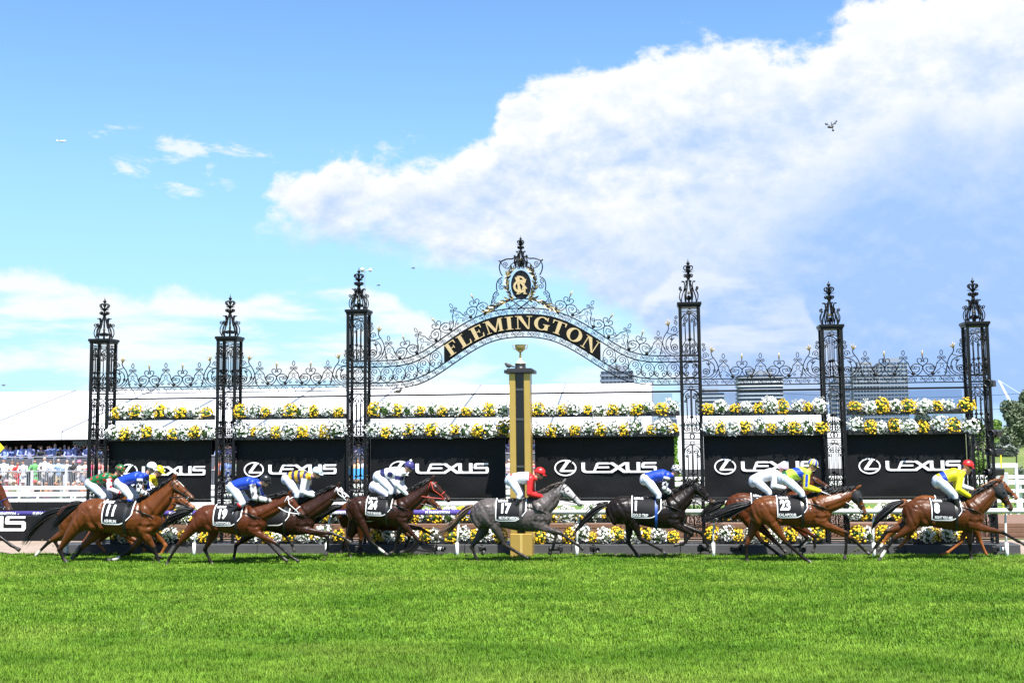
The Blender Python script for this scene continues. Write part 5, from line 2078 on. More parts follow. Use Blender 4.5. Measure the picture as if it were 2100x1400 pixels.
# ------------------------------------------------------------------ jockeys
SKIN = mat('skin', (.50, .27, .18), .5, 0, .12, 20)
BREECH = mat('white_breeches', (.60, .63, .72), .6, 0, .06, 18, .6, 9)
SILK = mat('racing_silk', (1, 1, 1), .38, 0, .10, 9, .9, 8, attr='Col')
CAPM = mat('cap_silk', (1, 1, 1), .35, 0, .05, 9, .2, 30, attr='Col')
CL = dict(blue=(.012, .055, .47), white=(.78, .79, .82), black=(.014, .014, .016), green=(.008, .13, .035), red=(.62, .022, .020), yellow=(.80, .70, .02),
          gold=(.62, .36, .02), navy=(.02, .022, .10), lime=(.42, .62, .05), pink=(.66, .46, .55), ice=(.55, .68, .78), purple=(.06, .05, .22), grey=(.12, .11, .11))
CL = {k_: np.array(v_) * .85 for k_, v_ in CL.items()}


def build_jockey(spec, Hs):
    j = spec['j']
    Y, org = spec['Y'], spec['org']
    near, mid = -.185, 0.0
    p2 = lambda q, dy: Hs.px(q, dy)
    hip, sh, hd = p2(j['hip'], 0), p2(j['sh'], 0), p2(j['head'], 0)
    kn, an, toe = p2(j['knee'], near), p2(j['ankle'], near), p2(j['toe'], near)
    el, ha = p2(j['elbow'], near), p2(j['hand'], -.075)
    V = lambda q, y: np.array([q[0], Y + y, q[1]])
    base = np.array([hip[0], Y, 0.0])
    root = empty('person', (hip[0], Y, float(an[1])), j['label'], 'person', 'jockeys riding in the race')
    base = np.array([hip[0], Y, float(an[1])])
    ax = sh - hip
    TL = float(np.linalg.norm(ax))
    ax = ax / TL
    upn = np.array([-ax[1], ax[0]])
    hipc = hip + upn * -0.0
    wst = lin(hip, sh, .38) + upn * .035
    cst = lin(hip, sh, .78) + upn * .02
    hdir = np.array([math.cos(-.30), math.sin(-.30)])       # where the face looks: ahead and a little down
    hup = np.array([-hdir[1], hdir[0]])
    R = .098
    chin = hd + hdir * .045 - hup * .135

    def limb(mb, pts, rad, flat=1.0, n=10):
        pts = np.array(pts)
        tt = np.linspace(0, len(pts) - 1, (len(pts) - 1) * 4 + 1)
        kk = np.arange(len(pts))
        mb.tube(np.stack([np.interp(tt, kk, pts[:, i]) for i in range(3)], 1), np.interp(tt, kk, rad), n, flat=flat)
        for p, r in zip(pts, rad):
            ellip(mb, p, (r, r * flat, r), n=8)

    def torso(mb, e):
        limb(mb, [V(hipc, 0), V(wst, 0), V(cst, 0), V(lin(cst, sh, .8), 0)], [.118 + e, .112 + e, .125 + e, .085 + e], 1.25, 14)
        for s in (-1, 1):
            ellip(mb, V(sh, s * .135), (.075 + e, .075 + e, .07 + e), n=10)

    def arms(mb, e, upto=1.0):
        for s in (-1, 1):
            e3, h3 = V(el, s * .20), V(ha, s * .075)
            if s > 0:
                e3 = e3 + np.array([.03, 0, .01])
            w3 = lin(e3, h3, .84)
            limb(mb, [V(sh, s * .155), e3, lin(e3, h3, .5), w3 if upto >= 1 else lin(e3, h3, upto)], [.058 + e, .047 + e, .040 + e, .030 + e])

    def legs(mb, e, a, b):
        for s in (-1, 1):
            k3, a3 = V(kn, s * .185), V(an, s * .20)
            h3 = V(hipc, s * .085)
            if a == 'thigh':
                limb(mb, [h3, lin(h3, k3, .5), k3, lin(k3, a3, .22)], [.105 + e, .088 + e, .062 + e, .054 + e])
    bd = MB()
    torso(bd, -.02)
    arms(bd, -.012)
    for s in (-1, 1):
        limb(bd, [V(hipc, s * .085), V(kn, s * .185), V(an, s * .2)], [.085, .05, .032])
        # hand closed round the rein: palm, four bent fingers, thumb
        h3 = V(ha, s * .075)
        e3 = V(el, s * .20)
        fd = (h3 - e3) / np.linalg.norm(h3 - e3)
        limb(bd, [lin(e3, h3, .8), h3 - fd * .03], [.026, .030])
        ellip(bd, h3, (.045, .026, .036), n=8)
        for q in range(4):
            off = np.array([0, 0, .03 - .02 * q])
            f0 = h3 + fd * .03 + off
            limb(bd, [f0, f0 + fd * .022 + np.array([0, -s * .012, -.004]), f0 + fd * .012 + np.array([0, -s * .034, -.006]), f0 - fd * .008 + np.array([0, -s * .036, -.004])], [.0115, .011, .0105, .0095], n=6)
        limb(bd, [h3 + np.array([0, 0, .03]), h3 + fd * .03 + np.array([0, -s * .015, .042]), h3 + fd * .05 + np.array([0, -s * .02, .035])], [.013, .012, .010], n=6)
    limb(bd, [V(sh, 0), V(lin(sh, chin, .55) - hdir * .02, 0), V(hd - hup * .05 - hdir * .02, 0)], [.065, .055, .06])
    ellip(bd, V(hd, 0), (R, .078, R * 1.05), n=14)
    ellip(bd, V(hd + hdir * .035 - hup * .075, 0), (.062, .058, .062), n=12)      # jaw
    ellip(bd, V(hd + hdir * .095 - hup * .045, 0), (.018, .014, .024), n=8)       # nose
    ellip(bd, V(hd + hdir * .075 - hup * .105, 0), (.022, .024, .018), n=8)       # chin
    ellip(bd, V(hd + hdir * .085 - hup * .078, 0), (.016, .024, .012), n=8)       # mouth
    for s in (-1, 1):
        ellip(bd, V(hd - hup * .045 - hdir * .005, s * .078), (.016, .010, .026), n=8)    # ears
    me = remesh('body', bd, .0105, 2)
    me.transform(Matrix.Translation(Vector(-base)))
    me.materials.append(SKIN)
    mesh_obj('body', me, root)
    # silks
    sk = MB()
    torso(sk, .028)
    arms(sk, .024, .93)
    limb(sk, [V(sh, 0), V(lin(sh, chin, .55) - hdir * .02, 0)], [.085, .070])
    me = remesh('racing_jacket', sk, .0125, 4)
    v = coords(me)
    rel = np.stack([v[:, 0] - hip[0], v[:, 2] - hip[1]], 1)
    sx = rel @ ax / TL
    arm = np.zeros(len(v), bool)
    at = np.zeros(len(v))
    for s in (-1, 1):
        d1, t1 = seg_dist(v, V(sh, s * .155), V(el, s * .2))
        d2, t2 = seg_dist(v, V(el, s * .2), V(ha, s * .075))
        dT, tT = seg_dist(v, V(hipc, 0), V(sh, 0))
        m_ = ((d1 < .085) & (t1 > .12)) | (d2 < .075)
        m_ &= ~((dT < .11) & (np.abs(v[:, 1] - Y) < .12))
        arm |= m_
        at = np.where(m_, np.where(d1 < d2, t1 * .5, .5 + t2 * .5), at)
    ang = np.arctan2(v[:, 1] - Y, rel @ upn)
    C_ = j['silk']
    body, slv = CL[C_[0]], CL[C_[1]]
    col = np.where(arm[:, None], slv, body).astype(float)
    pat = C_[2] if len(C_) > 2 else ''
    chk = lambda u, w: ((np.floor(u).astype(int) + np.floor(w).astype(int)) % 2 == 0)
    if 'checksleeve' in pat:
        m_ = arm & chk(at * 7, (v[:, 1] - Y) * 14 + 0.5)
        col[m_] = CL['black']
    if 'diamondsleeve' in pat:
        m_ = arm & ((np.abs((at * 4) % 1 - .5) + np.abs(((v[:, 0] * 9) % 1) - .5)) < .42)
        col[m_] = CL['grey']
    if 'spots' in pat:
        q = (sx * 3.2) % 1 - .5, (ang * 1.5) % 1 - .5
        m_ = ~arm & (q[0] ** 2 * 1.3 + q[1] ** 2 * .8 < .045)
        col[m_] = CL['red']
        q = (at * 3.5) % 1 - .5, ((v[:, 0] * 7) % 1) - .5
        m_ = arm & (q[0] ** 2 + q[1] ** 2 < .06)
        col[m_] = CL['red']
    if 'hoops' in pat:
        m_ = ~arm & ((sx * 3.1 + .1) % 1 < .46)
        col[m_] = CL[C_[3]]
    if 'yoke' in pat:
        col[~arm & ((sx > .93) | (sx < .05) | (np.abs(sx - .5) < .00))] = CL[C_[3]]
    if 'band' in pat:
        col[~arm & (sx > .12) & (sx < .34)] = CL[C_[3]]
    if 'armband' in pat:
        col[arm & (at > .12) & (at < .3)] = CL[C_[3]]
    if 'sash' in pat:
        m_ = ~arm & (np.abs((sx * 1.0 + ang * .14) - .52) < .13)
        col[m_] = CL[C_[3]]
        col[~arm & (sx < .14)] = CL['green']
    if 'stripe' in pat:
        m_ = arm & (np.abs(rel @ ax - (np.where(arm, at, 0) * 0) - np.where(at < .5, (TL + (np.dot(el - sh, ax)) * at * 2), 99)) < .028)
        col[m_] = CL[C_[3]]
    if 'badge' in pat:
        q = V(lin(hip, sh, .58), -.15)
        m_ = ((v[:, 0] - q[0]) ** 2 + (v[:, 2] - q[2] - .0) ** 2 < .0052) & (v[:, 1] < Y - .05)
        col[m_] = CL['navy']
    paint(me, col)
    me.transform(Matrix.Translation(Vector(-base)))
    me.materials.append(SILK)
    mesh_obj('racing_jacket', me, root)
    # breeches
    bk = MB()
    ellip(bk, V(hipc - ax * .02, 0), (.145, .165, .145), n=14)
    ellip(bk, V(hipc - ax * .05 - upn * .02, 0), (.125, .150, .125), n=14)
    legs(bk, .012, 'thigh', 1)
    me = remesh('breeches', bk, .0125, 4)
    me.transform(Matrix.Translation(Vector(-base)))
    me.materials.append(BREECH)
    mesh_obj('breeches', me, root)
    for s in (-1, 1):
        k3, a3, t3 = V(kn, s * .185), V(an, s * .20), V(toe, s * .215)
        bt = MB()
        limb(bt, [lin(k3, a3, .16), lin(k3, a3, .45), a3], [.060, .058, .040])
        limb(bt, [a3 + np.array([-.035, 0, -.035]), lin(a3, t3, .6), t3], [.036, .036, .026])
        me = remesh('boot', bt, .0125, 3)
        me.transform(Matrix.Translation(Vector(-base)))
        me.materials.append(BOOT)
        bo = mesh_obj('boot', me, root)
        if j.get('cuff'):
            cf = MB().tube([lin(k3, a3, .10), lin(k3, a3, .34)], .066, 12)
            cf.build('boot_cuff', mat('cuff_' + j['cuff'], tuple(CL[j['cuff']]), .5), bo, origin=base, smooth=True)
        ir = MB()
        c = lin(a3, t3, .45) + np.array([0, 0, -.035])
        ir.tube([c + np.array([0, .055 * math.cos(q), .0 + .105 * max(0, math.sin(q))]) for q in np.linspace(0, 2 * PI, 16, endpoint=False)], .008, 5, closed=True)
        ir.build('stirrup', STEEL, root, origin=base, smooth=True)
    # helmet with silk cap
    hm = MB()
    NA, NT_ = 26, 11
    vv, ff = [], []
    hc = hd + hup * .018
    for i in range(NT_):
        e = -.28 + (PI / 2 + .28) * i / (NT_ - 1)
        for a_ in range(NA):
            a = 2 * PI * a_ / NA
            lx, ly, lz = .128 * math.cos(e) * math.cos(a), .104 * math.cos(e) * math.sin(a), .118 * math.sin(e)
            q = hc + hdir * lx + hup * lz
            vv.append((q[0], Y + ly, q[1]))
    for i in range(NT_ - 1):
        for a_ in range(NA):
            b_ = (a_ + 1) % NA
            ff.append((i * NA + a_, i * NA + b_, (i + 1) * NA + b_, (i + 1) * NA + a_))
    ff.append(tuple(range(NA))[::-1])
    hm.add(vv, ff)
    # peak
    pk, nn = [], 9
    for r_ in (0, 1):
        for i in range(nn):
            a = -1.0 + 2.0 * i / (nn - 1)
            q = hc + hdir * ((.122 + .052 * r_ * math.cos(a)) * math.cos(a * .9)) + hup * (-.022 - .016 * r_)
            pk.append((q[0], Y + (.10 + .01 * r_) * math.sin(a * .95), q[1]))
    pk += [(x, y, z - .008) for x, y, z in pk]
    ff = []
    for i in range(nn - 1):
        ff += [(i, i + 1, nn + i + 1, nn + i), (2 * nn + i, 3 * nn + i, 3 * nn + i + 1, 2 * nn + i + 1), (nn + i, nn + i + 1, 3 * nn + i + 1, 3 * nn + i)]
    hm.add(pk, ff)
    me = bpy.data.meshes.new('helmet')
    v = np.concatenate(hm.v)
    me.from_pydata((v - base).tolist(), [], hm.f)
    me.shade_smooth()
    cp = j['cap']
    col = np.tile(CL[cp[0]], (len(v), 1)).astype(float)
    rel = np.stack([v[:, 0] - hc[0], v[:, 2] - hc[1]], 1)
    az_ = np.arctan2(v[:, 1] - Y, rel @ hdir)
    el_ = rel @ hup
    if len(cp) > 1 and cp[1] == 'checks':
        col[chk(az_ * 1.9, el_ * 22)] = CL[cp[2]]
    if len(cp) > 1 and cp[1] == 'stripes':
        col[((az_ * 1.3) % 1) < .42] = CL[cp[2]]
    if len(cp) > 1 and cp[1] == 'spots':
        q = (az_ * 1.4) % 1 - .5, (el_ * 11) % 1 - .5
        col[(q[0] ** 2 + q[1] ** 2 < .06)] = CL[cp[2]]
    paint(me, col)
    me.materials.append(CAPM)
    ho = mesh_obj('helmet', me, root)
    if j.get('pom'):
        q = hc + hup * .125
        MB().ball((q[0], Y, q[1]), .035, 10).build('pompom', WHITE, ho, origin=base, smooth=True)
    gg = MB()
    gg.tube([V(hd - hup * .03 + hdir * (.100 * math.cos(a)), .088 * math.sin(a)) for a in np.linspace(-1.35, 1.35, 12)], [.014] + [.021] * 10 + [.014], 6)
    gg.build('goggles', mat('goggle_dark', (.01, .01, .012), .08), ho, origin=base, smooth=True)
    # whip held along the horse's shoulder
    if j.get('whip'):
        q = p2(j['whip'], -.16)
        wpth = [V(ha, -.10) + np.array([.02, 0, .05]), V(ha, -.10), V(q, -.22)]
        MB().tube(wpth, [.008, .010, .005], 5).build('whip', BLACKP, root, origin=base)
    return root


# ------------------------------------------------------------------ the field, traced horse by horse
def gy(org, X, Yp):
    return float(G(org[0] + X / 5, org[1] + Yp / 5)[1])


c1, c2, c3_, c4_, c5, c6, c7 = (0, 900), (320, 900), (640, 900), (900, 900), (1160, 900), (1420, 900), (1680, 900)
FIELD = [
    dict(org=c4_, Y=gy(c4_, 400, 1268), croup=(480, 606), withers=(985, 594), poll=(1272, 445), muzzle=(1490, 662), coat='grey', seed=17, num='17', name='MILITARY MISSION', nsq=.72, namex=715,
         fn=[(1245, 965), (1425, 1085), (1480, 1128)], ff=[(1205, 968), (1170, 1110), (1130, 1180)], hn=[(668, 1078), (850, 1188), (915, 1222)], hf=[(338, 1098), (382, 1215), (402, 1265)],
         tail=[(345, 690), (260, 740), (180, 840), (90, 930), (-60, 985)], tailcol=(.13, .085, .055), bush=1.1, hand=(1060, 592), slack=.0, ear=-.1, girthcol=(.03, .028, .026),
         label='dappled grey racehorse number 17 galloping in front of the winning post',
         j=dict(hip=(748, 420), sh=(945, 405), head=(1035, 345), knee=(832, 568), ankle=(778, 725), toe=(838, 752), elbow=(928, 558), hand=(1060, 590), silk=('white', 'red', 'yoke', 'red'), cap=('red',),
                label='jockey in red cap and red sleeves crouched on the grey horse')),
    dict(org=c5, Y=gy(c5, 770, 1238), croup=(565, 580), withers=(1060, 575), poll=(1340, 425), muzzle=(1535, 648), coat='black', seed=1, num='1', name='GOLD TRIP', numx=628, namex=672, nsq=.95,
         fn=[(1295, 972), (1205, 1075), (1115, 1085)], ff=[(1385, 955), (1455, 1085), (1490, 1155)], hn=[(765, 1018), (975, 1130), (1025, 1182)], hf=[(640, 1055), (735, 1188), (770, 1232)],
         tail=[(430, 665), (330, 705), (230, 780), (150, 880), (60, 985)], hand=(1085, 570), girthcol=(.01, .06, .28),
         label='near-black racehorse number 1 between the grey horse and the pair ahead',
         j=dict(hip=(830, 410), sh=(1045, 372), head=(1135, 318), knee=(955, 570), ankle=(940, 710), toe=(1005, 740), elbow=(1010, 500), hand=(1085, 565), silk=('blue', 'white', 'checksleeve'), cap=('white', 'checks', 'black'),
                label='jockey in blue jacket and black-and-white checked cap on the near-black horse')),
    dict(org=c6, Y=gy(c6, 560, 1272), croup=(735, 578), withers=(1245, 560), poll=(1692, 500), muzzle=(1802, 775), coat='brightbay', seed=23, num='23', name='KALAPOUR', nsq=1.05, namex=680, numx=650, crest=.0, hood=.45, rein='white', slack=-.04,
         fn=[(1585, 962), (1572, 1150), (1560, 1228)], ff=[(1640, 1020), (1765, 1135), (1815, 1180)], hn=[(962, 1060), (1140, 1218), (1222, 1268)], hf=[(556, 1088), (556, 1210), (562, 1270)],
         tail=[(600, 668), (480, 690), (340, 750), (200, 810), (40, 840)], bush=1.35, hand=(1305, 530), wind=1.0,
         label='bright bay racehorse number 23 with black blinkers and white reins',
         j=dict(hip=(942, 402), sh=(1165, 345), head=(1235, 262), knee=(1118, 545), ankle=(1170, 715), toe=(1245, 745), elbow=(1165, 495), hand=(1305, 530), silk=('lime', 'yellow', 'sash stripe', 'blue'), cap=('blue', 'stripes', 'yellow'),
                whip=(1235, 690), label='jockey in lime jacket with blue sash and blue-yellow striped cap')),
    dict(org=c7, Y=gy(c7, 600, 1250), croup=(1005, 602), withers=(1515, 600), poll=(1842, 432), muzzle=(2005, 722), coat='bay', seed=8, num='8', name='RIGHT YOU ARE', nsq=.72, numx=640, namex=700, hood=.5, white=('hn',),
         fn=[(1880, 955), (2040, 1048), (2110, 1078)], ff=[(1546, 1085), (1556, 1190), (1566, 1245)], hn=[(762, 1022), (652, 1180), (608, 1250)], hf=[(690, 945), (585, 1095), (530, 1155)],
         tail=[(862, 640), (760, 690), (660, 750), (580, 830), (530, 930)], hand=(1545, 590), crest=.02,
         label='bay racehorse number 8 leading at the far right',
         j=dict(hip=(1228, 425), sh=(1435, 355), head=(1525, 272), knee=(1390, 570), ankle=(1420, 715), toe=(1490, 745), elbow=(1425, 515), hand=(1545, 588), silk=('yellow', 'yellow', 'band', 'blue'), cap=('red',),
                label='jockey in yellow jacket with blue hoop and red cap at the far right')),
    dict(org=c3_, Y=gy(c3_, 405, 1232), croup=(485, 580), withers=(905, 588), poll=(1228, 415), muzzle=(1438, 618), coat='brown', seed=24, num='24', name='TRUE MARVEL', nsq=.85, numx=648, namex=690, bridle='red', rein='red',
         fn=[(1092, 1040), (1010, 1128), (905, 1162)], ff=[(868, 1050), (845, 1150), (800, 1170)], hn=[(590, 1038), (712, 1140), (775, 1188)], hf=[(352, 1080), (388, 1190), (408, 1228)],
         tail=[(305, 690), (220, 710), (120, 770), (20, 830), (-130, 850)], hand=(975, 570), slack=.0, white=('hn',),
         label='dark brown racehorse number 24 with red bridle, left of the winning post',
         j=dict(hip=(690, 385), sh=(905, 345), head=(995, 280), knee=(808, 520), ankle=(790, 690), toe=(835, 728), elbow=(870, 470), hand=(975, 570), silk=('white', 'white', 'armband badge', 'navy'), cap=('purple', 'spots', 'navy'), pom=True,
                whip=(880, 820), label='jockey in white with navy badge and dark purple cap with white pompom')),
    dict(org=c2, Y=gy(c2, 590, 1298), croup=(525, 670), withers=(985, 660), poll=(1365, 565), muzzle=(1540, 775), coat='redbay', seed=19, num='19', name='LASTOTCHKA', nsq=.85, namex=690, crest=.02, bridle='white', rein='white', slack=.12,
         fn=[(1238, 1072), (1385, 1205), (1462, 1250)], ff=[(1150, 1060), (1255, 1175), (1345, 1250)], hn=[(225, 1082), (135, 1228), (105, 1292)], hf=[(502, 1130), (550, 1240), (590, 1298)],
         tail=[(378, 728), (270, 750), (170, 800), (90, 860), (20, 950)], bush=1.5, hand=(1175, 632), wind=1.3,
         label='red bay racehorse number 19 with lowered head and white noseband',
         j=dict(hip=(795, 492), sh=(1005, 445), head=(1120, 420), knee=(890, 655), ankle=(768, 745), toe=(832, 800), elbow=(1015, 600), hand=(1175, 632), silk=('blue', 'white', 'diamondsleeve'), cap=('black',), cuff='red',
                whip=(965, 860), label='jockey in blue jacket, black cap and red boot cuffs')),
    dict(org=c1, Y=gy(c1, 690, 1270), croup=(950, 605), withers=(1490, 612), poll=(1782, 400), muzzle=(2008, 600), coat='brightbay', seed=11, num='11', name='ASHRUN', numx=684, namex=705, blaze=.45, cloth=(636, 916),
         fn=[(1578, 1112), (1618, 1230), (1645, 1288)], ff=[(1342, 1130), (1195, 1228), (1108, 1242)], hn=[(612, 1130), (652, 1225), (688, 1265)], hf=[(832, 1115), (790, 1185), (735, 1222)], white=('ff',),
         tail=[(835, 660), (740, 700), (640, 770), (570, 850), (525, 935)], bush=1.45, hand=(1525, 590), slack=.0,
         label='bright bay racehorse number 11 nearest the camera at left',
         j=dict(hip=(1240, 450), sh=(1465, 388), head=(1555, 290), knee=(1338, 590), ankle=(1312, 740), toe=(1375, 778), elbow=(1428, 525), hand=(1525, 578), silk=('blue', 'white', 'checksleeve'), cap=('white',), cuff='blue',
                whip=(1440, 800), label='jockey in blue jacket with checked sleeves and plain white cap')),
    # --- horses on the far side
    dict(org=c1, Y=gy(c1, 735, 1225) + .15, croup=(738, 650), withers=(1190, 640), poll=(1500, 425), muzzle=(1660, 560), coat='brightbay', seed=31, bush=1.5, bridle='white', cross=True, white=('hn',),
         fn=[(1460, 1080), (1600, 1180), (1690, 1235)], ff=[(1380, 1100), (1330, 1170), (1260, 1190)], hn=[(505, 1050), (385, 1170), (335, 1228)], hf=[(560, 1040), (620, 1160), (690, 1190)],
         tail=[(640, 720), (500, 760), (380, 850), (300, 980), (245, 1060)], hand=(1225, 560),
         label='bay racehorse with white-crossed bridle beyond number 11',
         j=dict(hip=(935, 452), sh=(1145, 395), head=(1230, 312), knee=(1062, 585), ankle=(1040, 700), toe=(1095, 725), elbow=(1125, 512), hand=(1225, 552), silk=('green', 'white', 'spots'), cap=('green', 'spots', 'red'),
                label='jockey in green jacket and cap with red spots at the left')),
    dict(org=c1, Y=gy(c1, 735, 1225) + 1.0, croup=(1110, 640), withers=(1560, 640), poll=(1818, 560), muzzle=(2010, 692), coat='chestnut', seed=32,
         fn=[(1700, 1090), (1650, 1180), (1570, 1190)], ff=[(1480, 1080), (1475, 1160), (1478, 1200)], hn=[(1000, 1060), (1080, 1150), (1120, 1170)], hf=[(860, 1060), (800, 1150), (760, 1180)],
         tail=[(1000, 700), (900, 740), (800, 800), (740, 880)], hand=(1600, 590),
         label='chestnut racehorse mostly hidden, its head below the muzzle of number 11',
         j=dict(hip=(1340, 450), sh=(1550, 400), head=(1632, 322), knee=(1450, 585), ankle=(1430, 700), toe=(1490, 725), elbow=(1530, 520), hand=(1610, 560), silk=('yellow', 'yellow', 'hoops', 'black'), cap=('yellow',),
                label='jockey in yellow cap half hidden behind the white-capped rider')),
    dict(org=c2, Y=gy(c2, 800, 1258), croup=(1010, 668), withers=(1470, 655), poll=(1862, 480), muzzle=(2015, 640), coat='brown', seed=33, bridle='white', cross=True,
         fn=[(1800, 965), (1930, 1015), (2000, 1060)], ff=[(1760, 1000), (1760, 1120), (1740, 1190)], hn=[(1300, 960), (1395, 1080), (1420, 1150)], hf=[(820, 1085), (802, 1195), (800, 1252)],
         tail=[(880, 740), (800, 760), (720, 800), (650, 860)], hand=(1615, 590), slack=.02,
         label='dark brown racehorse with white face bands beyond number 19',
         j=dict(hip=(1355, 405), sh=(1545, 385), head=(1650, 340), knee=(1445, 560), ankle=(1425, 700), toe=(1480, 725), elbow=(1500, 540), hand=(1615, 582), silk=('gold', 'white', 'hoops', 'navy'), cap=('ice',),
                label='jockey in gold and navy hooped jacket with pale blue cap')),
    dict(org=c3_, Y=gy(c3_, 405, 1232) + 1.0, croup=(400, 630), withers=(850, 620), poll=(1180, 560), muzzle=(1342, 712), coat='bay', seed=34,
         fn=[(1110, 915), (1235, 985), (1290, 1010)], ff=[(1000, 1000), (960, 1100), (900, 1120)], hn=[(500, 1040), (480, 1130), (500, 1190)], hf=[(330, 1060), (300, 1150), (290, 1190)],
         tail=[(290, 720), (220, 760), (160, 820)], hand=(930, 590),
         label='bay racehorse hidden beyond number 24, its muzzle below the red bridle',
         j=dict(hip=(648, 485), sh=(850, 420), head=(925, 345), knee=(770, 572), ankle=(750, 690), toe=(800, 715), elbow=(840, 505), hand=(930, 580), silk=('white', 'white'), cap=('white',),
                label='jockey in white crouching lower beyond the white-clad rider')),
    dict(org=c6, Y=gy(c6, 560, 1272) + 1.15, croup=(485, 548), withers=(965, 560), poll=(1222, 372), muzzle=(1415, 480), coat='redbay', seed=35, num='14', name='',
         fn=[(1250, 1000), (1255, 1100), (1230, 1160)], ff=[(1180, 1010), (1100, 1100), (1030, 1110)], hn=[(705, 1040), (870, 1170), (925, 1215)], hf=[(850, 1050), (920, 1120), (960, 1160)],
         tail=[(330, 650), (250, 680), (150, 720), (60, 790)], hand=(945, 505), bush=1.2,
         label='red bay racehorse beyond number 23, head raised above its neck',
         j=dict(hip=(645, 425), sh=(850, 355), head=(932, 302), knee=(785, 540), ankle=(800, 650), toe=(855, 680), elbow=(830, 480), hand=(945, 502), silk=('white', 'white'), cap=('pink',),
                label='jockey all in white with pale pink cap')),
    dict(org=c7, Y=gy(c7, 600, 1250) + 1.0, croup=(1065, 572), withers=(1540, 590), poll=(1862, 412), muzzle=(2052, 600), coat='chestnut', seed=36,
         fn=[(1660, 1060), (1710, 1170), (1742, 1230)], ff=[(1450, 1060), (1320, 1160), (1195, 1200)], hn=[(690, 1010), (640, 1090), (600, 1140)], hf=[(900, 1020), (840, 1090), (770, 1130)],
         tail=[(900, 640), (820, 680), (760, 730)], hand=(1575, 520), white=('hn',),
         label='chestnut racehorse beyond number 8, its back and orange legs showing',
         j=dict(hip=(1240, 440), sh=(1440, 380), head=(1510, 300), knee=(1390, 575), ankle=(1420, 690), toe=(1480, 720), elbow=(1450, 480), hand=(1570, 515), silk=('navy', 'white'), cap=('navy',),
                label='jockey hidden beyond the yellow-jacketed rider')),
    dict(org=c1, Y=gy(c1, 160, 1190) - .1, croup=(-980, 640), withers=(-480, 640), poll=(-30, 405), muzzle=(140, 735), coat='redbay', seed=37, bridle='blue', crest=.05,
         fn=[(-20, 990), (110, 1085), (200, 1135)], ff=[(-250, 1050), (-350, 1160), (-420, 1190)], hn=[(-800, 1050), (-640, 1160), (-580, 1200)], hf=[(-1000, 1050), (-1050, 1160), (-1090, 1210)],
         tail=[(-1120, 700), (-1230, 760), (-1320, 850)], hand=(-380, 610),
         label='chestnut-faced racehorse with blue bridle entering at the left edge',
         j=dict(hip=(-720, 450), sh=(-510, 400), head=(-420, 330), knee=(-610, 590), ankle=(-640, 730), toe=(-580, 760), elbow=(-530, 540), hand=(-390, 600), silk=('blue', 'white'), cap=('blue',),
                label='jockey on the horse entering at the left edge')),
]
for spec in FIELD:
    Hs_, _ = build_horse(spec)
    build_jockey(spec, Hs_)

# ------------------------------------------------------------------ beyond the gates
X_ = lambda px, Y, py=950: float(P(px, py, Y)[0])
Z_ = lambda px, py, Y: float(P(px, py, Y)[2])

# sponsor hoarding at the left
YHo = 3.3
hx0, hx1 = -34.0, X_(204, YHo)
hz = Z_(100, 1029, YHo)
hb = empty('hoarding', (hx1, YHo, 0), 'long black hoarding with giant white letters at the left of the gates', 'hoarding')
NP = 8
for i in range(NP):
    a, b = hx0 + (hx1 - hx0) * i / NP, hx0 + (hx1 - hx0) * (i + 1) / NP
    MB().bbox(a - hx1, b - hx1 - 0.01, -0.03, 0.05, -0.02, hz, 0.008).build('board', mat('hoarding_black', (.008, .008, .009), .5, 0, .25, 2, spec=.25), hb)
kS = (Z_(30, 1057, YHo) - Z_(30, 1088, YHo)) / 104
lexus(hb, X_(58, YHo) - 758 * kS - hx1, Z_(30, 1088, YHo), kS, -0.032)

# timber retaining wall with a planted bed behind it
YTm = 4.4
for wi, (xa, xb, nm) in enumerate(((hx1 + .5, X_(1100, YTm), 'behind the gates left of the winning post'), (X_(1100, YTm) + .02, 26.0, 'behind the gates right of the winning post'))):
    rw = empty('retaining_wall', (xa, YTm, 0), 'low timber sleeper wall ' + nm, 'retaining wall', 'sleeper walls behind the gates')
    nseg = int((xb - xa) / 2.4)
    for r_ in range(3):
        for i in range(nseg):
            a = (xb - xa) * i / nseg + (0.4 if r_ % 2 else 0)
            L = (xb - xa) / nseg - .015
            MB().bbox(a, min(a + L, xb - xa), -.06 + RNG.normal(0, .006), .06, r_ * .125 + .002, r_ * .125 + .12, .008).build('sleeper', TIMBER, rw)
    for i in range(nseg + 1):
        MB().bbox((xb - xa) * i / nseg - .04, (xb - xa) * i / nseg + .04, -.14, -.07, -.03, .40, .008).build('stake', TIMBER, rw)
bed = sheet('garden_bed', [(hx1 + .4, YTm + .05), (26, YTm + .05), (26, 8.6), (hx1 + .4, 8.6)], .34, SOIL)
sheet('lawn', [(hx1, 8.7), (60, 8.7), (60, 20), (hx1, 20)], -0.012, ground_mat('back_lawn', (.09, .17, .03), (.13, .2, .05), .6))


def rail_fence(name, x0, x1, Y, zs, m, label, th=.05, pitch=2.6, dep=.06, group=None, slant=0.0, cat='fence'):
    r = empty(name, (x0, Y, 0), label, cat, group)
    for z0, z1 in zs:
        MB().bbox(0, x1 - x0, -dep / 2, dep / 2, z0, z1, .01).build('rail', m, r)
    n = max(1, int((x1 - x0) / pitch))
    zt = max(b for a, b in zs)
    for i in range(n + 1):
        a = (x1 - x0) * i / n
        MB().tube([(a - slant, dep * .8 + .02, -.03), (a, dep * .8 + .02, zt - .02)], th, 4).build('upright', m, r)
    return r


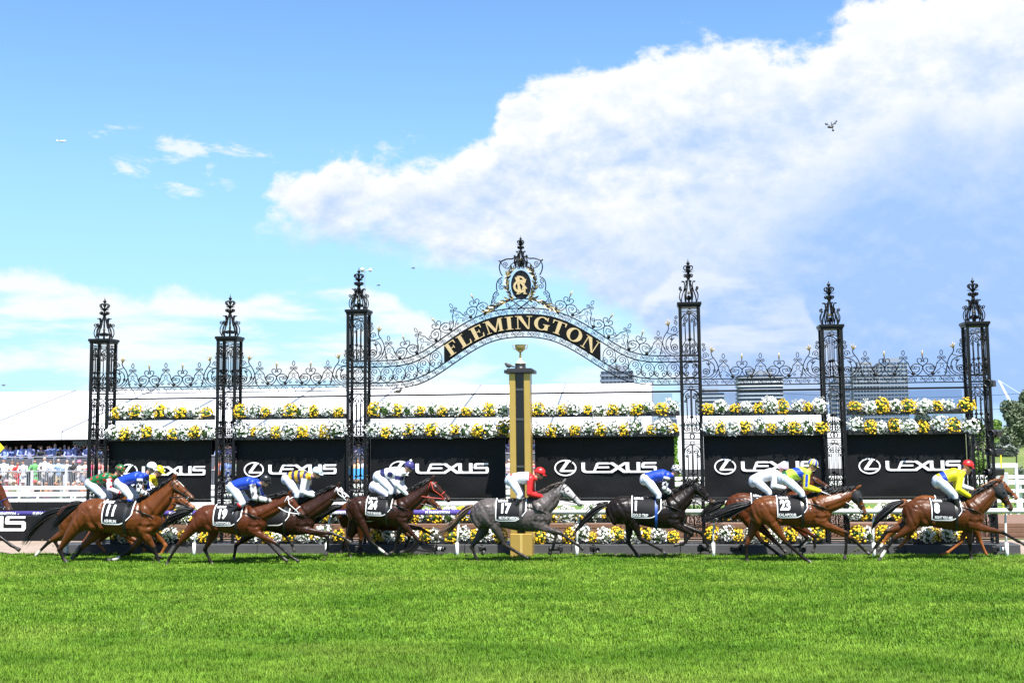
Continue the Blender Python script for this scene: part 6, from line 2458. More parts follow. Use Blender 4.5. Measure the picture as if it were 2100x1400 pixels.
YB2 = 8.4
zr = Z_(1600, 1025.5, YB2)
rail_fence('white_rail', hx1, 26, YB2, [(zr - .09, zr)], PVC, 'white plastic back rail running behind the banners', .03, 3.0, .09, 'white rails behind the gates')
rail_fence('white_rail', -34, hx1 - .1, 3.75, [(hz - .01, hz + .075)], PVC, 'white rail along the top of the black hoarding', .03, 3.0, .09, 'white rails behind the gates')

# white track-side fence and benches on the left
YF = 17.5
zf_ = lambda y: Z_(100, y, YF)
fe = rail_fence('track_fence', X_(-60, YF), X_(1100, YF), YF, [(zf_(1003.5), zf_(996)), (zf_(1017), zf_(1008.5)), (zf_(1029), zf_(1024))], WHITE,
                'white four-board fence in front of the crowd at left', .07, 3.9, .12, 'white fences', .0)
MB().bbox(0, X_(1100, YF) - X_(-60, YF), .18, .24, zf_(1022.5), zf_(1018.5), .01).build('rail', GREYM, fe)
for px in (45, 83, 152, 159):
    a = X_(px, YF) - X_(-60, YF)
    MB().tube([(a - .2, -.12, -.02), (a, -.09, zf_(1016))], .05, 4).build('brace', WHITE, fe)

# marquee
YE, YRg = 36.0, 49.0
ze, zg = Z_(100, 886.5, YE), Z_(100, 803, YRg)
mx0, mx1 = -62.0, X_(1338, YRg, 790)
mq = empty('marquee', ((mx0 + mx1) / 2, YE, 0), 'long white event marquee with pitched canvas roof behind the gates', 'marquee')
mcx = (mx0 + mx1) / 2
NB = 11
for i in range(NB):
    a, b = mx0 + (mx1 - mx0) * i / NB - mcx, mx0 + (mx1 - mx0) * (i + 1) / NB - mcx
    v, f = [], []
    for q in range(9):
        t = q / 8
        for p in range(7):
            u = p / 6
            sag = -.10 * math.sin(PI * u) * math.sin(PI * t) ** .5
            v.append((a + .03 + (b - a - .06) * u, (YRg - YE) * t, ze + (zg - ze) * t + sag))
    for q in range(8):
        for p in range(6):
            k_ = q * 7 + p
            f.append((k_, k_ + 1, k_ + 8, k_ + 7))
    MB().add(v, f).build('roof_panel', CANVAS, mq, smooth=True)
    v2 = [(x, 2 * (YRg - YE) - y, z) for x, y, z in v]
    MB().add(v2, [q[::-1] for q in f]).build('roof_panel', CANVAS, mq, smooth=True)
    MB().bbox(a + .02, b - .02, -.06, -.02, ze - .42, ze - .03, .01).build('eave_valance', CANVAS, mq)
for i in range(NB + 1):
    a = mx0 + (mx1 - mx0) * i / NB - mcx
    MB().tube([(a, 0, ze + .03), (a, YRg - YE, zg + .03)], .075, 4).build('roof_seam', mat('seam_grey', (.22, .23, .25), .6), mq)
    MB().bbox(a - .09, a + .09, 10.2, 10.4, .9, ze + .3, .01).build('leg', IRON2, mq)
MB().box(mx0 - mcx, mx1 - mcx, 10.5, 10.6, -.02, ze + (zg - ze) * .78).build('back_wall', mat('interior_shade_black', (.012, .012, .014), .9), mq)  # near-black wall colour stands in for the deep shade under the roof
for e in (mx0 - mcx + .02, mx1 - mcx - .06):
    MB().prism([(0, -.02), (2 * (YRg - YE), -.02), (2 * (YRg - YE), ze), (YRg - YE, zg - .04), (0, ze)], e, e + .04, lambda u, v_, d: (d, u, v_)).build('end_wall', CANVAS, mq)
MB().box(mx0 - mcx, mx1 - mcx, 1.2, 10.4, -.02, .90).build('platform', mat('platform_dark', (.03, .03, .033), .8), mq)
# screen inside
s0, s1 = P(150, 915, 44), P(178.5, 903.5, 44)
o = MB().bbox(0, s1[0] - s0[0], -.05, .05, 0, s1[2] - s0[2], .01).build('video_screen', mat('pale_screen', (.30, .42, .48), .3, 0, .3, 2))
o.location = tuple(s0)
tag(o, 'pale blue screen hanging in the dark marquee at left', 'screen')

# viewing-platform balustrade
YV = 35.2
zb0, zb1 = Z_(90, 966, YV), Z_(90, 935.5, YV)
bal = empty('balustrade', (X_(-60, YV), YV, 0), 'grey panelled balustrade of the upper viewing platform', 'balustrade')
bw = X_(1100, YV) - X_(-60, YV)
MB().bbox(0, bw, -.04, .04, zb1 - .06, zb1, .01).build('handrail', GREYM, bal)
nb_ = 26
for i in range(nb_):
    a, b = bw * i / nb_, bw * (i + 1) / nb_
    MB().box(a + .06, b - .06, -.015, .015, zb0, zb1 - .12).build('infill_panel', mat('smoke_panel', (.10, .10, .115), .25, 0, .2, 1), bal)
    MB().bbox(a - .03, a + .03, -.03, .03, -.02, zb1 - .062, .008).build('post', GREYM, bal)
# picket-style crowd barrier
YK = 32.4
zk0, zk1 = Z_(90, 999, YK), Z_(90, 964.5, YK)
bar = empty('crowd_barrier', (X_(-60, YK), YK, 0), 'grey steel barred crowd barrier the spectators lean on', 'barrier')
bw = X_(1100, YK) - X_(-60, YK)
MB().bbox(0, bw, -.04, .04, zk1 - .07, zk1, .012).build('handrail', GREYM, bar)
MB().bbox(0, bw, -.02, .02, .12, .17, .008).build('bottom_rail', GREYM, bar)
nbar = 300
pik = MB().box(-.011, .011, -.011, .011, .17, zk1 - .07).build('bar', GREYM, bar)
pik.location.x = 0.05
for i in range(1, nbar):
    c = pik.copy()
    COL.objects.link(c)
    c.parent = bar
    c.location.x = .05 + (bw - .1) * i / nbar
for px in (-10, 67, 137, 205, 280, 350, 420, 490, 560, 630, 700, 770, 840, 910, 980, 1050):
    a = X_(px, YK) - X_(-60, YK)
    MB().bbox(a - .07, a + .07, -.05, .05, -.02, zk1 + .01, .01).build('post', mat('pale_post', (.5, .53, .56), .5), bar)

# ------------------------------------------------------------------ spectators
CROWD = mat('spectator_cloth', (1, 1, 1), .7, 0, .14, 12, .3, 20, attr='Col')


def person_parts(kind):
    """overlapping shapes of a figure about 1.7 m tall, with a zone for each"""
    mb, zones = MB(), []

    def limb(pts, rad, zone, flat=1.0):
        pts = np.array(pts, float)
        mb.tube(pts, rad, 8, flat=flat)
        for p, r in zip(pts, rad):
            ellip(mb, p, (r, r * flat, r), n=8)
        for a, b in zip(pts[:-1], pts[1:]):
            zones.append((a, b, max(rad), zone))
    sit = kind == 'sit'
    z0 = -.42 if sit else 0
    if sit:
        for s in (-1, 1):
            limb([(s * .1, 0, .5), (s * .12, -.42, .5), (s * .12, -.45, .08)], [.095, .07, .05], 'leg')
    elif kind == 'dress':
        limb([(0, 0, 1.02), (0, 0, .62)], [.155, .21], 'top')
        for s in (-1, 1):
            limb([(s * .08, 0, .65), (s * .09, .01, .08)], [.07, .042], 'skin')
            limb([(s * .09, 0, .05), (s * .09, -.14, .03)], [.04, .03], 'leg')
    else:
        for s in (-1, 1):
            limb([(s * .09, 0, .92), (s * .11, -.02, .5), (s * .12, .02, .09)], [.105, .075, .055], 'leg')
            limb([(s * .12, .02, .05), (s * .13, -.16, .03)], [.045, .035], 'shoe')
    lean = -.16 if kind == 'lean' else -.02
    limb([(0, 0, .95 + z0), (0, lean * .4, 1.15 + z0), (0, lean * .8, 1.36 + z0), (0, lean, 1.44 + z0)], [.145, .135, .15, .10], 'top', 1.0)
    for s in (-1, 1):
        sh = (s * .19, lean, 1.41 + z0)
        if kind in ('lean', 'stand', 'dress'):
            el = (s * .27, lean - .10, 1.14 + z0)
            ha = (s * -.02 + s * .06, lean - .30, 1.10 + z0)
        elif kind == 'phone':
            el = (s * .28, lean - .18, 1.22 + z0)
            ha = (s * .08, lean - .30, 1.52 + z0)
        else:
            el = (s * .26, lean - .08, 1.12 + z0)
            ha = (s * .16, lean - .32, 1.02 + z0)
        limb([sh, el], [.062, .05], 'top')
        limb([el, ha], [.046, .032], 'arm')
        limb([ha, (ha[0] - s * .03, ha[1] - .06, ha[2])], [.038, .03], 'skin')
    limb([(0, lean, 1.46 + z0), (0, lean - .02, 1.56 + z0)], [.055, .055], 'skin')
    hc = np.array([0, lean - .03, 1.63 + z0])
    ellip(mb, hc, (.075, .095, .115), n=10)
    ellip(mb, hc + (0, -.095, -.01), (.014, .02, .02), n=6)
    zones.append((hc, hc + np.array([0, 0, .001]), .12, 'head'))
    return mb, zones, hc


PERS = {}
for kd in ('stand', 'lean', 'dress', 'phone', 'sit'):
    mb, zones, hc = person_parts(kd)
    me = remesh('figure', mb, .026, 2)
    v = coords(me)
    best = np.full(len(v), 9.0)
    zid = np.zeros(len(v), int)
    names = ['top', 'leg', 'skin', 'arm', 'shoe', 'head']
    for a, b, r, zn in zones:
        dd_, _ = seg_dist(v, a, b)
        dd_ = dd_ / r
        m_ = dd_ < best
        best[m_] = dd_[m_]
        zid[m_] = names.index(zn)
    PERS[kd] = (me, v, zid, hc)
SKINS = [(.50, .27, .18), (.42, .22, .14), (.55, .31, .22), (.30, .15, .09)]
HAIRS = [(.02, .014, .01), (.08, .045, .02), (.25, .16, .07), (.30, .29, .28), (.012, .01, .01)]
rp = random.Random(21)


def spectator(kind, x, Y, z, hgt, top, leg, label, group, hat=None, sleeve=True, rz=0.0, hair=None):
    me0, v, zid, hc = PERS[kind]
    me = me0.copy()
    sk_ = rp.choice(SKINS[:3])
    hr_ = hair or rp.choice(HAIRS)
    tab = np.array([top, leg, sk_, top if sleeve else sk_, (.03, .025, .02), sk_], float)
    col = tab[zid]
    hd_ = (zid == 5) & ((v[:, 2] > hc[2] + .035) | ((v[:, 1] > hc[1] + .02) & (v[:, 2] > hc[2] - .09)))
    col[hd_] = hr_
    paint(me, col)
    me.materials.append(CROWD)
    r = empty('person', (x, Y, z), label, 'person', group)
    r.scale = (hgt / 1.74,) * 3
    r.rotation_euler = (0, 0, rz)
    mesh_obj('figure', me, r)
    if hat:
        mb = MB().lathe([(.16, .0), (.165, .012), (.10, .02), (.095, .075), (.07, .10), (.001, .105)], hc + np.array([0, 0, .055]), 14)
        mb.build('hat', mat('hat_%d_%d_%d' % tuple(int(c * 99) for c in hat), hat, .7), r, smooth=True)
    return r


W_, BLU, DRK = (.74, .74, .76), (.32, .42, .66), (.025, .027, .035)
MID = [(8, 'stand', W_, (.22, .23, .25), 'in white shirt and grey trousers, first at the barrier'), (25, 'dress', (.66, .58, .46), (.5, .4, .3), 'in cream dress beside the man in white'),
       (37, 'dress', (.60, .035, .03), (.1, .02, .02), 'in bright red dress'), (48, 'stand', W_, (.62, .62, .64), 'all in white right of the red dress'), (72, 'dress', (.13, .40, .12), (.1, .3, .1), 'in long green dress'),
       (92, 'stand', (.66, .60, .56), (.42, .41, .40), 'in pale suit, tallest at the barrier'), (105, 'lean', W_, (.03, .03, .035), 'in white shirt and dark trousers'),
       (121, 'lean', (.38, .52, .72), (.45, .36, .22), 'in light blue shirt and khaki shorts'), (138, 'phone', (.68, .70, .80), (.60, .62, .72), 'in white jacket raising a phone'),
       (150, 'lean', (.03, .03, .03), (.03, .03, .03), 'all in black'), (163, 'dress', (.72, .64, .64), (.70, .68, .70), 'in white with a big pink hat'), (175, 'lean', (.70, .60, .48), (.25, .30, .42), 'in cream top and denim'),
       (188, 'dress', (.55, .05, .15), (.4, .05, .1), 'in crimson glimpsed through the leftmost column'), (203, 'lean', (.62, .22, .20), (.5, .5, .5), 'in coral shirt glimpsed through the leftmost column'),
       (219, 'stand', (.60, .42, .30), (.3, .3, .3), 'in tan glimpsed right of the leftmost column'), (-12, 'stand', (.5, .55, .7), (.1, .1, .1), 'in pale blue past the left edge')]
for x0_ in (450, 462, 474, 486, 712, 722, 733, 745, 757, 1036, 1043, 1092, 1099):
    c_ = rp.choice([W_, (.62, .20, .12), (.70, .40, .20), (.2, .3, .6), (.7, .5, .55), (.55, .1, .12), (.3, .4, .3)])
    nm_ = 'the second column from the left' if x0_ < 600 else ('the tall left column' if x0_ < 900 else 'the gap beside the winning post')
    MID.append((x0_, rp.choice(['lean', 'stand', 'dress']), c_, rp.choice([DRK, (.4, .4, .42), (.5, .45, .4)]), 'seen through ' + nm_ + ', %s from the left there' % ORD[{450: 0, 462: 1, 474: 2, 486: 3, 712: 0, 722: 1, 733: 2, 745: 3, 757: 4, 1036: 0, 1043: 1, 1092: 2, 1099: 3}[x0_]]))
YM = 33.0
for px, kd, tp, lg, lb in MID:
    hgt = Z_(px, 941, YM) + rp.uniform(-.08, .05) + (.10 if 'tallest' in lb else 0) + (-.1 if 'red dress' in lb and 'bright' in lb else 0)
    spectator(kd, X_(px, YM), YM, -.016, hgt, tp, lg, 'spectator ' + lb, 'spectators at the crowd barrier', hat=(.75, .18, .30) if 'pink hat' in lb else None, sleeve=('dress' not in kd), rz=rp.uniform(.1, .6))
YU = 36.4


def ordinal(n):
    t = ['', '', 'twenty', 'thirty', 'forty', 'fifty']
    o1 = ORD + ['seventeenth', 'eighteenth', 'nineteenth']
    if n < 20:
        return o1[n - 1]
    if n % 10 == 0:
        return t[n // 10][:-1] + 'ieth'
    return t[n // 10] + '-' + ORD[n % 10 - 1]


k_ = 0
for x0_, x1_ in ((-8, 232), (446, 492), (712, 762), (1034, 1046), (1088, 1102)):
    px = x0_
    while px < x1_:
        tp = rp.choice([(.25, .31, .62), (.30, .34, .62), (.33, .25, .48), (.05, .06, .12), (.36, .28, .50), (.03, .03, .035), (.20, .30, .60)])
        if px < 66:
            tp = rp.choice([(.28, .36, .68), (.24, .30, .62), (.33, .36, .62)])
        spectator(rp.choice(['lean', 'stand', 'phone', 'lean']), X_(px, YU), YU + rp.uniform(0, .8), .90, 1.66 + rp.uniform(-.12, .12), tp, DRK,
                  'shaded spectator on the upper platform, %s from the left' % ordinal(k_ + 1), 'spectators on the upper platform', rz=rp.uniform(-.3, .6))
        k_ += 1
        px += rp.uniform(6.5, 11.5)
YL = 27.0
LOW = [(2, (.6, .4, .35), None, 'pale pink top'), (12, (.70, .22, .28), (.72, .25, .3), 'pink hat'), (27, (.55, .5, .4), None, 'beige top'), (36, (.2, .25, .15), (.55, .62, .45), 'pale green hat'), (47, (.62, .66, .74), (.68, .6, .68), 'white top and lilac hat'), (77, (.72, .5, .45), (.6, .06, .06), 'red cap'),
       (91, (.04, .04, .04), None, 'black top'), (103, (.45, .25, .15), None, 'tan top'), (113, (.35, .18, .10), None, 'brown top'), (125, (.10, .10, .12), None, 'charcoal top'), (141, (.66, .5, .46), None, 'blush top'), (150, (.5, .4, .36), None, 'taupe top'),
       (160, (.12, .12, .14), None, 'dark jacket'), (168, (.7, .66, .62), None, 'ivory top'), (176, (.4, .2, .14), None, 'rust top')]
for i, (px, tp, hat, nm_) in enumerate(LOW):
    spectator('sit', X_(px, YL), YL + rp.uniform(-.4, .4), Z_(px, 986, YL) - 1.32 + rp.uniform(-.06, .06), 1.74, tp, rp.choice([(.6, .05, .3), DRK, (.3, .12, .4), (.65, .5, .05)]),
              'seated spectator with %s below the barrier, %s from the left' % (nm_, ORD[i]), 'seated spectators below the barrier', hat=hat, rz=rp.uniform(-.3, .5))
seat = MB().bbox(X_(-10, YL), X_(190, YL), YL - .1, YL + .35, -.016, .30, .02).build('bench', WHITE)
tag(seat, 'long white bench under the seated spectators', 'bench')
# yellow marker board at the left edge
p = P(-2, 918, 24)
r = empty('marker_sign', (p[0], p[1], 0), 'bright yellow diamond board on a post at the left edge', 'sign')
MB().rod((0, 0, -.02), (0, 0, p[2] - .2), .03, 6).build('post', GREYM, r)
MB().prism([(-.28, 0), (0, .28), (.28, 0), (0, -.28)], -.04, -.01, lambda u, v_, d: (u, d, p[2] + v_)).build('diamond_board', mat('sign_yellow', (.8, .72, .02), .5), r)
# blue and white sponsor strip hung on the barrier behind the tall left column
o = MB().bbox(X_(690, 31.9), X_(775, 31.9), -.03, .0, 0, .55, .01).build('barrier_banner', mat('banner_blue', (.05, .30, .62), .6, 0, .1, 2))
o.location = (0, 31.9, Z_(735, 982, 31.9))
tag(o, 'bright blue banner on the barrier seen through the tall left column', 'banner')

# ------------------------------------------------------------------ white tent and fences on the right
YT2 = 26.0
tx0, tx1 = X_(1392, YT2), X_(1738, YT2)
tz1, tz0 = Z_(1560, 849, YT2), Z_(1560, 868, YT2)
t2 = empty('white_tent', ((tx0 + tx1) / 2, YT2, 0), 'white tent with flat eaves behind the fifth bay', 'tent')
tc_ = (tx0 + tx1) / 2
for i in range(4):
    a, b = tx0 + (tx1 - tx0) * i / 4 - tc_, tx0 + (tx1 - tx0) * (i + 1) / 4 - tc_
    MB().bbox(a + .01, b - .01, -.05, .0, -.02, tz0 - .01, .01).build('wall_panel', CANVAS, t2)
    MB().prism([(a + .01, 0), (b - .01, 0), (b - .01, 1), (a + .01, 1)], 0, .03, lambda u, w_, d: (u, 5.0 * w_ - .1, tz0 + (tz1 - tz0) * w_ + d)).build('roof_panel', CANVAS, t2)
    MB().bbox(a - .04, a + .04, -.12, -.055, -.02, tz0, .01).build('leg', WHITE, t2)
MB().box(tx0 - tc_, tx1 - tc_, 4.9, 5.0, -.02, tz1).build('back_wall', CANVAS, t2)
o = MB().bbox(tx0, tx1, YT2 - .9, YT2 - .8, -.016, Z_(1420, 962, YT2 - .85), .01).build('dark_counter', mat('counter_grey', (.06, .06, .065), .7))
tag(o, 'dark grey counter along the front of the white tent', 'counter')
YQ = 14.5
zq = lambda y: Z_(2060, y, YQ)
rail_fence('white_fence', X_(1380, YQ), 40, YQ, [(zq(981), zq(974)), (zq(993), zq(984)), (zq(1010), zq(1003))], WHITE, 'white three-board fence at the right edge behind the column', .06, 2.4, .1, 'white fences')
gx0, gx1 = X_(2034, 13.6), X_(2083, 13.6)
r = empty('timing_frame', ((gx0 + gx1) / 2, 13.6, 0), 'white goal-like frame standing at the right edge', 'frame')
w_ = (gx1 - gx0) / 2
for a in (-w_, w_):
    MB().bbox(a - .05, a + .05, -.05, .05, -.02, Z_(2060, 950, 13.6) - .151, .01).build('upright', WHITE, r)
MB().bbox(-w_ - .06, w_ + .06, -.06, .06, Z_(2060, 950, 13.6) - .15, Z_(2060, 950, 13.6), .01).build('top_beam', WHITE, r)
o = MB().bbox(-w_ + .1, w_ - .1, .3, .4, .5, zq(968), .02).build('louvre_box', mat('louvre_grey', (.4, .41, .42), .6))
o.location = ((gx0 + gx1) / 2, 13.9, 0)
tag(o, 'grey louvred box standing inside the white frame', 'cabinet')
r = empty('furlong_pole', (X_(2053, 10), 10, 0), 'thin yellow pole left of the white frame', 'pole')
MB().rod((0, 0, -.02), (0, 0, Z_(2053, 929, 10)), .025, 6).build('pole_shaft', mat('sign_yellow', (.8, .7, .02), .5), r)

# ------------------------------------------------------------------ trees
def leaf_mat(nm, c1, c2):
    m = mat(nm, c1, .55, 0, .3, .8, col2=c2)
    return m


BARK = mat('bark', (.22, .19, .16), .9, 0, .35, 3, .5, 12)


def tree(px, pyt, pyb, wpx, Y, lm, label, seed, lsz=.34, nl=5200, trunk=.22, lobes=9, name='tree', low=.15):
    p0, p1 = P(px, pyb, Y), P(px, pyt, Y)
    rg = np.random.default_rng(seed)
    Hh = p1[2]
    Wd = abs(P(px + wpx, pyt, Y)[0] - p0[0])
    r = empty(name, (p0[0], Y, -.03), label, 'tree' if Hh > 2.5 else 'shrub', 'trees beyond the gates')
    tb = MB()
    tb.tube(smooth_path([(0, 0, 0), (.05 * Hh * rg.normal(), 0, Hh * .3), (.03 * Hh * rg.normal(), .02 * Hh, Hh * .6), (0, 0, Hh * .85)], 10), np.linspace(trunk, trunk * .25, 10), 7)
    cs = []
    for i in range(lobes):
        a = rg.uniform(0, 2 * PI)
        zz_ = Hh * rg.uniform(low + .12, .90)
        env = math.sin(PI * min(1, max(.08, (zz_ / Hh - low) / (1 - low) * .9 + .1))) ** .7
        rr_ = Wd * .5 * rg.uniform(.2, .85) * env
        c = np.array([rr_ * math.cos(a), rr_ * math.sin(a) * .9, zz_])
        s_ = np.array([Wd * .24, Wd * .24, Hh * .13]) * rg.uniform(.7, 1.25)
        cs.append((c, s_))
        tb.tube(smooth_path([(0, 0, zz_ * .6), (c * .5 + np.array([0, 0, zz_ * .32])).tolist(), c.tolist()], 6), np.linspace(trunk * .35, trunk * .08, 6), 5)
    cs.append((np.array([0, 0, Hh * .9]), np.array([Wd * .2, Wd * .2, Hh * .1])))
    tb.build('trunk', BARK, r, smooth=True)
    n = nl
    idx = rg.integers(0, len(cs), n)
    C_, S_ = np.array([c for c, _ in cs])[idx], np.array([s for _, s in cs])[idx]
    d_ = rg.normal(0, 1, (n, 3))
    d_ /= np.linalg.norm(d_, axis=1)[:, None]
    rad = rg.uniform(.45, 1.08, n) ** .6
    pos = C_ + S_ * d_ * rad[:, None]
    a_ = rg.normal(0, 1, (n, 3))
    a_ /= np.linalg.norm(a_, axis=1)[:, None]
    b_ = np.cross(a_, rg.normal(0, 1, (n, 3)))
    b_ /= np.linalg.norm(b_, axis=1)[:, None]
    sz = rg.uniform(.6, 1.3, n)[:, None] * lsz
    v = np.stack([pos - a_ * sz * .5, pos + b_ * sz * .28, pos + a_ * sz * .5, pos - b_ * sz * .28], 1).reshape(-1, 3)
    me = bpy.data.meshes.new('crown')
    me.from_pydata(v.tolist(), [], (np.arange(n * 4).reshape(n, 4)).tolist())
    me.materials.append(lm)
    mesh_obj('crown', me, r)['kind'] = 'stuff'


EUC = leaf_mat('eucalypt_leaf', (.10, .14, .07), (.14, .175, .10))
GRN = leaf_mat('fresh_leaf', (.17, .27, .055), (.11, .20, .04))
DKG = leaf_mat('grey_green_leaf', (.085, .11, .075), (.06, .085, .055))
LIM = leaf_mat('lime_leaf', (.20, .34, .04), (.12, .24, .03))
tree(2088, 822, 934, 62, 105, EUC, 'tall grey-green eucalypt at the right edge', 1, .30, 16000, .35, 20)
tree(2125, 800, 936, 60, 112, EUC, 'tall eucalypt half outside the right edge', 2, .32, 12000, .35, 18)
tree(2046, 860, 938, 38, 98, GRN, 'fresh green tree just right of the right-hand column', 3, .28, 9000, .25, 15)
tree(2064, 893, 937, 34, 84, DKG, 'dark grey-green round shrub tree beneath the eucalypt', 4, .24, 9000, .2, 14, low=.0)
tree(2008, 858, 975, 34, 50, GRN, 'drooping green tree seen through the right-hand column', 5, .22, 9000, .2, 14, low=.0)
tree(1893, 846, 940, 46, 150, DKG, 'distant olive tree between the flower troughs of the sixth bay', 6, .8, 3600, .4, 9)
tree(1960, 866, 940, 40, 150, EUC, 'distant tree behind the sixth bay at its right end', 7, .8, 3000, .4, 9)
tree(1388, 872, 962, 15, 20, LIM, 'lime green shrub left of the column right of the arch', 8, .16, 3000, .07, 8, low=.0)
tree(1340, 884, 962, 18, 22, LIM, 'lime green shrub behind the fourth banner', 9, .16, 2500, .07, 8, low=.0)
for i, (px, wd_) in enumerate(((2150, 60), (2200, 70), (1925, 50), (1830, 50))):
    tree(px, 850 + 6 * i, 938, wd_, 140 + 8 * i, (EUC, GRN, DKG, EUC)[i], 'background tree on the far bank, ' + ['just outside the right edge', 'farther outside the right edge', 'behind the last banner', 'behind the sixth emblem'][i], 20 + i, .8, 3000, .4, 9)
hedge = MB()
ox = X_(2086, 16)
rg = np.random.default_rng(5)
n = 5200
pos = np.stack([rg.uniform(0, 9, n), rg.uniform(0, .9, n), rg.uniform(.02, 1.0, n)], 1)
pos[:, 2] *= Z_(2095, 953, 16)
a_ = rg.normal(0, 1, (n, 3))
a_ /= np.linalg.norm(a_, axis=1)[:, None]
b_ = np.cross(a_, rg.normal(0, 1, (n, 3)))
b_ /= np.linalg.norm(b_, axis=1)[:, None]
v = np.stack([pos - a_ * .06, pos + b_ * .035, pos + a_ * .06, pos - b_ * .035], 1).reshape(-1, 3)
hg = empty('hedge', (ox, 16, 0), 'clipped dark green hedge at the right edge', 'hedge')
me = bpy.data.meshes.new('leaves')
me.from_pydata(v.tolist(), [], np.arange(n * 4).reshape(n, 4).tolist())
me.materials.append(DKG)
mesh_obj('leaves', me, hg)['kind'] = 'stuff'
MB().box(.1, 8.9, .1, .8, 0, Z_(2095, 953, 16) * .9).build('hedge_core', DKG, hg)
# grassed bank under the trees
bk = MB()
xs = np.linspace(X_(1300, 70), 90, 24)
bv, bf = [], []
for i, x in enumerate(xs):
    for j_, (y, z) in enumerate(((62, -.02), (75, .25), (95, .7), (140, 1.1), (260, 1.6))):
        bv.append((x, y, z + .12 * math.sin(x * .2 + y)))
for i in range(len(xs) - 1):
    for j_ in range(4):
        q = i * 5 + j_
        bf.append((q, q + 5, q + 6, q + 1))
o = bk.add(bv, bf).build('grass_bank', ground_mat('bank_grass', (.10, .155, .03), (.16, .19, .06), .12, c3=(.22, .205, .10)), smooth=True)
o['kind'] = 'structure'
# park lamp
r = empty('park_lamp', (X_(2085, 66), 66, 0), 'thin black park lamp post with angled head at the right edge', 'lamp')
zt_ = Z_(2085, 910, 66)
MB().tube([(0, 0, 0), (0, 0, zt_ * .8)], .05, 6).build('lamp_post', BLACKP, r)
MB().tube([(0, 0, zt_ * .8), (-.5, 0, zt_ * .97), (-.75, 0, zt_ * .9)], .03, 6).build('lamp_arm', GREYM, r)
MB().bbox(-.95, -.6, -.1, .1, zt_ * .86, zt_ * .9, .02).build('lamp_head', GREYM, r)

# ------------------------------------------------------------------ far towers
GLASSD = mat('tower_glass_dark_hazed', (.036, .056, .095), .35, 0, .3, .15, spec=.25)  # bluish aerial haze is mixed into this glass colour
GLASSB = mat('tower_glass_blue', (.055, .105, .19), .3, 0, .25, .15, spec=.3)
CONC = mat('tower_concrete_hazed', (.22, .255, .31), .7, 0, .1, .1)  # concrete paled and blued to paint in the distance haze
WSLAB = mat('tower_white_hazed', (.48, .51, .56), .6, 0, .06, .1)  # white slabs carry a painted blue haze tint


def tower(pxa, pxb, pyt, Y, nfl, kind, label, gl, sl, pyb=900, step=None):
    a, b = P(pxa, pyt, Y), P(pxb, pyt, Y)
    z0 = float(P(pxa, pyb, Y)[2]) - 4
    W = b[0] - a[0]
    zt_ = (a[2] + b[2]) / 2
    r = empty('tower_block', ((a[0] + b[0]) / 2, Y, 0), label, 'building', 'apartment towers on the skyline')
    dep = W * .7
    fh = (zt_ - z0) / nfl

    def plan(sx, wob, n=40):
        pts = []
        for i in range(n):
            t = 2 * PI * i / n
            c, s = math.cos(t), math.sin(t)
            k_ = .35 if kind == 'wave' else .12
            pts.append((W / 2 * sx * np.sign(c) * abs(c) ** k_ * (1 + wob * math.sin(3 * t)), dep / 2 * sx * np.sign(s) * abs(s) ** k_ * (1 + wob * math.sin(4 * t + 1))))
        return pts
    MB().box(-1, 1, -1, 1, -.03, z0 + .1).build('podium', sl, r)
    for i in range(nfl):
        za = z0 + i * fh
        gp, sp = plan(.95, 0), plan(1.0, .012 * (i % 3) if kind == 'wave' else 0)
        MB().prism(gp, za + fh * .40, za + fh * .999, lambda u, w2_, d: (u, w2_, d)).build('window_band', gl, r)
        MB().prism(sp, za, za + fh * .42, lambda u, w2_, d: (u, w2_, d)).build('floor_slab', sl, r)
    if kind != 'wave':
        for i in range(9):
            x = -W / 2 * .93 + W * .93 * i / 8
            MB().box(x - W * .008, x + W * .008, -dep / 2 * 1.01, -dep / 2 * .9, z0, zt_).build('mullion', sl, r)
    MB().prism([(x * .55, y * .55) for x, y in plan(1, 0)], zt_, zt_ + fh * 1.2, lambda u, w2_, d: (u, w2_, d)).build('roof_plant', CONC, r)
    return r


tower(1231, 1300, 762, 900, 14, 'box', 'dark blue glass tower just right of the arch', GLASSD, mat('tower_steel', (.16, .19, .25), .5))
tower(1508, 1606, 770, 760, 18, 'wave', 'white tower with wavy balcony bands behind the fifth bay', GLASSD, WSLAB)
tower(1428, 1486, 806, 820, 13, 'wave', 'smaller white banded tower left of the wavy tower', GLASSD, WSLAB)
tower(1744, 1800, 752, 700, 20, 'box', 'grey glass tower, left part of the pair behind the sixth bay', GLASSD, CONC)
tower(1797, 1858, 744, 720, 21, 'box', 'taller blue glass tower of the pair behind the sixth bay', GLASSB, CONC)
tower(1700, 1742, 782, 740, 14, 'box', 'slim blue glass slab left of the grey glass tower', GLASSB, CONC)
tower(1348, 1394, 850, 500, 7, 'box', 'low grey block with dark windows right of the marquee end', GLASSD, CONC, 905)
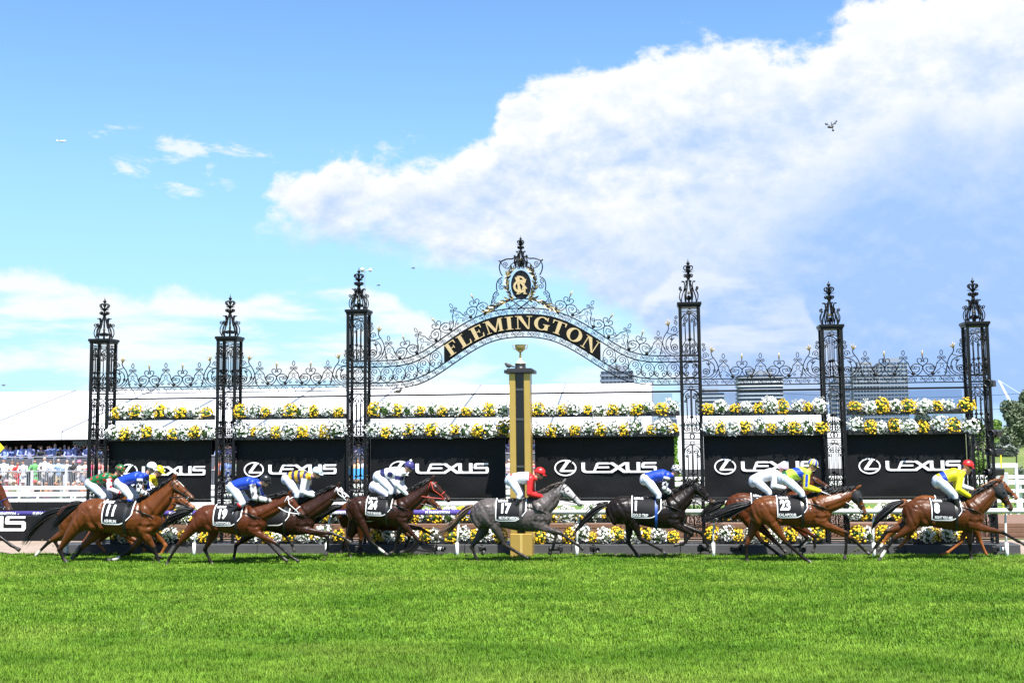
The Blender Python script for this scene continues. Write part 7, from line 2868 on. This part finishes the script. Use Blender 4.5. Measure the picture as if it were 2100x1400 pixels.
# construction crane
pa, pb, pc = P(2076, 832, 420), P(2049, 780, 420), P(2100, 800, 420)
r = empty('tower_crane', (pa[0], 420, 0), 'white luffing tower crane on the skyline at the right edge', 'crane')
mb = MB()
A0, B0 = np.array([0, 0, pa[2]]), np.array([pb[0] - pa[0], 0, pb[2]])
for off in ((-.5, 0, .3), (.5, 0, -.3), (0, .6, 0)):
    mb.tube([A0 + np.array(off), B0 + np.array(off) * .5], .14, 4)
for i in range(16):
    q0, q1 = lin(A0, B0, i / 16), lin(A0, B0, (i + 1) / 16)
    mb.tube([q0 + np.array((-.5, 0, .3)) * (1 - i / 32), q1 + np.array((.5, 0, -.3)) * (1 - i / 32)], .09, 4)
mb.build('jib', WHITE, r)
MB().tube([(B0[0], 0, B0[2]), (pc[0] - pa[0], 0, pc[2] - 2)], .08, 4).build('stay_cable', WHITE, r)
MB().tube([(0, 0, 0), (0, 0, pa[2] + 1)], .7, 4).build('mast', WHITE, r)
MB().tube([(B0[0], 0, B0[2]), (B0[0], 0, B0[2] - 4)], .08, 4).build('hoist_rope', GREYM, r)
for i, (ya, yb_) in enumerate(((806, 799), (833, 829))):
    a, b = P(1600, ya, 75), P(2200, yb_, 75)
    pts = [lin(a, b, t) + np.array([0, 0, -.5 * math.sin(PI * t)]) for t in np.linspace(0, 1, 14)]
    o = MB().tube(pts, .022, 4).build('overhead_wire', BLACKP)
    tag(o, ['upper', 'lower'][i] + ' thin overhead wire crossing the sky at right', 'cable', 'overhead wires')

# ------------------------------------------------------------------ in the air
p = P(1703, 261, 40)
r = empty('camera_drone', p, 'black quadcopter camera drone high against the cloud', 'drone')
mb = MB()
ellip(mb, (0, 0, 0), (.19, .09, .07), n=12)
ellip(mb, (.1, 0, .04), (.09, .07, .06), n=10)
me = remesh('drone_body', mb, .02, 2)
me.materials.append(BLACKP)
mesh_obj('drone_body', me, r)
MB().rod((.06, 0, .05), (.06, 0, .30), .02, 6).build('mast', BLACKP, r)
for sx, sy in ((-1, -1), (-1, 1), (1, -1), (1, 1)):
    e = np.array([sx * .27 + .04, sy * .26, .26 if sx > 0 or sy > 0 else .10])
    MB().tube([(.05 * sx, 0, .10), e], .016, 5).build('arm', BLACKP, r)
    MB().lathe([(.03, -.05), (.035, 0), (.03, .05)], e, 8).build('motor', BLACKP, r)
    a = .3 + sx + sy * .6
    MB().add([e + np.array([math.cos(a) * q, math.sin(a) * q, .055 + .004 * w_]) + np.array([-math.sin(a), math.cos(a), 0]) * w_ * .018 for q in (-.19, 0, .19) for w_ in (-1, 1)], [(0, 1, 3, 2), (2, 3, 5, 4)]).build('rotor_blade', BLACKP, r)
mb = MB().rod((.12, 0, -.05), (.14, 0, -.17), .02, 6)
mb.build('gimbal', BLACKP, r)
MB().bbox(.08, .20, -.05, .05, -.24, -.16, .015).build('gimbal_camera', BLACKP, r)
p = P(126, 289.5, 2600)
r = empty('airliner', p, 'tiny white airliner far off in the blue sky', 'aeroplane')
k_ = 1.0
MB().tube([(-11, 0, 0), (-9, 0, .3), (-2, 0, 0), (7, 0, 0), (10, 0, -.2), (11, 0, -.4)], [.3, 1.1, 1.6, 1.6, 1.2, .2], 10).build('fuselage', WHITE, r, smooth=True)
MB().prism([(-11.5, .3), (-8, .3), (-11, 4.2), (-12.5, 4.2)], -.15, .15).build('tail_fin', WHITE, r)
for s in (-1, 1):
    MB().prism([(2, 0), (-2.5, 0), (-5.5, 12), (-4, 12)], -.2, .1, lambda u, v_, d, s=s: (u, s * v_, d - .5)).build('wing', WHITE, r)
    MB().prism([(-8.5, 0), (-10.5, 0), (-11.5, 4), (-10.7, 4)], -.1, .1, lambda u, v_, d, s=s: (u, s * v_, d + .4)).build('tailplane', WHITE, r)
for i, (px, py) in enumerate(((848, 550), (777, 585), (8, 790))):
    p = P(px, py, 60)
    r = empty('flying_bird', p, 'tiny dark bird in flight, ' + ['left of the crest', 'right of the wind gauge', 'above the marquee at left'][i], 'bird')
    mb = MB()
    ellip(mb, (0, 0, 0), (.13, .045, .045), n=8)
    mb.tube([(-.1, 0, 0), (-.2, 0, 0)], [.03, .02], 5)
    mb.build('body', mat('bird_feathers', (0, 0, 0)), r, smooth=True)
    for s in (-1, 1):
        MB().tube([(0, 0, 0), (.03, s * .12, .06), (-.03, s * .28, .02)], [.03, .028, .004], 5, flat=.4).build('wing', MATS['bird_feathers'], r, smooth=True)

# clods of turf thrown up by the hooves
rc = random.Random(9)
cl0 = None
for hx, hy, n in ((330, 1165, 3), (110, 1130, 3), (690, 1150, 3), (970, 1160, 3), (1245, 1120, 5), (1300, 1140, 3), (1520, 1150, 3), (1790, 1130, 5), (1400, 1000, 2)):
    for i in range(n):
        p = P(hx - rc.uniform(0, 40), hy - rc.uniform(0, 26), -3.2 + rc.uniform(-.4, .8))
        if cl0 is None:
            mb = MB()
            for q in range(4):
                ellip(mb, (rc.uniform(-.012, .012), rc.uniform(-.012, .012), rc.uniform(-.01, .01)), (rc.uniform(.012, .022),) * 3, n=6)
            o = cl0 = mb.build('turf_clod', mat('clod', (.06, .065, .02), .9, 0, .5, 30))
        else:
            o = cl0.copy()
            COL.objects.link(o)
        o.location = (p[0], p[1], max(.05, p[2]))
        o.rotation_euler = (rc.uniform(0, 6), rc.uniform(0, 6), 0)
        k_ = rc.uniform(.5, 1.3)
        o.scale = (k_, k_ * .8, k_ * 1.2)
        tag(o, 'small clod of turf thrown up behind galloping hooves', 'clod', 'flying clods of turf')
bpy.data.scenes.remove(TMP)
